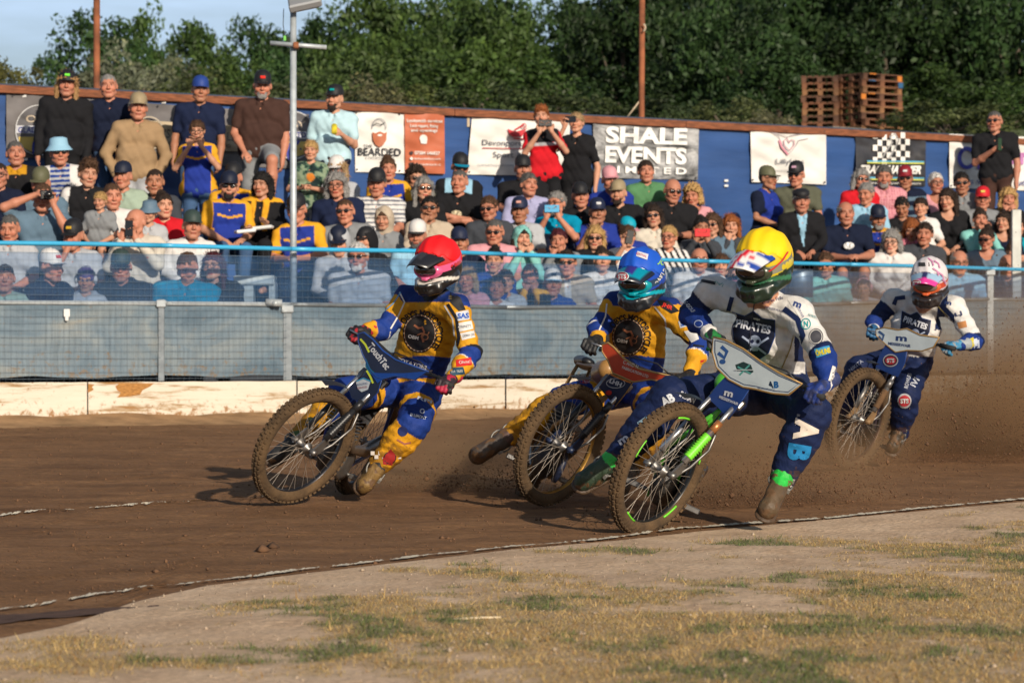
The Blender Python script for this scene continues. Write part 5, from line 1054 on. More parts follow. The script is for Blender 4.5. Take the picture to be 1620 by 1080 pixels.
# ---- seated, left block
ROWS = [
 (28, 223, 4.2, 'lap', 'm', 'r', ('crop', 'dgrey'), None, None, T('jacket', 'l', 'black'), 'ldnavy', 'grey cropped man in black jacket with yellow collar near left edge', dict(pat='collar')),
 (-2, 258, 3.6, 'lap', 'm', 'r', ('crop', 'dark'), None, 'specs', T('shirt', 's', 'dnavy'), 'ldnavy', 'balding man with glasses cut by the left edge', {}),
 (100, 218, 4.3, 'lap', 'm', 'r', None, ('bucket', 'lblue'), 'shades', T('polo', 'l', 'white'), 'ldnavy', 'man in pale patterned bucket hat and blue striped shirt', dict(pat='bstripe')),
 (66, 266, 3.4, 'lap', 'm', 'r', None, ('cap', 'camo'), None, T('jacket', 'l', 'steel'), 'ldnavy', 'man in camouflage cap and denim jacket behind the photographer', {}),
 (62, 290, 2.3, 'camera', 'm', 'r', ('crop', 'brown'), None, None, T('shirt', 's', 'steel'), 'ldnavy', 'man in dark blue T-shirt raising a camera to his eye', dict(wd_=1.15, belly=.5, sc=1.08, yaw=25)),
 (133, 255, 3.2, 'lap', 'm', 'f', ('quiff', 'brown'), None, None, T('shirt', 'l', 'black'), 'ldnavy', 'young brown haired man in black top with white sleeves', dict(pat='white_hem', hy=24)),
 (156, 303, 2.0, 'lap', 'k', 'f', ('kid', 'blond'), None, None, T('shirt', 's', 'grey'), 'sdnavy', 'blond toddler in grey striped top sitting on a lap', dict(sc=.72, pat=None)),
 (180, 290, 2.5, 'lap', 'm', 'r', ('crop', 'brown'), None, None, T('shirt', 's', 'white'), 'ldnavy', 'man in white T-shirt with open mouth holding the toddler', dict(yaw=10)),
 (197, 256, 3.6, 'lap', 'm', 'r', None, ('cap', 'dnavy'), None, T('polo', 's', 'lgreen'), 'ldnavy', 'older man in navy cap and pale green polo', {}),
 (231, 315, 1.8, 'lap', 'k', 'f', None, ('bucket', 'steel'), None, T('shirt', 's', 'lgrey'), 'ldnavy', 'child in pale blue bucket hat behind the bald man with a phone', dict(sc=.85, hy=-24)),
 (223, 330, 1.2, 'phone', 'm', 'r', None, None, None, T('shirt', 'l', 'cream'), 'ldnavy', 'bald man in cream sweater holding a phone up', dict(sc=1.05, yaw=-8)),
 (261, 305, 2.2, 'lap', 'f', 'f', ('bun', 'dark'), None, None, T('shirt', 'l', 'red'), 'ldnavy', 'dark haired woman with a bun in a red and black top', dict(hy=24)),
 (14, 340, 1.0, 'lap', 'm', 'r', ('crop', 'dgrey'), None, None, T('shirt', 's', 'lgrey'), 'ldnavy', 'man in light grey T-shirt at the far left behind the blue rail', {}),
 (118, 348, 1.0, 'chin', 'm', 'r', None, ('cap', 'black'), None, T('shirt', 's', 'lgrey'), 'ldnavy', 'man in black cap with coloured badge leaning his chin on a hand', dict(hatc2=(.5, .3, .02), pitch=8)),
 (299, 333, 1.2, 'lap', 'm', 'r', ('crop', 'grey'), ('cap', 'gcap'), None, T('hoodie', 'l', 'white'), 'ldnavy', 'grey haired man in green cap and white hoodie', {}),
 (358, 272, 2.8, 'lap', 'm', 'f', ('crop', 'dark'), ('cap', 'dnavy'), 'shades', ('team', 's', (1, 1, 1)), 'ldenim', 'bearded man in team shirt, sunglasses and jeans with a food tray', dict(beard='black', yaw=14)),
 (371, 258, 3.8, 'drink', 'm', 'r', None, ('cap', 'black'), None, ('team', 's', (1, 1, 1)), 'ldnavy', 'man in black cap drinking from a white cup', {}),
 (411, 272, 2.9, 'tray', 'f', 'f', ('long', 'black'), None, None, T('shirt', 'l', 'black'), 'lblack', 'woman with long black hair and yellow scarf holding a food tray', dict(pat='scarf')),
 (477, 307, 2.2, 'clasp', 'm', 'r', ('crop', 'dark'), ('cap', 'black'), 'specs', ('team', 's', (1, 1, 1)), 'ldnavy', 'man in team shirt and black cap seated behind the lamp post', dict(sc=1.04)),
 (536, 246, 4.2, 'lap', 'f', 'r', ('long', 'fair'), ('cap', 'white'), 'shades', T('shirt', 's', 'lgrey'), 'ldnavy', 'woman in white cap and sunglasses below the pale blue polo man', {}),
 (538, 273, 3.4, 'lap', 'f', 'r', ('wavy', 'grey'), None, 'specs', T('shirt', 's', 'navy'), 'ldnavy', 'grey wavy haired person with glasses in navy T-shirt', dict(wd_=1.05, belly=1, sc=1.04)),
 (554, 315, 2.2, 'lap', 'm', 'r', ('crop', 'brown'), None, 'shades', T('polo', 's', 'grey'), 'ldnavy', 'short haired man in grey polo and dark sunglasses', dict(wd_=1.1)),
 (543, 359, 1.0, 'lap', 'm', 'f', None, ('cap', 'dnavy'), None, T('hoodie', 'l', 'lgrey'), 'ldnavy', 'person in a light grey hoodie with the hood up', dict(pitch=16, hood='lgrey')),
 (595, 267, 3.4, 'knees', 'm', 'r', ('short', 'dgrey'), ('cap', 'black'), None, T('shirt', 's', 'white'), 'ldnavy', 'smiling man in white and grey striped T-shirt', dict(pat='hstripe', wd_=1.15, belly=1, sc=1.05)),
 (617, 249, 4.3, 'lap', 'f', 'r', ('bun', 'brown'), None, None, ('team', 's', (1, 1, 1)), 'ldnavy', 'woman with tied hair in team shirt under the white and terracotta banner', {}),
 (654, 263, 4.3, 'lap', 'f', 'f', ('curly', 'dark'), None, 'shades', T('shirt', 's', 'olive'), 'ldnavy', 'dark curly haired woman in sunglasses below the terracotta banner', dict(hy=24)),
 (668, 280, 3.5, 'lap', 'f', 'f', ('long', 'grey'), None, 'shades', T('shirt', 's', 'black'), 'ldnavy', 'woman with long grey hair, sunglasses and black top', dict(hy=12)),
 (604, 328, 1.9, 'lap', 'k', 'f', ('kid', 'brown'), None, None, T('shirt', 's', 'grey'), 'ldnavy', 'child in a beige hood and grey patterned top', dict(hood='beige', sc=.95)),
 (585, 357, 1.0, 'lap', 'k', 'f', None, ('cap', 'black'), None, T('hoodie', 'l', 'black'), 'ldnavy', 'child in black cap under a black hood at the rail', dict(hood='black')),
 (657, 349, 1.2, 'lap', 'm', 'r', None, ('cap', 'white'), None, T('shirt', 's', 'lblue'), 'ldnavy', 'bearded man in white cap with dark brim beside the red helmet', dict(beard='dgrey', hy=-12, brimc='black')),
 (676, 311, 2.4, 'chin', 'm', 't', ('short', 'black'), None, 'shades', T('shirt', 'l', 'beige'), 'ldnavy', 'dark haired man in beige sweater and sunglasses, hand at chin', {}),
 (720, 269, 3.4, 'crossed', 'm', 'r', ('crop', 'dgrey'), None, None, T('shirt', 's', 'black'), 'ldnavy', 'man in black T-shirt with round gold print, arms crossed', dict(print=(.45, .38, .25), wd_=1.05)),
 (721, 243, 4.3, 'lap', 'm', 'r', None, ('cap', 'black'), 'shades', T('jacket', 'l', 'black'), 'ldnavy', 'man in black cap and blue, yellow and black jacket', dict(pat='jacket3', brimc='teal')),
 (728, 360, 1.2, 'lap', 'm', 't', None, ('cap', 'navy'), None, T('shirt', 's', 'dnavy'), 'ldnavy', 'person in navy cap just right of the red helmet', {}),
 (775, 311, 2.4, 'lap', 'm', 'r', ('short', 'brown'), None, 'shades', T('shirt', 's', 'dgrey'), 'ldnavy', 'brown haired man in dark grey top and black sunglasses', {}),
 (778, 347, 1.4, 'lap', 'm', 'r', ('crop', 'dgrey'), None, 'shades', T('polo', 's', 'pink'), 'ldnavy', 'man in bright pink polo and sunglasses', dict(wd_=1.1, sc=1.03)),
 (829, 246, 4.2, 'knees', 'm', 'r', None, ('cap', 'black'), None, T('polo', 's', 'black'), 'ldnavy', 'man in black cap and black polo below the red shirted boy', dict(wd_=1.15, belly=.5)),
 (833, 274, 3.4, 'lap', 'm', 'r', ('short', 'dgrey'), None, None, T('shirt', 'l', 'lilac'), 'ldnavy', 'grey haired man in lilac shirt looking right', dict(hy=24)),
 (823, 312, 2.4, 'lap', 'm', 't', None, ('cap', 'navy'), None, T('shirt', 's', 'lgrey'), 'ldnavy', 'man in navy cap and light grey T-shirt with a small print', dict(hatc2=(.6, .3, .25), print=(.1, .35, .4))),
 (818, 358, 1.2, 'mouth', 'k', 'f', ('long', 'dark'), None, None, T('hoodie', 'l', 'mint'), 'ldnavy', 'girl in mint hoodie with hands beside her mouth', dict(hood='mint', yaw=20, sc=1.0)),
 (884, 304, 2.6, 'phone', 'm', 'r', ('short', 'grey'), None, 'specs', T('shirt', 's', 'dnavy'), 'ldnavy', 'grey bearded man in blue and navy shirt filming with a pale blue phone', dict(beard='grey', pat='yoke', yaw=-8)),
 (890, 361, 1.3, 'mouth', 'f', 'r', ('short', 'burgundy'), None, None, T('shirt', 'l', 'grey'), 'ldnavy', 'person with burgundy hair covering their mouth with both hands', {}),
 (923, 289, 3.4, 'lap', 'm', 'r', None, ('cap', 'black'), None, T('shirt', 's', 'black'), 'ldnavy', 'man in black cap and black T-shirt below the boy in black', dict(hy=12)),
 (948, 314, 2.5, 'chin', 'm', 't', None, ('cap', 'navy'), None, T('shirt', 's', 'royal'), 'ldnavy', 'man in navy cap and royal blue T-shirt with a hand at his mouth', dict(hatc2=(.6, .6, .6))),
 (936, 357, 1.2, 'lap', 'f', 'f', ('long', 'blond'), None, 'shades', T('shirt', 'l', 'black'), 'lblack', 'woman with long blond hair, sunglasses and black top', {}),
 (969, 264, 4.2, 'lap', 'm', 'r', None, ('cap', 'pink'), None, T('shirt', 'l', 'royal'), 'ldnavy', 'man in faded pink cap and blue sweatshirt', dict(hy=12)),
 (984, 285, 3.4, 'lap', 'm', 'f', None, ('cap', 'khaki'), None, T('shirt', 's', 'black'), 'ldnavy', 'bearded man in khaki cap and black T-shirt', dict(beard='dark', wd_=1.1)),
 (998, 342, 2.0, 'lap', 'k', 'f', ('kid', 'brown'), ('cap', 'turq'), None, T('shirt', 's', 'royal'), 'ldnavy', 'child in turquoise cap with a multicoloured brim', dict(hy=48, pitch=16, brimc='pink')),
 (989, 355, 1.3, 'one_phone', 'k', 'f', ('short', 'brown'), None, None, T('shirt', 's', 'white'), 'ldnavy', 'brown haired boy in white T-shirt looking at a phone', dict(pitch=8)),
 (1028, 254, 4.3, 'lap', 'm', 'r', ('short', 'dark'), None, None, T('shirt', 's', 'green'), 'ldnavy', 'dark haired man in green T-shirt below the block letter banner', dict(yaw=8)),
 (1056, 283, 3.6, 'clasp', 'm', 'r', None, None, 'shades', T('shirt', 's', 'black'), 'ldnavy', 'big bald man in black shirt and red tinted sunglasses', dict(wd_=1.2, belly=1, sc=1.07)),
 (1098, 292, 3.6, 'lap', 'f', 'r', ('curly', 'blond'), None, None, T('vest', 'n', 'pink'), 'sdnavy', 'woman with blond curls in a pink vest top', {}),
 (1039, 324, 2.5, 'lap', 'f', 'f', ('long', 'dark'), None, 'shades', T('shirt', 'l', 'cream'), 'ldnavy', 'woman with long brown hair and sunglasses in cream jumper', {}),
 (1055, 357, 1.3, 'lap', 'f', 'r', ('short', 'blond'), None, 'specs', T('jacket', 'l', 'white'), 'lblack', 'blond woman with glasses in black and white striped top', dict(pat='blockstripe')),
 (1104, 343, 1.9, 'phone', 'f', 't', ('bun', 'black'), None, None, T('shirt', 'l', 'dgrey'), 'ldnavy', 'dark haired woman filming with a bright red phone', dict(yaw=-8)),
 (1127, 337, 2.4, 'lap', 'f', 'f', ('long', 'brown'), None, 'shades', T('jacket', 'l', 'steel'), 'ldenim', 'woman in sunglasses and denim jacket behind the red phone', {}),
 (1162, 338, 2.2, 'chin', 'k', 'f', ('long', 'ginger'), None, None, T('shirt', 'l', 'dgrey'), 'ldnavy', 'girl with long ginger brown hair resting her chin in a hand', dict(sc=1.05, pitch=8)),
 (1103, 392, 0.1, 'lap', 'm', 'r', None, None, 'shades', T('shirt', 's', 'white'), 'ldnavy', 'bald man in white shirt whose head crosses the blue rail', dict(wd_=1.1, sc=1.03)),
 (1212, 262, 4.0, 'lap', 'f', 't', ('crop', 'dark'), ('cap', 'camo'), 'specs', T('polo', 's', 'blue'), 'sblack', 'woman in camouflage cap and blue sleeveless top looking right', dict(pat='navyteal', yaw=50, sc=1.05)),
 (1262, 256, 4.0, 'lap', 'm', 'r', ('crop', 'dark'), ('cap', 'black'), 'shades', T('shirt', 's', 'olive'), 'sdgrey', 'man in black cap, sunglasses and olive T-shirt below the heart banner', dict(hatc2=(.5, .3, .4), wd_=1.1, sc=1.05)),
 (1269, 296, 2.6, 'lap', 'm', 'r', ('fringe', 'grey'), ('flatcap', 'black'), None, T('jacket', 'l', 'black'), 'lblack', 'old man in black flat cap and dark suit jacket', dict(pat='suit', yaw=12, sc=1.05)),
 (1341, 319, 2.0, 'clasp', 'm', 'r', ('fringe', 'grey'), None, None, T('shirt', 's', 'dnavy'), 'sdnavy', 'balding man in navy T-shirt with white chest print and shorts', dict(print=(.6, .6, .6), wd_=1.15, belly=.5, sc=1.08)),
 (1358, 268, 4.2, 'lap', 'f', 'r', ('bob', 'grey'), None, 'shades', T('polo', 's', 'red'), 'ldnavy', 'grey haired woman in red polo and sunglasses', dict(hy=12)),
 (1369, 290, 3.0, 'lap', 'm', 'r', ('short', 'grey'), None, None, T('shirt', 'l', 'lblue'), 'ldnavy', 'older man in light blue shirt behind the team shirt man', {}),
 (1391, 325, 2.2, 'lap', 'm', 't', None, ('cap', 'dnavy'), None, ('team', 's', (1, 1, 1)), 'ldnavy', 'man with grey beard in team shirt and navy cap', dict(beard='grey', hy=12)),
 (1397, 262, 4.2, 'lap', 'm', 'r', ('short', 'dgrey'), None, None, T('polo', 's', 'rose'), 'ldnavy', 'grey bearded man in pink checked shirt below the chequered banner', dict(pat='check', beard='grey', wd_=1.1, sc=1.05)),
 (1435, 263, 4.2, 'lap', 'm', 't', ('crop', 'grey'), ('cap', 'dred'), 'shades', T('jacket', 'l', 'navy'), 'ldnavy', 'man in red cap and navy striped jacket over white shirt', dict(pat='nstripe', hatc2=(.6, .6, .6))),
 (1485, 273, 4.0, 'lap', 'f', 'r', ('short', 'white'), None, 'specs', T('vest', 'n', 'pink'), 'llgrey', 'white haired woman with glasses in pale pink sleeveless top', dict(hy=12, sc=1.05)),
 (1526, 273, 4.0, 'lap', 'm', 't', ('short', 'black'), None, 'shades', T('polo', 's', 'grey'), 'ldnavy', 'dark haired man in grey polo and sunglasses at right', dict(sc=1.05)),
 (1552, 296, 3.4, 'lap', 'm', 'r', ('crop', 'grey'), ('cap', 'red'), 'specs', T('shirt', 's', 'grey'), 'ldnavy', 'man in bright red patterned cap and grey T-shirt', dict(hatc2=(.6, .5, .1), print=(.1, .2, .4))),
 (1589, 298, 3.6, 'mouth', 'f', 'r', ('wavy', 'blond'), None, None, T('shirt', 'l', 'black'), 'lblack', 'blond wavy haired woman with hands over her mouth', {}),
 (1431, 310, 3.0, 'lap', 'k', 't', ('short', 'black'), None, None, T('shirt', 's', 'black'), 'ldnavy', 'black haired boy in black T-shirt looking down', dict(pitch=24, sc=1.03)),
 (1461, 312, 2.8, 'lap', 'k', 'f', ('kid', 'dark'), None, None, T('shirt', 's', 'white'), 'ldnavy', 'smiling dark haired boy in white T-shirt', dict(print=(.05, .25, .1))),
 (1504, 298, 3.0, 'lap', 'f', 'f', ('long', 'dark'), None, None, T('vest', 'l', 'black'), 'lblack', 'young woman with very long dark hair in low black top', dict(sc=1.07)),
 (1547, 331, 2.2, 'mouth', 'f', 'r', ('bun', 'dark'), None, None, T('shirt', 'l', 'mint'), 'ldnavy', 'woman in mint green sweater with hands at her mouth', dict(yaw=12)),
 (1585, 335, 2.4, 'lap', 'f', 'f', ('long', 'dark'), None, None, T('vest', 's', 'dnavy'), 'ldnavy', 'woman with dark wavy hair in navy top near the right edge', {}),
 (1561, 360, 1.4, 'lap', 'f', 'r', ('bun', 'dark'), None, 'shades', T('vest', 'l', 'steel'), 'ldnavy', 'woman in sunglasses and slate blue top right of the white helmet', dict(sc=1.05)),
 (1410, 363, 1.3, 'lap', 'f', 'p', ('bob', 'grey'), None, 'specs', T('jacket', 'l', 'white'), 'ldnavy', 'grey haired woman with glasses in white cardigan', dict(wd_=1.05, sc=1.06)),
 (1455, 352, 1.8, 'lap', 'm', 'r', ('short', 'dark'), None, None, T('shirt', 'l', 'dgrey'), 'ldnavy', 'man in grey brown sweater above the white helmet', dict(sc=1.05)),
 (1441, 346, 2.3, 'lap', 'f', 'f', ('long', 'ginger'), None, None, T('shirt', 's', 'rose'), 'ldnavy', 'ginger haired girl in pink top bending her head', dict(pitch=24, sc=.95)),
 (1606, 342, 2.6, 'lap', 'f', 'f', ('long', 'dark'), None, None, T('hoodie', 'l', 'turq'), 'ldnavy', 'person in turquoise hoodie cut by the right edge', {}),
 (1601, 381, 1.0, 'lap', 'k', 'f', ('kid', 'brown'), None, None, T('shirt', 's', 'dgrey'), 'ldnavy', 'brown haired boy beside the white post at right', {}),
 (245, 268, 3.4, 'lap', 'm', 't', ('crop', 'dark'), None, None, T('shirt', 's', 'dgrey'), 'ldnavy', 'half hidden person in dark top behind the tan jacket man', {}),
 # behind the blue film
 (80, 395, 0, 'lap', 'm', 'r', ('crop', 'brown'), ('cap', 'white'), None, T('hoodie', 'l', 'dnavy'), 'lblack', 'man in white cap and dark hoodie behind the film, looking right', dict(yaw=45, sc=1.05, hatc2=(.5, .05, .05))),
 (131, 418, 0, 'lap', 'k', 'f', None, ('beanie', 'purple'), None, T('hoodie', 'l', 'lgrey'), 'ldnavy', 'child in purple beanie and pale ear defenders behind the film', dict(ears='lgrey', pitch=16, sc=.95)),
 (196, 395, 0, 'clasp', 'm', 'r', None, ('cap', 'gcap'), 'shades', T('hoodie', 'l', 'black'), 'ldnavy', 'man in dark cap and black hoodie with script lettering, hands clasped', dict(print=(.5, .5, .5), sc=1.04)),
 (289, 399, 0, 'lap', 'm', 'r', ('crop', 'brown'), None, None, T('shirt', 's', 'teal'), 'ldnavy', 'stocky man in teal T-shirt with lowered head behind the film', dict(pitch=32, wd_=1.2, belly=.5, sc=1.07)),
 (338, 399, 0, 'lap', 'f', 'f', ('long', 'burgundy'), None, 'specs', T('hoodie', 'l', 'black'), 'lblack', 'woman with dark red hair and glasses in black hoodie behind the film', dict(wd_=1.05, sc=1.05, print=(.5, .1, .05))),
 (2, 418, 0, 'lap', 'm', 'r', ('crop', 'dark'), None, None, T('shirt', 's', 'lgreen'), 'ldnavy', 'person in pale checked shirt behind the film at the left edge', {}),
 (570, 385, 0, 'lap', 'm', 'r', ('short', 'white'), None, 'shades', T('polo', 's', 'lgrey'), 'ldnavy', 'white haired man in pale grey polo behind the film', dict(wd_=1.15, belly=1, sc=1.06, beard='white')),
 (776, 392, .3, 'lap', 'f', 'f', ('bun', 'black'), None, None, T('shirt', 's', 'blue'), 'ldnavy', 'person with tied black hair in blue T-shirt behind the film', {}),
 (779, 434, -.2, 'lap', 'k', 'r', ('short', 'dark'), None, None, T('shirt', 's', 'white'), 'ldnavy', 'short dark haired person in white T-shirt low behind the film', dict(sc=1.05)),
 (799, 426, .1, 'lap', 'k', 'f', ('kid', 'brown'), None, None, T('shirt', 's', 'lgrey'), 'ldnavy', 'child in pale top half hidden behind the low white T-shirt person', {}),
 (838, 418, .1, 'mouth', 'k', 'r', ('short', 'dark'), None, None, ('team', 'l', (1, 1, 1)), 'ldnavy', 'crouched person in black and yellow jacket, hand over mouth, behind the film', dict(pat='scarf')),
 (869, 426, -.1, 'lap', 'm', 'r', None, ('cap', 'white'), None, T('hoodie', 'l', 'blue'), 'ldnavy', 'man in white cap with dark badge and blue jacket behind the film', dict(hatc2=(.03, .03, .05), brimc='lblue')),
 (903, 396, .2, 'lap', 'm', 'r', ('short', 'dark'), None, 'shades', T('shirt', 's', 'beige'), 'ldnavy', 'man in sunglasses and open beige shirt behind the film', dict(pat='open', sc=1.04)),
 (954, 392, .2, 'lap', 'f', 'f', ('bun', 'dark'), None, None, T('shirt', 's', 'white'), 'ldnavy', 'dark haired woman in white shirt just left of the blue helmet', {}),
 (740, 424, 0, 'clasp', 'f', 'r', ('bob', 'fair'), None, None, T('shirt', 's', 'pink'), 'ldnavy', 'person in pale pink top behind the film by the red helmet', dict(sc=.95)),
 (1308, 400, .3, 'lap', 'm', 't', ('short', 'brown'), None, 'shades', T('shirt', 's', 'mint'), 'ldnavy', 'brown haired man in dark teal T-shirt and sunglasses behind the film', dict(sc=1.05)),
 (1334, 438, -.2, 'lap', 'k', 'f', ('kid', 'brown'), None, None, T('shirt', 's', 'white'), 'ldnavy', 'boy with turquoise ear defenders and white top behind the film', dict(ears='turq', sc=.92)),
 (1370, 440, -.2, 'lap', 'k', 'f', ('bun', 'dark'), None, None, T('shirt', 's', 'white'), 'ldnavy', 'girl with pink ear defenders and white top behind the film', dict(ears='pink', sc=.92)),
 (1517, 396, .3, 'clasp', 'm', 'r', ('fringe', 'grey'), None, 'specs', T('polo', 's', 'lblue'), 'ldnavy', 'balding man with glasses in slate blue polo right of the white helmet', dict(wd_=1.15, sc=1.1)),
 (1590, 402, .3, 'clasp', 'm', 'r', None, None, 'specs', T('polo', 's', 'dgrey'), 'ldnavy', 'bald man with glasses in dark polo at the right edge behind the film', dict(wd_=1.1, sc=1.1)),
 (1135, 402, .2, 'lap', 'f', 'f', ('long', 'brown'), None, None, T('shirt', 's', 'rose'), 'ldnavy', 'brown haired woman in dusky pink between the yellow helmet and bald man', {}),
]
for r_ in ROWS:
    k_ = dict(r_[12]); hood = k_.pop('hood', None); pr = k_.pop('print', None)
    gname = 'spectators seated behind the blue film' if r_[2] < .5 else 'spectators seated in the stand'
    a = person(*r_[:12], group=gname, **k_); hs = 1.06 * (.90 if r_[4] == 'k' else (.95 if r_[4] == 'f' else 1.0))
    if hood:
        o = put('hood', hat_mesh('hood')[0], a, loc=(0, -.014, .712), rot=a.get('hr'), scale=hs * 1.02, color=CC[hood])
    if pr:
        m = MB(); m.ball((0, -.124 - .035 * k_.get('belly', 0) * .3, .37), (.062, .008, .040), n=14, m=6); put('shirt_print', m.mesh('shirt_print', M('print', rough=.8, src='obj', var=.8, vscale=45)), a, color=pr)
    nm = r_[11]
    if 'raising a camera' in nm: o = held('camera', a, (-.0, -.21, .745), (.13, .07, .09), mph, 'black camera at the eye of the photographer in dark blue', 'camera', bev=.01, extra=lambda q: q.lathe([(.001, -.13), (.032, -.13), (.036, -.04), (.036, 0)], (0, 0, 0), axis=(0, 1, 0), n=14))
    if 'cream sweater holding' in nm: held('phone', a, (.02, -.33, .67), (.075, .012, .15), mph, 'black phone held up by the bald man in cream', 'phone', extra=lensx)
    if 'pale blue phone' in nm: held('phone', a, (0, -.33, .66), (.16, .012, .08), mphb, 'pale blue phone held by the grey bearded man', 'phone', extra=lensx)
    if 'bright red phone' in nm: held('phone', a, (0, -.33, .66), (.17, .012, .09), mphr, 'bright red phone held by the dark haired woman', 'phone', extra=lensx)
    if 'looking at a phone' in nm: held('phone', a, (-.03, -.30, .70), (.075, .012, .15), mph, 'black phone held by the boy in white T-shirt', 'phone', rot=12, extra=lensx)
    if 'white cup' in nm: held('paper_cup', a, (0, -.25, .62), (.075, .075, .11), M('white_plastic'), 'white paper cup at the mouth of the capped man', 'cup', bev=.02)
    if 'jeans with a food tray' in nm or 'holding a food tray' in nm:
        held('food_tray', a, (.10, -.36, .27), (.20, .13, .035), M('white_plastic'), 'white food tray on the knees of the ' + ('bearded man in team shirt' if 'jeans' in nm else 'woman with the yellow scarf'), 'tray', rot=-6, bev=.01)
# ---- terrace, seats, benches under the crowd
mter = M('terrace_concrete', (.06, .06, .065), .95, var=.3, vscale=3, bump=.3, bscale=12)
m = MB(); xs = list(range(-200, 1861, 60)); 
for r in range(8):
    V = []
    for px in xs:
        f_, w_ = fenceD(px), wallD(px); st_ = (w_ - f_ - 1.25) / 6; d0 = f_ + .62 + st_ * (r - 1) + .15; d1 = w_ - .06 if r == 7 else d0 + st_
        z = .14 + .22 * r if r else .14
        if r == 7: z = 1.62
        for (d_, zz) in ((d0, z - .24), (d0, z), (d1, z)): V.append(((px - 810) * d_ / FP, d_, zz))
    m.add(V, [(3 * i + k, 3 * i + 3 + k, 3 * i + 4 + k, 3 * i + 1 + k) for i in range(len(xs) - 1) for k in (0, 1)])
tag(m.obj('terrace', mter), 'dark stepped concrete terrace under the crowd', 'terrace', kind='structure')
def chair_mesh():
    m = MB(); m.box((0, .0, -.035), (.42, .40, .035), bev=.012); m.box((0, .21, .17), (.42, .035, .34), bev=.012)
    return m.mesh('chair', mobj)
def leg_mesh():
    m = MB(); m.tube([(-.18, 0, -.05), (-.18, 0, -.40), (.18, 0, -.40), (.18, 0, -.05)], .012, 6); return m.mesh('legs', msteel)
ch_, lg_ = chair_mesh(), leg_mesh(); k_ = 0
for px, D, z0, row in seats:
    if not (1225 < px < 1345 and 1.5 < row < 3.1): continue
    k_ += 1; X0 = (px - 810) * D / FP
    root = put('plastic_chair', ch_, loc=(X0, D + .05, z0 - .04), color=CC['yellow']); put('leg_frame', lg_, root)
    tag(root, 'yellow plastic seat under the ' + ('old man in the flat cap' if px < 1300 else 'balding man in navy'), 'chair', 'yellow seats in the stand')
w = MB()
for (x0, x1, py, dd) in ((372, 436, 444, .9),):
    D = fenceD(400) + dd; a_, b_ = W(x0, py, D), W(x1, py, D); w.box((a_ + b_) / 2, (abs(b_.x - a_.x), .35, .09), bev=.01)
    root = tag(w.obj('bench', M('bench_white', (.42, .45, .44), .7, var=.25, vscale=6)), 'white bench seen through the film left of the lamp post', 'bench')
    l_ = MB(); l_.box((W(395, 470, D).x, D, W(395, 470, D).z - .05), (.09, .3, .38), bev=.006); l_.obj('leg', M('bench_white'), root)
    l_ = MB(); l_.box((W(432, 470, D).x, D, W(395, 470, D).z - .05), (.06, .3, .38), bev=.006); l_.obj('leg', M('bench_white'), root)
w = MB(); D = fenceD(1262) + .45; w.lathe([(.001, 0), (.15, 0), (.15, .30), (.14, .31), (.14, .2), (.001, .2)], (W(1265, 432, D).x, D, W(1265, 470, D).z), n=24)
tag(w.obj('bin', msteel), 'grey drum bin behind the film right of the yellow helmet', 'bin')

for r_, _p in PEOPLE: del r_['hr']
# ================================================================== RIDERS AND MACHINES
msuit = M('race_suit', rough=.72, src='attr', spec=.25, bump=.5, bscale=24, var=.14, vscale=16)
mdec = M('decal', rough=.6, src='obj', spec=.3, var=.08, vscale=40); mglv = M('leather_attr', rough=.55, src='attr', spec=.4, bump=.35, bscale=45, var=.12, vscale=25)
mshell = M('shell_attr', rough=.28, src='attr', spec=.5, bump=.02, coat=.3, var=.07, vscale=10)
mcover = M('helmet_cover', rough=.6, src='obj', spec=.3, bump=.30, bscale=10, var=.08, vscale=8)
mblk = M('black_plastic', (.014, .014, .016), .4, spec=.5, var=.3, vscale=12); mrub = M('rubber_mud', (.085, .050, .022), .95, var=.35, vscale=9, bump=.5, bscale=50)
msid = M('tyre_side', (.055, .037, .022), .9, var=.4, vscale=8); mchr = M('alloy', (.42, .42, .43), .3, metal=.85, var=.15, vscale=20); mspk = M('spoke_steel', (.34, .29, .24), .45, metal=.4)
mmet = M('dull_metal', (.22, .21, .20), .45, metal=.8, var=.25, vscale=15); mlens = M('goggle_lens', (.03, .022, .02), .06, spec=.8, coat=.5); meng = M('engine_dark', (.06, .055, .05), .45, metal=.6, var=.4, vscale=18, bump=.3)
mframe = M('frame_paint', rough=.35, src='obj', spec=.5, var=.1); mmud = M('mud', (.11, .06, .028), 1, bump=.6, bscale=40, var=.3, vscale=10)
def basis(n, upish=(0, 0, 1)):
    """columns: forward, axle (rider's left), up in the wheel plane"""
    n = Vector(n).normalized(); f = n.cross(Vector(upish)).normalized(); u = f.cross(n).normalized() * -1
    if u.z < 0: u = -u
    return Matrix((f, n, u)).transposed()
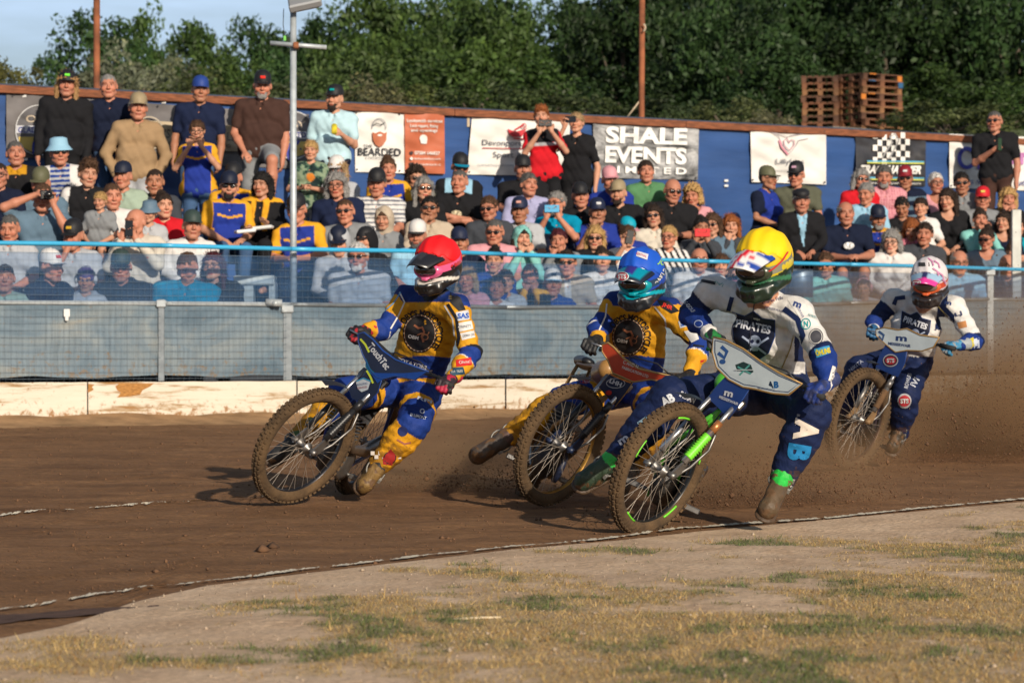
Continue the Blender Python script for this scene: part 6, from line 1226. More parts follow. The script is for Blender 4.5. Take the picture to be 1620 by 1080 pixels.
def wheel(parent, c, n, r, rimcol, tag_, mud=0., name='wheel', spokes=36):
    Q = basis(n); c = Vector(c)
    root = bpy.data.objects.new(name, None); link(root, parent); root.location = c - parent.location; root.empty_display_size = .1
    def P(a, rad, y): return c + Q @ Vector((rad * math.cos(a), y, rad * math.sin(a)))
    m = MB(); n1, n2 = 72, 12; rs = .036; V = []
    for i in range(n1):
        a = 2 * math.pi * i / n1
        for k in range(n2): b = 2 * math.pi * k / n2; V.append(P(a, r - rs * 1.12 + rs * 1.05 * math.cos(b), rs * .98 * math.sin(b)))
    m.add(V, [(i * n2 + k, ((i + 1) % n1) * n2 + k, ((i + 1) % n1) * n2 + (k + 1) % n2, i * n2 + (k + 1) % n2) for i in range(n1) for k in range(n2)], True)
    nk = 66
    for i in range(nk):
        for row, (yy, off) in enumerate(((-.027, 0), (-.010, .5), (.010, 0), (.027, .5))):
            a = 2 * math.pi * (i + off) / nk; lift = r - .004 - (0.010 if abs(yy) > .02 else 0); da = .55 * math.pi / nk
            p0 = P(a, lift, yy); er = (P(a, lift + 1, yy) - p0).normalized(); ea = (P(a + .01, lift, yy) - P(a - .01, lift, yy)).normalized(); ey = Q @ Vector((0, 1, 0))
            if abs(yy) > .02: er = (er + ey * (1 if yy > 0 else -1) * .7).normalized()
            m.box(p0, (r * 2 * da, .012, .013), M3=Matrix((ea, ea.cross(er) * -1, er)).transposed())
    m.obj('tyre', mrub, root)
    m = MB(); Vn = []; pr = [(r - .062, -.026), (r - .052, -.030), (r - .062, -.020), (r - .078, -.010), (r - .080, .010), (r - .062, .020), (r - .052, .030), (r - .062, .026)]
    m.lathe([(a_, b_) for a_, b_ in pr], c, axis=n, n=72); m.obj('rim', M('rim_' + tag_, rimcol, .3, metal=.6, var=.3, vscale=9), root)
    m = MB()
    for i in range(spokes):
        a = 2 * math.pi * i / spokes; s_ = 1 if i % 2 else -1; da = .42 * (1 if (i // 2) % 2 else -1); m.tube([P(a + da, .026, s_ * .030), P(a, r - .072, s_ * .003)], .0016, 4, cap=False)
    m.obj('spokes', mspk, root)
    m = MB(); m.lathe([(.001, -.058), (.012, -.058), (.014, -.04), (.034, -.034), (.034, -.026), (.018, -.018), (.018, .018), (.034, .026), (.034, .034), (.014, .04), (.012, .058), (.001, .058)], c, axis=n, n=18); m.obj('hub', mmet, root)
    return root, Q
def decal(shape, col, bvh, parent, name='lettering', off=.0035, step=6., origin=None):
    V2, F2 = shape
    if len(V2) == 0: return
    VV, FF = refine(V2, F2, step)
    o = Vector(origin or (0, 0, CZ)); hit = {}
    for i_, p_ in enumerate(VV):
        d = (W(p_[0], p_[1], 10) - Vector((0, 0, CZ))).normalized(); h = bvh.ray_cast(o, d)
        if h[0] is not None: hit[i_] = h[0] - d * off
    F = []
    for ids in FF:
        if all(i in hit for i in ids):
            p = [hit[i] for i in ids]
            if max((p[0] - p[1]).length, (p[1] - p[2]).length, (p[0] - p[2]).length) < .075: F.append(ids)
    if not F: return
    if name in ('piping', 'panel', 'patch'):                # keep the one unbroken piece
        gid = {}
        def root_(i):
            while gid.setdefault(i, i) != i: i = gid[i]
            return i
        for f in F:
            for k in f[1:]: gid[root_(k)] = root_(f[0])
        cnt = {}
        for f in F: cnt[root_(f[0])] = cnt.get(root_(f[0]), 0) + 1
        best = max(cnt, key=cnt.get); F = [f for f in F if root_(f[0]) == best]
    use = sorted({i for f in F for i in f}); mp = {k: j for j, k in enumerate(use)}
    me = mesh_np(name, [hit[i] for i in use], [tuple(mp[i] for i in f) for f in F], mdec)
    return wput(name, me, parent, col)
def inpoly(px, py, pts):
    ins = np.zeros(len(px), bool); n = len(pts)
    for i in range(n):
        x1, y1 = pts[i]; x2, y2 = pts[(i + 1) % n]; c = ((y1 > py) != (y2 > py)) & (px < (x2 - x1) * (py - y1) / ((y2 - y1) or 1e-9) + x1); ins ^= c
    return ins
def suit(root, J, colfn, size=1., h=.0078):
    """one continuous clothed body grown through the joints J (world points)"""
    s = SDF(); A = {k: np.array(v) for k, v in J.items()}; z = size
    ax = A['sl'] - A['sr']; ax /= np.linalg.norm(ax); nb = (A['sl'] + A['sr']) / 2
    def add(a, b, ra, rb, k, tg): s.c(a, b, ra * z, rb * z, k=k, tag=tg)
    for q in (-1, 1): add(A['chest'] + ax * .080 * q, A['pel'] + ax * .065 * q, .112, .118, .05, 'torso')
    add(A['sr'], A['sl'], .080, .080, .05, 'yoke'); add(nb, A['neck'], .068, .058, .03, 'neck')
    if 'belly' in J: s.e(A['belly'], .13 * z, k=.06, tag='torso')
    for sd_ in 'rl':
        m_ = A['e' + sd_] + (A['w' + sd_] - A['e' + sd_]) * .35
        add(A['s' + sd_], A['e' + sd_], .074, .060, .035, 'ua' + sd_); add(A['e' + sd_], m_, .060, .060, .02, 'fa' + sd_); s.c(m_, A['w' + sd_], .060 * z, .041 * z, k=.02, tag='fb' + sd_)
        add(A['h' + sd_], A['k' + sd_], .125, .095, .05, 'th' + sd_)
        m_ = A['k' + sd_] + (A['a' + sd_] - A['k' + sd_]) * .35
        add(A['k' + sd_], m_, .095, .098, .03, 'sa' + sd_); s.c(m_, A['a' + sd_], .098 * z, .070 * z, k=.02, tag='sb' + sd_)
    wr = lambda x, y, q: .0055 * (1 - np.abs(np.sin(15 * q + 7 * x + 3 * y + 1.6 * np.sin(11 * x + 8 * y + 5 * q)))) ** 4 + .0030 * (1 - np.abs(np.sin(21 * q - 17 * x + 2.1 * np.sin(9 * x - 7 * q)))) ** 5 + .0028 * np.sin(33 * q + 17 * x + 3 * np.sin(14 * x + 9 * y)) * np.sin(19 * x - 15 * y + 9 * q) + .0030 * np.sin(62 * q - 35 * x + 20 * y) + .0018 * np.sin(110 * q + 60 * x)
    V, F = s.build(h, noise=wr); own, t = s.owner(V); tags = np.array([q[7] if q[7] else '' for q in s.p])[own]
    px = 810 + FP * V[:, 0] / V[:, 1]; py = HZ - FP * (V[:, 2] - CZ) / V[:, 1]; col = colfn(tags, t, px, py, V)
    me = mesh_np('body', V, F, msuit, True, col); o = wput('body', me, root)
    return o, BVHTree.FromPolygons(V.tolist(), F.tolist())
def glove(root, w, d, up, side, col, col2, nm='glove', sc=1.12):
    s = SDF(); w = np.array(w); d = np.array(d, float); d /= np.linalg.norm(d); s.c(w - d * .05, w + d * .01, .044, .036, k=.01); hand(s, w + d * .01, d, up, side, 1.25, r=.0115, k=.005, sc=sc)
    V, F = s.build(.0052); u = (V - w) @ d; c = np.tile(np.array(col), (len(V), 1)); c[u < .012] = col2; k_ = fbm(V[:, 0] * 40, V[:, 2] * 40, 2, 3) > .62; c[k_ & (u > .03)] = np.array(col2) * .8
    return wput(nm, mesh_np(nm, V, F, mglv, True, c), root)
def boot(root, ank, toe, shin, colA, colB, muddy=.6, nm='boot', scale=1.):
    ank, toe, shin = [np.array(v) for v in (ank, toe, shin)]; s = SDF(); f = toe - ank; L_ = np.linalg.norm(f); f /= L_; up = shin - ank; up /= np.linalg.norm(up); sol = -(up - f * (up @ f)); sol /= np.linalg.norm(sol)
    z = scale; heel = ank - f * .045 * z + sol * .070 * z; bt = toe + sol * .055 * z
    s.c(ank + up * .08 * z, ank + up * .02 * z, .058 * z, .052 * z, k=.02); s.c(ank, heel - sol * .02, .050 * z, .044 * z, k=.02); s.c(ank + f * .03 * z - sol * .005, toe - f * .06 + sol * .030 * z, .050 * z, .040 * z, k=.03)
    s.c(heel, bt - f * .05, .042 * z, .047 * z, k=.02); s.c(ank + up * .07 * z + f * .02, ank + f * .05 * z + up * .02, .045 * z, .045 * z, k=.01)
    dlim = float(sol @ (ank + sol * .085 * z)); s.plane(tuple(-sol), -dlim)
    V, F = s.build(.0065, noise=lambda x, y, q: .0022 * np.sin(70 * q + 30 * x) + .0012 * np.sin(150 * x - 90 * q)); u = (V - ank) @ up; sdw = (V - ank) @ sol; n_ = fbm(V[:, 0] * 34 + V[:, 1] * 19, V[:, 2] * 34, 3, 7)
    c = np.where((u > -.01)[:, None], np.array(colA)[None], np.array(colB)[None]) * (.8 + .4 * n_[:, None]); md = n_ + np.clip(sdw * 2.2, -.15, .28) > (1.02 - muddy * .6); c[md] = np.array((.105, .058, .028)) * (.6 + .8 * n_[md][:, None])
    o = wput(nm, mesh_np(nm, V, F, mglv, True, c), root)
    s = SDF(); s.c(ank + sol * .092 * z - f * .045 * z, ank + sol * .092 * z - f * .02, .045 * z, k=.01, flat=(sol, 2.4)); s.c(ank + sol * .090 * z - f * .02, toe - f * .045 * z + sol * (dlim - float(sol @ toe) + .006), .045 * z, .052 * z, k=.01, flat=(sol, 2.8)); V, F = s.build(.006)
    n_ = fbm(V[:, 0] * 40, V[:, 2] * 40 + V[:, 1] * 20, 3, 9); c = np.array((.06, .036, .02)) * (.5 + 1.2 * n_[:, None]); wput('boot_sole', mesh_np('boot_sole', V, F, mglv, True, c), o)
    q = MB(); e2 = Vector(np.cross(f, up)).normalized(); E1, UP = Vector(f), Vector(up); A_ = Vector(ank)
    for kk, ff in ((.055, .0), (.02, .01), (-.012, .05)):
        p_ = A_ + UP * kk * z + E1 * ff * z; r_ = .060 * z
        q.tube([p_ + (E1 * math.cos(a) + e2 * math.sin(a)) * r_ for a in np.linspace(-2.0, 2.0, 13)], .0055, 5); q.box(p_ + (E1 * .6 - e2 * .8) * (r_ + .003), (.018, .018, .026), M3=Matrix((E1, e2, UP)).transposed(), bev=.003)
    wput('boot_buckles', q.mesh('boot_buckles', M('buckle', (.20, .19, .17), .5, metal=.4)), o)
    return o
def helmet(root, c, yaw, pitch, roll, shell, cover, peakfn, gogg, strap, lens_c=None, chin=None, sc=1., peaklen=.15):
    Q = (Matrix.Rotation(R(yaw), 3, 'Z') @ Matrix.Rotation(R(pitch), 3, 'X') @ Matrix.Rotation(R(roll), 3, 'Y')); c = Vector(c); Qn = np.array(Q)
    def tr(V): return (np.asarray(V) * sc) @ Qn.T + np.array(c)
    s = SDF(); s.e((0, .012, .035), (.118, .142, .128)); s.e((0, .02, -.03), (.112, .125, .10), k=.04)
    for q in (-1, 1): s.c((q * .098, .01, -.060), (q * .068, -.110, -.088), .030, .026, k=.02); s.c((q * .068, -.108, -.100), (q * .024, -.142, -.104), .024, .022, k=.012); s.c((q * .086, -.085, -.062), (q * .026, -.150, -.068), .020, .019, k=.012)
    s.c((-.024, -.142, -.104), (.024, -.142, -.104), .022, k=.012); s.c((-.026, -.150, -.068), (.026, -.150, -.068), .019, k=.012); s.c((0, -.158, -.072), (0, -.150, -.102), .016, k=.012); s.cut((0, -.160, .008), (.106, .115, .054), k=.005); s.cut((0, .01, -.17), (.09, .10, .06), k=.01)
    V, F = s.build(.0062); col = shell(V); o = wput('helmet', mesh_np('helmet', tr(V), F, mshell, True, col), root)
    if cover is not None:                     # stretched cloth cover over the crown of the shell
        s = SDF(); s.e((0, .014, .037), (.1235, .1475, .1335)); s.plane((0, .62, .78), .022); s.cut((0, -.15, .0), (.115, .085, .078), k=.004)
        Vc, Fc = s.build(.0062, noise=lambda x, y, z: .0022 * np.sin(55 * x + 25 * y) * np.sin(45 * z - 20 * y) + .0012 * np.sin(120 * x + 30 * z)); wput('helmet_cover', mesh_np('helmet_cover', tr(Vc), Fc, mcover), o, cover)
    nu, nv = 17, 9; V = []; C = []
    for lay in (0, 1):
        for i in range(nu):
            u = -1 + 2 * i / (nu - 1)
            for j in range(nv):
                v = j / (nv - 1); w_ = .108 - .034 * v ** 1.3; arch = .034 * (1 - u * u) ; x = u * w_; y = -.070 - peaklen * v * (1 - .18 * u * u) + .012 * abs(u); z = .083 + arch - .014 * v - .022 * v * v - .007 * lay - (.02 * (1 - v)) * u * u
                if abs(u) < .25: z += .006 * math.sin(v * 3.1)
                V.append((x, y, z)); C.append(peakfn(u, v))
    g = lambda l, i, j: l * nu * nv + i * nv + j
    F = [(g(0, i, j), g(0, i + 1, j), g(0, i + 1, j + 1), g(0, i, j + 1)) for i in range(nu - 1) for j in range(nv - 1)] + [(g(1, i, j), g(1, i, j + 1), g(1, i + 1, j + 1), g(1, i + 1, j)) for i in range(nu - 1) for j in range(nv - 1)]
    F += [(g(0, i, nv - 1), g(0, i + 1, nv - 1), g(1, i + 1, nv - 1), g(1, i, nv - 1)) for i in range(nu - 1)] + [(g(0, 0, j), g(0, 0, j + 1), g(1, 0, j + 1), g(1, 0, j)) for j in range(nv - 1)] + [(g(0, nu - 1, j + 1), g(0, nu - 1, j), g(1, nu - 1, j), g(1, nu - 1, j + 1)) for j in range(nv - 1)]
    pk = wput('peak', mesh_np('peak', tr(V), F, mshell, True, C), o)
    # head inside, goggles
    s = SDF(); s.e((0, -.012, .0), (.080, .090, .095)); s.c((0, -.09, .0), (0, -.108, -.04), .010, .014, k=.01); V, F = s.build(.008); wput('face', mesh_np('face', tr(V), F, M('balaclava', (.03, .022, .02), .9)), root)
    s = SDF(); s.e((0, -.080, .004), (.096, .062, .054), k=.01); s.cut((0, -.155, .012), (.091, .070, .046), k=.003); s.c((-.010, -.132, -.034), (.010, -.132, -.034), .011, k=.015); V, F = s.build(.0050); wput('goggles', mesh_np('goggles', tr(V), F, mshell, True, np.tile(gogg, (len(V), 1))), o)
    m = MB(); m.ball((0, -.082, .012), (.089, .056, .044), n=28, m=16); me = m.mesh('lens', lens_c or mlens); 
    L_ = wput('goggle_lens', mesh_np('goggle_lens', tr([v[:] for v in m.v]), m.f, lens_c or mlens), o)
    m = MB(); V = []; nst = 26
    for i in range(nst + 1):
        a = R(-52 + 284 * i / nst); 
        for zz in (-.019, .019): V.append((.1215 * math.cos(a), .014 + .146 * math.sin(a), .012 + zz + .02 * max(0, math.sin(a))))
    m.add(V, [(2 * i, 2 * i + 2, 2 * i + 3, 2 * i + 1) for i in range(nst)], True); wput('goggle_strap', mesh_np('goggle_strap', tr([np.array(v) * 1.012 for v in m.v]), m.f, mcover), o, strap)
    m = MB(); [m.box((x, -.168 + abs(x) * .15, -.082), (.012, .01, .022)) for x in (-.03, -.012, .012, .03)]; wput('vent', mesh_np('vent', tr(m.v), m.f, mblk, False), o)
    allV = []; 
    s = SDF(); s.e((0, .014, .037), (.1245, .1485, .1345)); V, F = s.build(.012); bv = BVHTree.FromPolygons(tr(V).tolist(), F.tolist())
    return o, tr, bv
def machine(label, D0, ctr, maj, ratio, crown, gl, gr, rear, nrear, fcol, rim, plate_up, plate_lo, kdp, dpl, mats, fork, tag_, gaiter, guard):
    """speedway motorcycle; pixel+depth anchor points"""
    a_, b_ = maj; l_ = math.hypot(a_, b_); a_, b_ = a_ / l_, b_ / l_; sn = math.sqrt(1 - ratio ** 2); n = Vector((b_ * sn, -ratio, -a_ * sn)); RW = .362
    AF = W(ctr[0], ctr[1], D0); gz = float(trackz(AF.x, AF.y)); root = empty('speedway_motorcycle', (AF.x, AF.y, gz), label, 'motorcycle', 'racing speedway motorcycles')
    wr, Q = wheel(root, AF, n, RW, rim, tag_)
    wr.name = 'front_wheel'
    C = W(*crown); GL, GR = W(*gl), W(*gr); bx = (GL - GR).normalized(); bm_ = (GL + GR) / 2
    mfr = fcol
    # fork: two legs, lower links, gaiters
    for sd_ in (1, -1):
        foot = AF + n * .078 * sd_; top = C + bx * .080 * sd_ + Vector((0, .01, .03)); d = (top - foot)
        m = MB(); m.tube([foot + d * .18, foot + d * .62], .0175, 10); m.obj('fork_slider', mats[0], root)
        m = MB(); m.tube([foot + d * .58, top], .0135, 10); st = m.obj('fork_stanchion', mchr, root)
        if sd_ == 1:
            m = MB(); P = []; rr = []
            for i in range(22): P.append(foot + d * (.24 + .30 * i / 21)); rr.append(.024 + .006 * math.sin(i * 1.5 * 1.0 * 2))
            m.tube(P, rr, 12); m.obj('fork_gaiter', gaiter, root)
            m = MB(); m.tube([foot + d * .60, foot + d * .72], .021, 10); m.obj('fork_collar', fork, root)
        f = Q @ Vector((1, 0, 0)); f = f if f.y > 0 else -f
        m = MB(); m.plate([foot + d * .20, foot + d * .14 + f * .05, foot + f * .06 - d * .02, foot - d * .04, foot - f * .02 + d * .04], .012); m.tube([foot + f * .055, foot + d * .30 + f * .02], .006, 6); m.tube([foot - n * .02 * sd_, foot + n * .022 * sd_], .016, 10); m.obj('fork_link', mats[1], root)
        m = MB(); m.tube([foot + f * .05, foot + f * .10 + d * .10, foot + f * .13 + d * .33, foot + f * .06 + d * .55], .007, 7); m.obj('fork_brace', mmet, root)
    m = MB(); m.box(C + Vector((0, .012, .02)), (.22, .055, .03), M3=basis(bx)[:] and Matrix((bx, bx.orthogonal().normalized(), bx.cross(bx.orthogonal().normalized()))).transposed(), bev=.008); m.obj('fork_yoke', mmet, root)
    # handlebar
    up = Vector((0, .06, -.03)); m = MB(); m.tube([GL + bx * .05, GL - bx * .10, GL.lerp(GR, .30) + up, GL.lerp(GR, .5) + up * 1.3, GL.lerp(GR, .70) + up, GR + bx * .10, GR - bx * .05], .011, 10); hb = m.obj('handlebar', mblk, root)
    for g, s_ in ((GL, 1), (GR, -1)):
        m = MB(); m.tube([g + bx * .06 * s_, g - bx * .07 * s_], .017, 10); m.obj('grip', M('grip_rubber', (.015, .015, .015), .8), hb)
    m = MB(); m.tube([GR + bx * .09, GR + bx * .10 + Vector((-.02, -.05, -.005)), GR + Vector((-.03, -.075, -.01)), GR - bx * .05 + Vector((-.03, -.07, -.012))], [.007, .006, .005, .006], 6); m.obj('clutch_lever', mchr, hb)
    m = MB(); m.tube([GL - bx * .11, GL - bx * .22 + Vector((.0, -.07, .03)), GL - bx * .42 + Vector((-.02, -.09, .01)), C + Vector((0, -.03, -.02))], .0045, 6); m.obj('cable', mblk, hb)
    # steering head, frame, tank, engine, seat
    AR = W(*rear); nR = Vector(nrear).normalized(); QR = basis(nR); upR = QR @ Vector((0, 0, 1)); seat = AR + upR * .50 + (C - AR) * .12; head = C + Vector((.0, .05, .05))
    eng = AF.lerp(AR, .50) + upR * .02; fr = MB()
    for s_ in (1, -1):
        fr.tube([head, head.lerp(seat, .5) + upR * .02 + nR * .03 * s_, seat + nR * .04 * s_], .013, 8)
        fr.tube([head - upR * .10, eng + (AF - eng) * .28 + upR * .10 + nR * .05 * s_, eng - upR * .18 + nR * .06 * s_, AR + nR * .075 * s_], .012, 8); fr.tube([seat + nR * .04 * s_, AR + nR * .075 * s_], .011, 8)
    fr.obj('frame', mframe, root, color=mfr)
    s = SDF(); e_ = np.array(eng); u_ = np.array(upR); f_ = np.array((AF - AR).normalized()); n_ = np.array(nR)
    s.c(e_ - u_ * .10, e_ - u_ * .08 + f_ * .04, .115, .105, k=.02, flat=(n_, 1.5)); s.c(e_, e_ + u_ * .20 + f_ * .05, .075, .07, k=.02); s.c(e_ - u_ * .10 - f_ * .22, e_ - u_ * .08 - f_ * .20, .075, k=.02); V, F = s.build(.011)
    V = V; en = wput('engine', mesh_np('engine', V, F, meng), root)
    m = MB()
    for i in range(7): m.box(Vector(e_ + u_ * (.05 + .022 * i) + f_ * .03), (.19, .17, .007), M3=Matrix((Vector(f_), nR, upR)).transposed(), bev=.002)
    m.obj('cooling_fins', mmet, en)
    m = MB(); m.lathe([(.001, -.02), (.09, -.02), (.10, -.01), (.10, .01), (.06, .02), (.001, .022)], Vector(e_ - u_ * .1) + nR * .095, axis=nR, n=22); m.obj('clutch_cover', mats[1], en)
    m = MB(); ex = Vector(e_ + u_ * .17 + f_ * .10); m.tube([ex, ex + Vector(f_) * .09 - upR * .05 + nR * .10, ex - upR * .16 + nR * .12, ex - Vector(f_) * .30 - upR * .18 + nR * .11, ex - Vector(f_) * .60 - upR * .12 + nR * .10], [.022, .024, .024, .038, .034], 10); m.obj('exhaust', M('exhaust_brown', (.20, .15, .11), .4, metal=.7, var=.3, vscale=9), root)
    s = SDF(); tk = np.array(head.lerp(seat, .36)); s.c(tk - f_ * .10 + u_ * .01, tk + f_ * .10 + u_ * .02, .075, .062, k=.03); V, F = s.build(.01); wput('fuel_tank', mesh_np('fuel_tank', V, F, mframe), root, mfr)
    s = SDF(); sp = np.array(seat); s.c(sp - f_ * .12 + u_ * .03, sp + f_ * .14 + u_ * .02, .070, .045, k=.03, flat=(u_, 1.7)); V, F = s.build(.01); wput('seat', mesh_np('seat', V, F, mblk), root)
    wheel(root, AR, nR, .335, rim, tag_, spokes=30)[0].name = 'rear_wheel'
    m = MB(); P = [AR + (QR @ Vector((math.cos(t) , 0, math.sin(t)))) * .39 for t in np.linspace(R(25), R(165), 12)]; V = []; 
    for p in P: V += [p - nR * .07, p + upR * .02, p + nR * .07]
    m.add(V, [(3 * i + k, 3 * i + 3 + k, 3 * i + 4 + k, 3 * i + 1 + k) for i in range(11) for k in (0, 1)], True); m.obj('rear_mudguard', guard, root)
    m = MB(); P = [AF + (Q @ Vector((math.cos(t), 0, math.sin(t)))) * .405 for t in np.linspace(R(84), R(112), 8)]; V = []
    for p in P: V += [p - n * .038, p + (p - AF).normalized() * .010, p + n * .038]
    m.add(V, [(3 * i + k, 3 * i + 3 + k, 3 * i + 4 + k, 3 * i + 1 + k) for i in range(7) for k in (0, 1)], True); fg = m.obj('front_mudguard', guard, root)
    for s_ in (1, -1):
        m = MB(); b0 = eng - upR * .16 + nR * .06 * s_ - Vector(f_) * .08; m.tube([b0, b0 + nR * .09 * s_], .012, 8); m.box(b0 + nR * .11 * s_, (.05, .09, .03), M3=Matrix((Vector(f_), nR, upR)).transposed(), bev=.005); m.obj('footrest', mmet, root)
    # front plates
    cx0 = sum(p[0] for p in plate_up) / len(plate_up)
    PLn = lambda px, py, o=0.: W(px, py, dpl + (cx0 - px) * kdp + (py - 590) * .0006 - o)
    m = MB(); P = [PLn(*p) for p in plate_up]; m.plate(P, .012); up_ = m.obj('front_plate', mats[2], root)
    m = MB(); m.tube([PLn(p[0], p[1], .004) for p in plate_up], .0058, 6, closed=True); m.obj('edge_trim', mats[3], up_)
    m = MB(); m.plate([PLn(p[0], p[1], -.004) for p in plate_lo], .012); lo_ = m.obj('number_plate', mats[4], root)
    m = MB(); m.tube([PLn(p[0], p[1], .0) for p in plate_lo], .0036, 6, closed=True); m.obj('edge_trim', mats[5], lo_)
    def ink(shape, col, part=up_, o=.0095, nm='lettering'):
        V, F = shape
        if len(V): wput(nm, mesh_np(nm, [PLn(p[0], p[1], o) for p in V], F, mdec), part, col)
    return root, AF, n, C, GL, GR, AR, ink, up_, lo_
def J(**k): return {a: W(*b) for a, b in k.items()}
YE, BL, WT, BK = np.array((.60, .285, .012)), np.array((.009, .034, .20)), np.array((.62, .60, .57)), np.array((.012, .012, .014))
PB = np.array((.006, .014, .058))
mgold = M('gold_trim', (.40, .24, .08), .4, metal=.3); mredp = M('plate_red', (.50, .055, .02), .4, coat=.3, var=.1); mbluep = M('plate_blue', (.012, .05, .22), .4, coat=.3, var=.1); mdkp = M('plate_black', (.014, .024, .06), .45, var=.2); mwhp = M('plate_white', (.60, .69, .72), .4, coat=.2, var=.1)
mgreen = M('neon_green', (.16, .62, .03), .45, var=.1); mgdrim = (.42, .22, .04); mcop = M('copper', (.50, .20, .07), .35, metal=.6)
# ------------------------------------------------ 1: red helmet
D0 = 17.9
root, AF, n, C, GL, GR, AR, ink, up_, lo_ = machine('blue and black speedway motorcycle with white lettered front plate, leading at left', D0, (481, 705), (.56, .83), .594, (590, 604, D0 + .12), (705, 605, D0 - .08), (572, 524, D0 + .42), (582, 702, D0 + 1.15), (.86, -.28, -.42),
    (.012, .04, .22), (.03, .03, .035),
    [(567, 528), (576, 526), (590, 537), (606, 555), (626, 569), (678, 588), (657, 600), (626, 594), (607, 599), (596, 596), (586, 585), (574, 560), (567, 540)],
    [(573, 596), (586, 584), (604, 600), (598, 620), (580, 641), (557, 629), (552, 612)], .0034, D0 - .04, [mblk, mmet, mdkp, mbluep, mdkp, mbluep], mblk, 'black', mblk, mblk)
ink(poly((586, 589), (604, 590), (640, 590), (676, 587), (657, 600), (626, 594), (607, 599), (597, 606)), (.01, .06, .30), nm='blue_panel'); ink(poly((579, 566), (586, 583), (596, 592), (586, 592), (578, 580)), (.01, .12, .22), nm='blue_panel'); ink(text_px('TouchTec', 600, 563, 11, 48, ang=-52, bold=.04), (.6, .62, .66)); ink(line([(570, 536), (578, 545), (584, 557)], 3.2), (.55, .65, .05), nm='stripe'); ink(line([(580, 586), (586, 596), (590, 606)], 3), (.55, .65, .05), lo_, nm='stripe')
ink(poly((563, 604), (575, 599), (586, 604), (582, 616), (572, 620), (566, 615)), (.5, .55, .6), lo_, nm='sticker'); ink(text_px('BUILDING', 573, 607, 3.2, 16, ang=10), (.02, .05, .2), lo_, .013); ink(text_px('SERVICES', 573, 612.5, 3.2, 15, ang=10), (.3, .02, .05), lo_, .013); ink(line([(564, 603), (575, 598), (587, 603)], 1.5), (.05, .35, .6), lo_, .013, 'roof_mark')
rr = empty('person', W(660, 790, D0 + .3), 'rider in red helmet and yellow and blue suit leading the race', 'person', 'speedway riders')
JR = J(sl=(722, 487, D0 + .32), sr=(645, 472, D0 + .62), neck=(692, 462, D0 + .38), chest=(680, 520, D0 + .55), pel=(655, 606, D0 + .85), el=(745, 558, D0 + .18), wl=(716, 598, D0 + .0), er=(607, 521, D0 + .55), wr=(583, 521, D0 + .46),
       hl=(668, 620, D0 + .78), kl=(654, 672, D0 + .35), al=(603, 730, D0 + .42), hr=(636, 610, D0 + .95), kr=(545, 624, D0 + .55), ar=(477, 690, D0 + .62))
def team_col(pelY, legband, cuffL, chestpoly, blueyoke):
    def fn(tags, t, px, py, V):
        c = np.tile(YE, (len(px), 1)); T_ = lambda *k: np.isin(tags, k)
        tor = T_('torso', 'yoke', 'neck'); c[tor & (py > pelY - 44 + 0.10 * np.abs(px - chestpoly[0]))] = BL; c[tor & (np.abs(px - chestpoly[0]) > chestpoly[1])] = BL; c[T_('yoke', 'neck') & (py < blueyoke) & (V[:, 1] > 0)] = BL * .7
        c[T_('neck')] = BK
        c[T_('uar') & (t > .62)] = BL; c[T_('far')] = BL; c[T_('fbr') & (t < .6)] = BL; c[T_('ual') & (t > .93)] = BK; c[T_('fal')] = BL; c[T_('fbl') & (t < .12)] = WT; c[T_('far') & (t < .25)] = WT
        th = T_('thl', 'thr'); c[th] = BL; c[th & (np.abs(t - .60) < .07)] = YE; c[T_('sal', 'sar') & (t < .25)] = BL
        c[tor & (py > pelY - 8)] = YE * .95; c[tor & (py > pelY + 8)] = BL
        n_ = fbm(px * .12, py * .12, 3, 5); m_ = T_('sbl', 'sbr') & (n_ > .62 - .25 * t); c[m_] = c[m_] * .45 + np.array((.10, .05, .02)) * .55
        return c
    return fn
bo, bv = suit(rr, JR, team_col(606, None, None, (672, 50), 478), 1.0)
def dc(s_, c_, nm='lettering', off=.0035): return decal(s_, c_, bv, bo, nm, off)
def team_front(cx, cy, r, shx=0):
    dc(ell(cx, cy, r * .86, r, 40), (.014, .012, .012), 'emblem', .003); dc(ring(cx, cy, r * .80, r * .93, 1.0), (.30, .16, .09), 'emblem_ring', .0055)
    for k in range(26):
        a = k * 2 * math.pi / 26; dc(ell(cx + r * .80 * math.cos(a), cy + r * .92 * math.sin(a), 1.1, 1.1, 7), (.5, .38, .25), 'emblem_stud', .007)
    dc(line([(cx - 9, cy - 13), (cx - 2, cy - 8), (cx + 4, cy - 9), (cx + 7, cy - 2), (cx + 3, cy + 5), (cx + 6, cy + 14)], 3.4), (.24, .085, .04), 'emblem_figure', .006); dc(line([(cx - 4, cy + 3), (cx + 3, cy), (cx + 12, cy + 3), (cx + 15, cy - 2)], 2.2), (.2, .08, .04), 'emblem_figure', .007); dc(ring(cx + 9, cy + 6, 5, 5, 1.5, 14), (.2, .08, .04), 'emblem_figure', .007)
    dc(text_px('OBM', cx - 10, cy + 6, 5.5, 17, ang=-12, bold=.04), (.5, .48, .45), off=.008)
    dc(text_px('OBY\u2019S MOTORCYCLES', 0, 0, 10.5, r * 3.6, bold=.045, arc=(cx, cy, r * 1.04, 40)), (.012, .012, .015), off=.004)
team_front(664, 527, 31)
dc(text_px('POTATOES', 652, 575, 6.5, 48, ang=-17, bold=.05), (.6, .6, .62)); dc(poly((617, 549), (624, 547), (627, 557), (622, 562), (616, 556)), (.05, .35, .05), 'clover'); dc(line([(618, 571), (640, 583), (668, 590), (684, 586)], 2), (.6, .6, .6), 'piping')
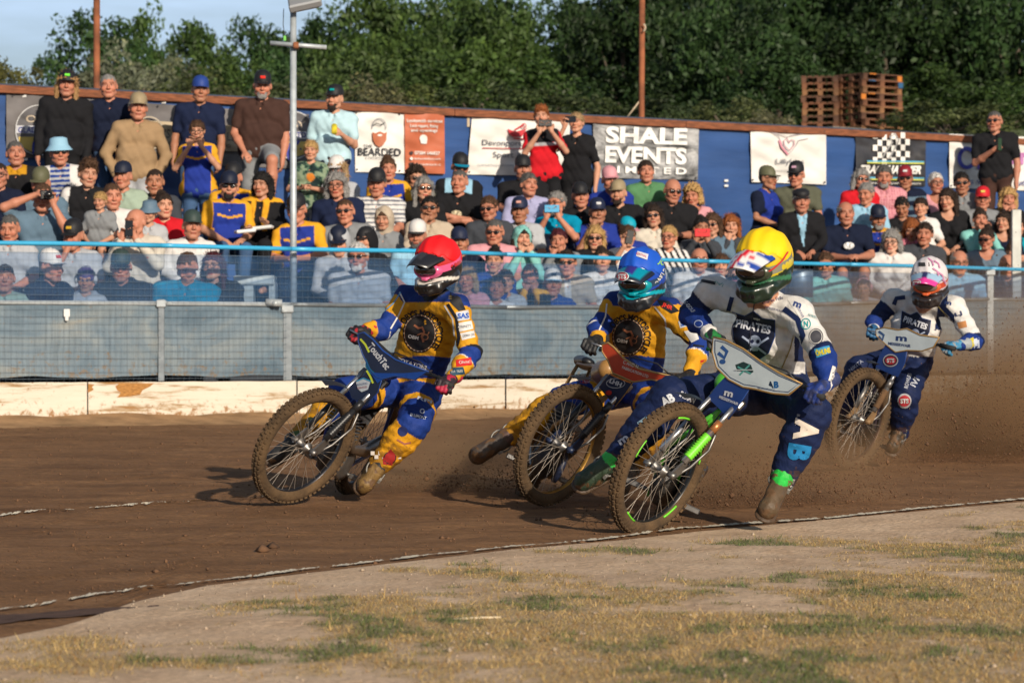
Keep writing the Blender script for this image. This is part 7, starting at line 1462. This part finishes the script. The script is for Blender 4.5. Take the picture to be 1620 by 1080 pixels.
dc(line([(632, 462), (640, 478), (630, 500), (618, 520)], 2.4), tuple(WT), 'piping'); dc(line([(703, 483), (716, 505), (719, 535), (712, 560), (704, 580)], 2.4), tuple(WT), 'piping'); dc(line([(708, 481), (722, 503), (726, 535), (718, 564)], 5), (.01, .01, .015), 'piping')
dc(poly((712, 462), (728, 470), (737, 490), (726, 492), (712, 478)), (.012, .012, .014), 'shoulder_pad'); dc(text_px('\u039e', 712, 470, 5, 5), (.4, .3, .1))
dc(poly((721, 494), (741, 490), (743, 505), (724, 508)), (.5, .52, .56), 'patch'); dc(text_px('SAS', 733, 499, 8, 18, ang=3, bold=.05), (.01, .08, .4), off=.006)
dc(poly((723, 511), (746, 507), (749, 520), (727, 525)), tuple(WT), 'patch'); dc(text_px('TRINITY', 736, 516, 4.5, 19, ang=8), (.05, .06, .1), off=.006); dc(poly((728, 527), (750, 522), (752, 533), (731, 538)), tuple(WT), 'patch'); dc(text_px('CIDERY CO', 741, 530, 3.6, 18, ang=8), (.05, .06, .1), off=.006)
dc(poly((721, 569), (745, 565), (747, 577), (722, 580)), (.5, .02, .02), 'patch'); dc(text_px('Ohms!', 735, 572, 5, 18, ang=6), WT, off=.006); dc(poly((710, 582), (733, 580), (736, 592), (713, 594)), (.02, .06, .1), 'patch'); dc(text_px('D.P. TILES', 723, 587, 3.5, 18, ang=4), WT, off=.006)
dc(line([(603, 496), (622, 480), (634, 462)], 2), (.1, .3, .5), 'piping'); dc(text_px('BLUMONT', 662, 658, 4.5, 26, ang=-14, bold=.04), (.55, .6, .7)); dc(ring(668, 650, 4, 4, 1.5, 14), (.5, .55, .65), 'patch')
dc(text_px('RPI', 672, 632, 5, 24, ang=-18, bold=.04), (.5, .55, .65)); dc(ell(637, 682, 8, 8, 16), (.02, .03, .12), 'patch'); dc(line([(628, 695), (640, 702), (650, 700)], 3), (.3, .1, .06), 'patch'); dc(poly((606, 722), (618, 710), (628, 722), (620, 736), (606, 734)), (.32, .02, .02), 'patch'); dc(ring(617, 724, 10, 10, 1.5), (.02, .02, .02), 'patch')
dc(text_px('OFFICINA', 556, 612, 6, 34, ang=32, bold=.03), (.5, .55, .65)); 
dc(ell(491, 668, 8, 9, 18), (.03, .04, .01), 'patch'); dc(line([(485, 668), (497, 668)], 3), YE, 'patch', .006)
glove(rr, JR['wr'], (GR - JR['wr']) + Vector((-.02, -.02, 0)), (.1, -.5, .8), 1, (.015, .013, .015), (.40, .02, .03), sc=1.2); glove(rr, JR['wl'], (GL - JR['wl']) + Vector((-.01, -.05, -.01)), (.2, -.3, .9), -1, (.03, .02, .025), (.45, .02, .06), sc=1.2)
boot(rr, JR['al'], W(576, 778, D0 + .34), JR['kl'], (.03, .03, .03), (.20, .12, .04), .85); boot(rr, JR['ar'], W(432, 722, D0 + .45), JR['kr'], (.05, .09, .02), (.02, .02, .02), .45)
ch = MB(); 
for k in range(8):
    for l_ in range(2):
        if (k + l_) % 2: ch.box(Vector(JR['al']) + Vector((.02 + .022 * (k - 3), -.075, .03 + .022 * l_)), (.022, .008, .022))
wput('chequered_cuff', ch.mesh('chequered_cuff', M('chequer_white', (.5, .45, .4), .8)), rr)
def hshell(base, low, lowz=-.02, trim=None, tz=-.055):
    def fn(V):
        c = np.tile(np.array(base, float), (len(V), 1)); x, y, z = V.T; L_ = z < lowz + .25 * (y + .05) * (y < 0); c[L_] = low
        if trim is not None: c[(np.abs(z - tz + .25 * y * (y < 0) + .012 * np.cos(x * 30)) < .010) & (y < .02)] = trim
        return c
    return fn
def pk_plain(c1, c2=None, c3=None):
    def fn(u, v):
        if c2 is not None and abs(u) < .32 and v < .75: return c2
        if c3 is not None and (v > .86 or abs(u) > .86): return c3
        return c1
    return fn
h1, tr, hb = helmet(rr, W(692, 421, D0 + .28), -37, 19, 3, hshell((.45, .02, .02), (.014, .012, .012), .0, (.6, .56, .5), -.075), (.72, .008, .012), pk_plain((.014, .014, .018), (.03, .03, .035)), (.65, .10, .24), (.62, .09, .22), sc=1.03)
decal(text_px('OAKLEY', 719, 432, 6, 24, ang=28, bold=.04), (.6, .56, .5), hb, h1); decal(poly((650, 394), (660, 391), (664, 396), (655, 400)), (.5, .15, .02), hb, h1, 'badge')
# ------------------------------------------------ 2: blue helmet
D0 = 17.9
root, AF, n, C, GL, GR, AR, ink, up_, lo_ = machine('speedway motorcycle with red front plate and gold rims in second place', D0, (886, 704), (.41, .91), .61, (976, 612, D0 + .12), (1082, 603, D0 - .12), (944, 540, D0 + .38), (858, 712, D0 + 1.1), (.90, .10, -.40),
    (.30, .16, .05), mgdrim,
    [(953, 545), (962, 542), (972, 550), (986, 566), (1010, 583), (1066, 596), (1062, 606), (1030, 600), (1003, 604), (985, 596), (970, 590), (962, 570), (953, 556)],
    [(966, 591), (1001, 605), (990, 622), (974, 642), (948, 612), (958, 600)], .0034, D0 - .04, [mblk, mdkp, mredp, mgold, mdkp, mgold], mblk, 'gold', mblk, mblk)
ink(text_px('C AND N', 998, 576, 6, 25, ang=-20, bold=.04), (.6, .56, .5)); ink(text_px('FABRICATION LTD', 1005, 588, 4.5, 44, ang=-20, bold=.04), (.6, .56, .5)); ink(text_px('LHH', 974, 605, 7, 20, ang=-22, bold=.06), (.6, .6, .6), lo_); ink(ring(974, 606, 15, 8, 1), (.5, .5, .5), lo_, nm='plate_ring'); ink(ell(963, 621, 5, 4, 14), (.45, .03, .02), lo_, nm='sticker'); ink(line([(966, 592), (984, 600), (998, 605)], 2.4), (.55, .18, .03), lo_, .012, 'stripe')
rb = empty('person', W(1000, 790, D0 + .3), 'rider in blue helmet and yellow and blue suit in second place', 'person', 'speedway riders')
JB = J(sl=(1058, 492, D0 + .32), sr=(975, 482, D0 + .60), neck=(1018, 474, D0 + .36), chest=(1008, 524, D0 + .55), pel=(1003, 608, D0 + .85), el=(1108, 542, D0 + .15), wl=(1092, 592, D0 - .02), er=(946, 519, D0 + .5), wr=(947, 537, D0 + .42),
       hl=(1020, 618, D0 + .75), kl=(1040, 655, D0 + .32), al=(1000, 735, D0 + .45), hr=(985, 612, D0 + .95), kr=(893, 636, D0 + .60), ar=(808, 688, D0 + .75))
bo, bv = suit(rb, JB, team_col(606, None, None, (1006, 48), 484), 1.0)
team_front(994, 533, 30)
dc(line([(960, 480), (958, 500), (948, 522)], 2.4), tuple(WT), 'piping'); dc(line([(1036, 486), (1052, 505), (1056, 535), (1048, 560), (1034, 584)], 2.6), tuple(WT), 'piping'); dc(poly((1040, 474), (1058, 476), (1075, 492), (1062, 496), (1046, 486)), (.012, .012, .014), 'shoulder_pad'); dc(text_px('JHR', 1056, 484, 6, 18, ang=-24, bold=.05), (.6, .03, .02), off=.006)
dc(poly((1073, 508), (1092, 503), (1094, 514), (1076, 519)), (.5, .52, .56), 'patch'); dc(text_px('SAS', 1084, 511, 7, 15, ang=8, bold=.05), (.01, .08, .4), off=.006); dc(poly((1082, 524), (1100, 520), (1106, 536), (1094, 542)), tuple(WT), 'patch'); dc(poly((1108, 570), (1124, 566), (1126, 578), (1110, 582)), (.5, .03, .02), 'patch'); dc(line([(1070, 528), (1092, 545), (1114, 548)], 3), (.012, .012, .014), 'piping')
dc(line([(958, 572), (985, 592), (1020, 598), (1040, 590)], 2), (.6, .6, .6), 'piping'); dc(text_px('POTATOES', 940, 596, 6, 34, ang=30, bold=.04), (.5, .5, .56)); dc(ell(925, 603, 8, 3.5, 14), (.4, .02, .03), 'patch')
glove(rb, JB['wr'], (GR - JB['wr']) + Vector((-.02, -.03, 0)), (.1, -.5, .8), 1, (.012, .012, .013), (.03, .03, .03), sc=1.25); glove(rb, JB['wl'], (GL - JB['wl']) + Vector((-.02, -.05, -.01)), (.2, -.3, .9), -1, (.012, .012, .013), (.03, .03, .03), sc=1.2)
boot(rb, JB['ar'], W(752, 722, D0 + .66), JB['kr'], (.10, .06, .05), (.07, .055, .045), .8, scale=1.1); boot(rb, JB['al'], W(985, 770, D0 + .3), JB['kl'], (.03, .03, .03), (.03, .03, .03), .5)
h2, tr, hb = helmet(rb, W(1014, 442, D0 + .25), -26, 22, 4, hshell((.01, .06, .4), (.012, .015, .02), -.02, (.0, .28, .36), -.07), (.010, .085, .50), pk_plain((.0, .22, .32), (.03, .02, .18), (.01, .015, .03)), (.0, .26, .32), (.02, .05, .10), sc=1.08)
decal(text_px('OAKLEY', 1047, 436, 7, 36, ang=58, bold=.04), (.6, .6, .6), hb, h2); decal(poly((1006, 396), (1026, 402), (1024, 411), (1004, 404)), (.55, .55, .6), hb, h2, 'badge'); decal(text_px('RENTHAL', 1015, 403, 4, 17, ang=-18), (.5, .05, .04), hb, h2, off=.006); decal(text_px('JC', 1047, 414, 8, 9, bold=.05, ang=-30), (.3, .55, .05), hb, h2)
# ------------------------------------------------ 3: yellow helmet
D0 = 16.0
root, AF, n, C, GL, GR, AR, ink, up_, lo_ = machine('speedway motorcycle with white and blue front plate and neon green fork gaiter', D0, (1044, 742), (.46, .89), .585, (1152, 636, D0 + .12), (1290, 622, D0 - .12), (1133, 536, D0 + .40), (1078, 748, D0 + 1.15), (.90, -.12, -.40),
    (.07, .36, .03), (.03, .03, .03),
    [(1129, 533), (1148, 538), (1176, 552), (1205, 573), (1233, 590), (1269, 607), (1248, 624), (1223, 622), (1195, 615), (1176, 612), (1153, 600), (1134, 581), (1127, 556)],
    [(1148, 596), (1187, 613), (1167, 643), (1153, 663), (1141, 648), (1121, 629), (1135, 610)], .0032, D0 - .06, [mchr, mmet, mwhp, mgold, mbluep, mbluep], mcop, 'blackgreen', mgreen, mblk)
ink(line([(1131, 538), (1147, 542), (1175, 556), (1204, 577), (1232, 594), (1263, 607), (1247, 620), (1224, 618), (1196, 611), (1177, 608), (1155, 597), (1137, 579), (1131, 557), (1131, 538)], 1.3), (.02, .04, .12), nm='pinstripe'); ink(poly((1163, 577), (1176, 572), (1188, 577), (1192, 588), (1181, 596), (1168, 592)), (.02, .05, .05), nm='logo'); ink(line([(1167, 580), (1188, 591)], 2.6), (.10, .38, .34), o=.012, nm='logo'); ink(line([(1186, 577), (1170, 593)], 2.6), (.10, .38, .34), o=.012, nm='logo'); ink(line([(1162, 585), (1192, 585)], 1.6), (.5, .55, .55), o=.014, nm='logo')
ink(text_px('A', 1219, 608, 10, 10, bold=.08), (.01, .03, .07)); ink(text_px('B', 1228, 608, 10, 8, bold=.08), (.01, .12, .35)); ink(text_px('ABCLEAN SOLUTIONS', 1212, 615, 3, 28, ang=-6), (.02, .05, .15)); ink(line([(1141, 548), (1150, 556), (1146, 566), (1136, 558)], 6), (.03, .10, .3), nm='skull_mark'); ink(ell(1143, 572, 5, 4, 12), (.03, .10, .3), nm='skull_mark')
ink(text_px('m', 1153, 621, 11, 14, bold=.05, ang=-14), (.6, .62, .66), lo_); ink(text_px('MESSERWAIR', 1153, 633, 4.5, 32, ang=-22, bold=.03), (.6, .62, .66), lo_)
Qw = basis(n)
for a0 in (.3, 1.5, 2.7, 3.9, 5.1): MB().tube([AF + Qw @ Vector((.292 * math.cos(a0 + d_), .024, .292 * math.sin(a0 + d_))) for d_ in np.linspace(0, .34, 7)], .006, 5).obj('rim_tape', mgreen, root)
ry = empty('person', W(1210, 830, D0 + .3), 'rider in yellow helmet and white and navy suit trailing one leg', 'person', 'speedway riders')
JY = J(sl=(1262, 496, D0 + .28), sr=(1126, 462, D0 + .62), neck=(1212, 468, D0 + .32), chest=(1212, 532, D0 + .52), pel=(1226, 605, D0 + .80), el=(1303, 562, D0 + .10), wl=(1308, 606, D0 - .05), er=(1093, 497, D0 + .66), wr=(1122, 526, D0 + .46),
       hl=(1240, 618, D0 + .72), kl=(1284, 652, D0 + .15), al=(1240, 752, D0 + .25), hr=(1200, 618, D0 + .92), kr=(1062, 628, D0 + .45), ar=(974, 728, D0 + .62))
def pir_col(cx, hw, pelY, tl):
    def fn(tags, t, px, py, V):
        c = np.tile(PB, (len(px), 1)); T_ = lambda *k: np.isin(tags, k); tor = T_('torso', 'yoke'); w = tor & (np.abs(px - cx + (py - 500) * tl) < hw) & (py < pelY - 8); c[w] = WT; c[T_('neck')] = (.42, .20, .12)
        c[T_('yoke') & (np.abs(px - cx) > hw * .55)] = WT; c[tor & (px > cx + hw * .72 - (py - 500) * tl) & (px < cx + hw * 1.02 - (py - 500) * tl) & (py > pelY - 130)] = PB * 1.1
        c[T_('ual') & (t < .88)] = WT; c[T_('uar') & (t < .35)] = WT * .95; c[tor & (py > pelY - 50) & (py < pelY - 8) & (np.abs(px - cx) < hw)] = WT
        c[T_('fal', 'fbl', 'far', 'fbr')] = BL * .9; c[T_('fbr') & (t > .9)] = WT; n_ = fbm(px * .1, py * .1, 3, 5); m_ = T_('sbl', 'sbr') & (n_ > .78 - .22 * t); c[m_] = c[m_] * .5 + np.array((.09, .045, .02)) * .5
        return c
    return fn
bo, bv = suit(ry, JY, pir_col(1212, 62, 622, .0), 1.06)
def shield(cx, cy, s_, ang=0., txt='PIRATES'):
    c_, n_ = math.cos(R(ang)), math.sin(R(ang)); Tn = lambda x, y: (cx + (x * c_ - y * n_) * s_, cy + (y * c_ + x * n_) * s_)
    pts = [(-34, -36), (-14, -30), (0, -38), (14, -26), (34, -24), (34, 2), (24, 28), (4, 42), (-18, 30), (-32, 6)]
    dc(poly(*[Tn(*p) for p in pts]), (.007, .010, .028), 'shield', .0035); dc(line([Tn(*p) for p in pts + pts[:1]], 1.2 * s_), (.02, .06, .22), 'shield_edge', .0055)
    dc(text_px(txt, *Tn(0, -14), 13 * s_, 56 * s_, ang=-ang - 12, bold=.05), (.55, .56, .6), off=.006)
    Ve, Fe = ell(0, 0, 10, 10, 20); dc((np.array([Tn(2 + p[0], 10 + p[1]) for p in Ve]), Fe), (.36, .42, .56), 'skull', .006); dc(poly(*[Tn(*p) for p in ((-3, 16), (8, 16), (7, 25), (-2, 25))]), (.36, .42, .56), 'skull', .006)
    for ex in (-2, 7): Ve, Fe = ell(0, 0, 2.8, 3.2, 10); dc((np.array([Tn(ex + p[0], 10 + p[1]) for p in Ve]), Fe), (.01, .015, .05), 'skull_eye', .0085)
    for a_, b_ in (((-18, 2), (20, 30)), ((24, 4), (-16, 30))): dc(line([Tn(*a_), Tn(*b_)], 3.2 * s_), (.36, .42, .56), 'crossbones', .005)
shield(1192, 530, 1.0, 0.)
dc(line([(1195, 470), (1190, 500), (1186, 545), (1184, 590)], 1.6), (.03, .03, .05), 'zip', .009)
dc(line([(1240, 488), (1262, 505), (1270, 530), (1256, 560), (1240, 590)], 9), tuple(PB * 1.2), 'panel'); dc(line([(1236, 486), (1250, 500), (1258, 522), (1250, 552), (1236, 584)], 2), (.30, .24, .10), 'piping'); dc(line([(1158, 470), (1150, 500), (1152, 540), (1160, 580)], 7), tuple(PB * 1.2), 'panel')
dc(text_px('Charlie Fells', 1222, 474, 6, 34, ang=14), (.02, .03, .1)); dc(text_px('MESSERWAIR', 1225, 489, 4, 30, ang=-14), (.05, .06, .15)); dc(poly((1246, 474), (1268, 470), (1280, 496), (1266, 504)), tuple(WT), 'patch'); dc(text_px('m', 1262, 480, 11, 13, bold=.05, ang=-20), (.03, .06, .2), off=.006); dc(text_px('MESSERWAIR', 1266, 492, 4, 22, ang=-62), (.03, .06, .2), off=.006)
dc(ring(1275, 512, 8, 9, 1.6), (.02, .25, .26), 'patch'); dc(text_px('N', 1275, 512, 9, 7, bold=.06), (.02, .25, .26)); dc(text_px('NORDEN', 1286, 500, 4, 15, ang=-20), (.02, .25, .26)); dc(ell(1291, 532, 9, 10, 20), (.05, .05, .06), 'patch'); dc(ring(1291, 532, 11.5, 12.5, 1), (.05, .05, .06), 'patch', .006)
dc(poly((1288, 552), (1312, 546), (1314, 558), (1292, 566)), (.04, .26, .45), 'patch'); dc(text_px('\u00d6HLINS', 1302, 556, 8, 24, ang=14, bold=.08), (.5, .42, .03), off=.006)
dc(poly((1317, 578), (1327, 582), (1320, 604), (1310, 624), (1303, 618), (1311, 600)), tuple(WT), 'patch'); dc(text_px('from Tip to Toe', 1315, 600, 4.6, 36, ang=66), (.03, .03, .06), off=.006)
dc(text_px('ALT-GOLF', 1088, 482, 6, 30, ang=-48, bold=.04), (.55, .56, .6)); dc(ring(1105, 512, 7, 6, 1.3), (.4, .45, .6), 'patch'); dc(text_px('n\u221ai', 1138, 448, 6, 14, ang=-30), (.1, .35, .3)); dc(line([(1100, 447), (1112, 444), (1122, 446), (1132, 448)], 5), (.02, .02, .025), 'patch')
dc(text_px('A', 1277, 680, 36, 34, ang=-98, bold=.08), (.66, .58, .50)); dc(text_px('B', 1265, 716, 34, 26, ang=-100, bold=.07), (.015, .20, .46)); dc(text_px('B.A.Y.', 1262, 664, 5, 18, ang=-100), (.4, .42, .5))
dc(text_px('m', 985, 694, 13, 17, bold=.05, ang=35), (.5, .52, .58)); dc(poly((1008, 668), (1022, 658), (1036, 662), (1030, 674), (1014, 682)), (.25, .38, .45), 'patch'); dc(line([(1010, 668), (1030, 672)], 2), (.02, .05, .1), 'patch', .006); dc(line([(1022, 658), (1018, 680)], 2), (.02, .05, .1), 'patch', .006); dc(text_px('AB', 1056, 632, 14, 22, ang=30, bold=.07), (.55, .57, .6)); dc(text_px('INDIAN', 1088, 628, 9, 26, ang=-28, bold=.06), (.5, .5, .55))
dc(line([(1222, 744), (1236, 748), (1252, 770)], 3), tuple(WT), 'hem'); dc(line([(950, 730), (962, 742), (972, 752)], 3), tuple(WT), 'hem')
glove(ry, JY['wr'], (GR - JY['wr']) + Vector((-.01, -.02, 0)), (.1, -.5, .8), 1, (.012, .014, .016), (.02, .22, .05), sc=1.2); glove(ry, JY['wl'], (GL - JY['wl']) + Vector((-.03, -.04, -.01)), (.2, -.4, .9), -1, (.012, .03, .16), (.03, .04, .12), sc=1.25)
boot(ry, JY['al'], W(1217, 800, D0 - .02), JY['kl'], (.02, .42, .05), (.10, .065, .035), .72, scale=1.08); boot(ry, JY['ar'], W(915, 756, D0 + .5), JY['kr'], (.03, .40, .06), (.03, .05, .03), .45, scale=1.1)
def pk_jack(u, v):
    x, y = u, v * 1.6 - .8
    if abs(x + y * .35) < .16: return (.60, .015, .03)
    if abs(x + y * .35) < .27: return (.62, .62, .62)
    if abs(y) < .14: return (.60, .015, .03) if abs(x) < .6 else (.62, .62, .62)
    if abs(y) < .24 or v > .93: return (.62, .62, .62)
    if abs(abs(x) - abs(y) * .9) < .13: return (.62, .62, .62)
    return (.012, .05, .30)
h3, tr, hb = helmet(ry, W(1208, 420, D0 + .22), -38, 22, 4, hshell((.55, .42, .02), (.010, .022, .014), -.015, (.03, .13, .06), -.06), (.86, .55, .005), pk_jack, (.04, .05, .03), (.20, .20, .15), sc=1.13, peaklen=.165)
decal(line([(1247, 398), (1238, 412), (1225, 424), (1214, 431)], 2.5), (.5, .03, .03), hb, h3, 'strap_mark', .012)
# ------------------------------------------------ 4: white helmet
D0 = 21.9
root, AF, n, C, GL, GR, AR, ink, up_, lo_ = machine('muddy speedway motorcycle with white shield plate at the back of the race', D0, (1358, 663), (.255, .967), .62, (1411, 580, D0 + .12), (1500, 549, D0 - .05), (1386, 522, D0 + .42), (1392, 668, D0 + 1.2), (.93, -.12, -.34),
    (.06, .05, .08), (.10, .06, .04),
    [(1386, 521), (1400, 518), (1421, 522), (1435, 520), (1456, 530), (1486, 534), (1477, 549), (1459, 555), (1435, 554), (1417, 557), (1400, 543), (1387, 531)],
    [(1401, 546), (1435, 555), (1431, 574), (1421, 596), (1409, 591), (1386, 581), (1392, 562)], .0042, D0 - .04, [mmet, M('mud_metal', (.25, .15, .07), .7, metal=.3, var=.3), mwhp, mgold, mbluep, mbluep], mmet, 'brown', mmud, mblk)
ink(text_px('m', 1426, 534, 10, 18, bold=.06, ang=-4), (.02, .05, .16)); ink(text_px('MESSERWAIR', 1423, 545, 4.5, 36, ang=-7, bold=.05), (.02, .05, .16)); ink(line([(1390, 524), (1398, 530), (1396, 538), (1390, 532)], 4), (.04, .10, .25), nm='skull_mark'); ink(ell(1409, 570, 12, 10, 24), (.5, .5, .52), lo_, nm='badge'); ink(ell(1409, 570, 10.5, 8.5, 24), (.05, .02, .03), lo_, .0115, 'badge'); ink(ell(1409, 570, 8.5, 6, 24), (.45, .03, .04), lo_, .013, 'badge'); ink(text_px('STS', 1409, 570, 6, 12, bold=.06), (.6, .6, .6), lo_, .015)
rw = empty('person', W(1450, 740, D0 + .3), 'rider in white helmet and white and navy suit, last in the race', 'person', 'speedway riders')
JW = J(sl=(1510, 486, D0 + .28), sr=(1414, 474, D0 + .60), neck=(1464, 478, D0 + .30), chest=(1450, 518, D0 + .50), pel=(1437, 566, D0 + .85), el=(1543, 540, D0 + .15), wl=(1520, 545, D0 + .02), er=(1384, 507, D0 + .58), wr=(1382, 520, D0 + .50),
       hl=(1445, 578, D0 + .75), kl=(1434, 624, D0 + .35), al=(1424, 682, D0 + .55), hr=(1425, 572, D0 + .95), kr=(1358, 585, D0 + .60), ar=(1334, 660, D0 + .75))
bo, bv = suit(rw, JW, pir_col(1450, 44, 572, .15), 1.0)
shield(1447, 520, .70, 8.); dc(line([(1492, 486), (1506, 500), (1506, 525), (1496, 545)], 8), tuple(PB * 1.1), 'panel'); dc(line([(1484, 484), (1498, 500), (1499, 525), (1488, 545)], 2), (.25, .2, .08), 'piping'); dc(line([(1414, 482), (1418, 472), (1432, 470)], 7), tuple(PB * 1.1), 'panel'); dc(text_px('m', 1500, 478, 7, 11, bold=.05, ang=-12), (.03, .06, .2)); dc(text_px('LJ', 1516, 496, 6, 12, bold=.05, ang=20), (.03, .04, .1)); dc(poly((1514, 510), (1528, 507), (1530, 517), (1517, 520)), (.5, .22, .08), 'patch')
dc(poly((1533, 536), (1540, 533), (1542, 546), (1536, 552), (1530, 550), (1536, 544)), (.5, .42, .04), 'patch'); dc(poly((1540, 536), (1549, 534), (1550, 550), (1541, 551)), (.45, .5, .6), 'patch'); dc(ell(1431, 634, 11, 12, 20), (.4, .4, .42), 'patch'); dc(ell(1431, 634, 9, 9, 20), (.4, .03, .04), 'patch', .006); dc(text_px('STS', 1431, 634, 7, 13, bold=.06), (.6, .6, .6), off=.009); dc(text_px('ROWLES', 1436, 602, 6, 24, ang=75, bold=.03), (.45, .47, .52)); dc(text_px('IVI', 1447, 604, 10, 14, ang=60, bold=.04), (.45, .47, .52)); dc(text_px('NIKITA', 1354, 578, 6, 26, ang=38), (.4, .42, .5))
glove(rw, JW['wr'], (GR - JW['wr']) + Vector((-.02, -.02, 0)), (.1, -.5, .8), 1, (.02, .10, .22), (.012, .02, .03), sc=1.2); glove(rw, JW['wl'], (GL - JW['wl']) + Vector((-.06, -.03, .0)), (.2, -.4, .9), -1, (.04, .20, .36), (.30, .33, .35), sc=1.2)
boot(rw, JW['al'], W(1410, 705, D0 + .42), JW['kl'], (.04, .03, .02), (.06, .04, .02), .9); boot(rw, JW['ar'], W(1312, 682, D0 + .62), JW['kr'], (.04, .03, .02), (.06, .04, .02), .8)
def pk_wh(u, v):
    if v > .72: return (.62, .04, .26)
    if abs(u) < .30 * (1 - v) + .06: return (.02, .02, .09)
    return (.28, .42, .56)
h4, tr, hb = helmet(rw, W(1470, 447, D0 + .20), -19, 22, 3, hshell((.54, .46, .50), (.02, .015, .015), -.02, (.02, .015, .015), -.06), (.60, .56, .57), pk_wh, (.55, .10, .03), (.45, .06, .03), lens_c=M('lens_clear', (.20, .15, .11), .1, spec=.8), sc=1.06)
decal(poly((1453, 415), (1470, 415), (1471, 421), (1453, 421)), (.03, .03, .03), hb, h4, 'badge'); decal(line([(1494, 462), (1486, 474), (1476, 484)], 6), (.05, .35, .30), hb, h4, 'strap_mark', .007); [decal(line([(a_, b_), (a_ + 7, b_ + 5), (a_ + 9, b_ + 12)], 2.2), (.48, .20, .34), hb, h4, 'scratch_mark', .008) for a_, b_ in ((1476, 424), (1484, 430), (1478, 412), (1488, 440), (1468, 408))]
# badges on the peaks
for (cx, cy, rx, ry_, hh, root_, D_) in ((984, 437, 11, 7.5, h2, rb, None), (1449, 448, 9, 6, h4, rw, None)):
    pk = [c for c in hh.children if c.name.startswith('peak')][0]; me = pk.data; bpy.context.view_layer.update(); Mx = pk.matrix_world
    bvp = BVHTree.FromPolygons([Mx @ v.co for v in me.vertices], [tuple(p.vertices) for p in me.polygons])
    for sc_, c_, of in ((1, (.55, .55, .55), .004), (.86, (.03, .01, .02), .006), (.78, (.45, .03, .04), .008)): decal(ell(cx, cy, rx * sc_, ry_ * sc_, 18), c_, bvp, hh, 'badge', of)
    decal(text_px('STS', cx, cy, ry_, rx * 1.2, bold=.06), (.6, .6, .6), bvp, hh, off=.010)
# ------------------------------------------------ flying shale and dust
def spray(n, s):
    P = []; Z = []
    for (x0, y0, z0, dx, dy, dz, m_) in ((W(1420, 745, 22.8), None, None, 2.6, 2.2, 1.0, .62), (W(700, 770, 19.0), None, None, .9, 1.0, .35, .14), (W(1180, 790, 17.5), None, None, .9, 1.2, .45, .24)) and [(W(1420, 745, 22.8).x, 22.8, .12, 3.0, 1.8, 1.6, .76), (W(650, 770, 19.0).x, 19.0, .08, .9, .9, .30, .10), (W(1130, 790, 17.6).x, 17.6, .06, .9, 1.2, .40, .20)]:
        k = int(n * m_); t = rng.random(k) ** .8; x = x0 + dx * t + rng.normal(0, .18, k) * (1 + t); y = y0 + dy * t * rng.uniform(.2, 1.6, k); z = z0 + np.abs(rng.normal(0, 1, k)) * dz * (.25 + .75 * t) * .6; P.append(np.stack([x, y, z], 1)); Z.append(s * rng.lognormal(0, .5, k))
    return np.concatenate(P), np.concatenate(Z)
clods('flying_shale', 30000, spray, .0031, M('clod'), 'brown spray of shale thrown up behind the riders')

mdu = bpy.data.materials.new('dust'); mdu.use_nodes = True; t = mdu.node_tree; t.nodes.clear(); ou = N(t, 'ShaderNodeOutputMaterial'); pv = N(t, 'ShaderNodeVolumePrincipled'); pv.inputs['Color'].default_value = (.62, .40, .22, 1); pv.inputs['Anisotropy'].default_value = .2
tcn = N(t, 'ShaderNodeTexCoord'); gr = N(t, 'ShaderNodeTexGradient', gradient_type='SPHERICAL'); nn = N(t, 'ShaderNodeTexNoise'); nn.inputs['Scale'].default_value = 2.4; nn.inputs['Detail'].default_value = 3
mu = N(t, 'ShaderNodeMath', operation='MULTIPLY'); mu2 = N(t, 'ShaderNodeMath', operation='MULTIPLY'); mu2.inputs[1].default_value = 3.2; mr = N(t, 'ShaderNodeMapRange'); mr.inputs[1].default_value = .35; mr.inputs[2].default_value = .75
t.links.new(tcn.outputs['Object'], gr.inputs[0]); t.links.new(tcn.outputs['Object'], nn.inputs[0]); t.links.new(nn.outputs[0], mr.inputs[0]); t.links.new(gr.outputs[1], mu.inputs[0]); t.links.new(mr.outputs[0], mu.inputs[1]); t.links.new(mu.outputs[0], mu2.inputs[0]); t.links.new(mu2.outputs[0], pv.inputs['Density']); t.links.new(pv.outputs[0], ou.inputs['Volume'])
m = MB(); m.ball((0, 0, 0), 1.0, n=24, m=14); dm = m.mesh('dust_cloud', mdu)
for c_, sc_, lab in ((W(1530, 665, 25.0), (2.9, 2.6, 1.35), 'haze of brown dust trailing the white helmeted rider'), (W(730, 740, 19.6), (.9, 1.3, .42), 'low dust puff behind the red helmeted rider'), (W(1150, 745, 18.6), (1.2, 1.3, .5), 'low dust puff behind the blue and yellow helmeted riders')):
    tag(put('dust_cloud', dm, loc=c_, scale=sc_), lab, kind='stuff')
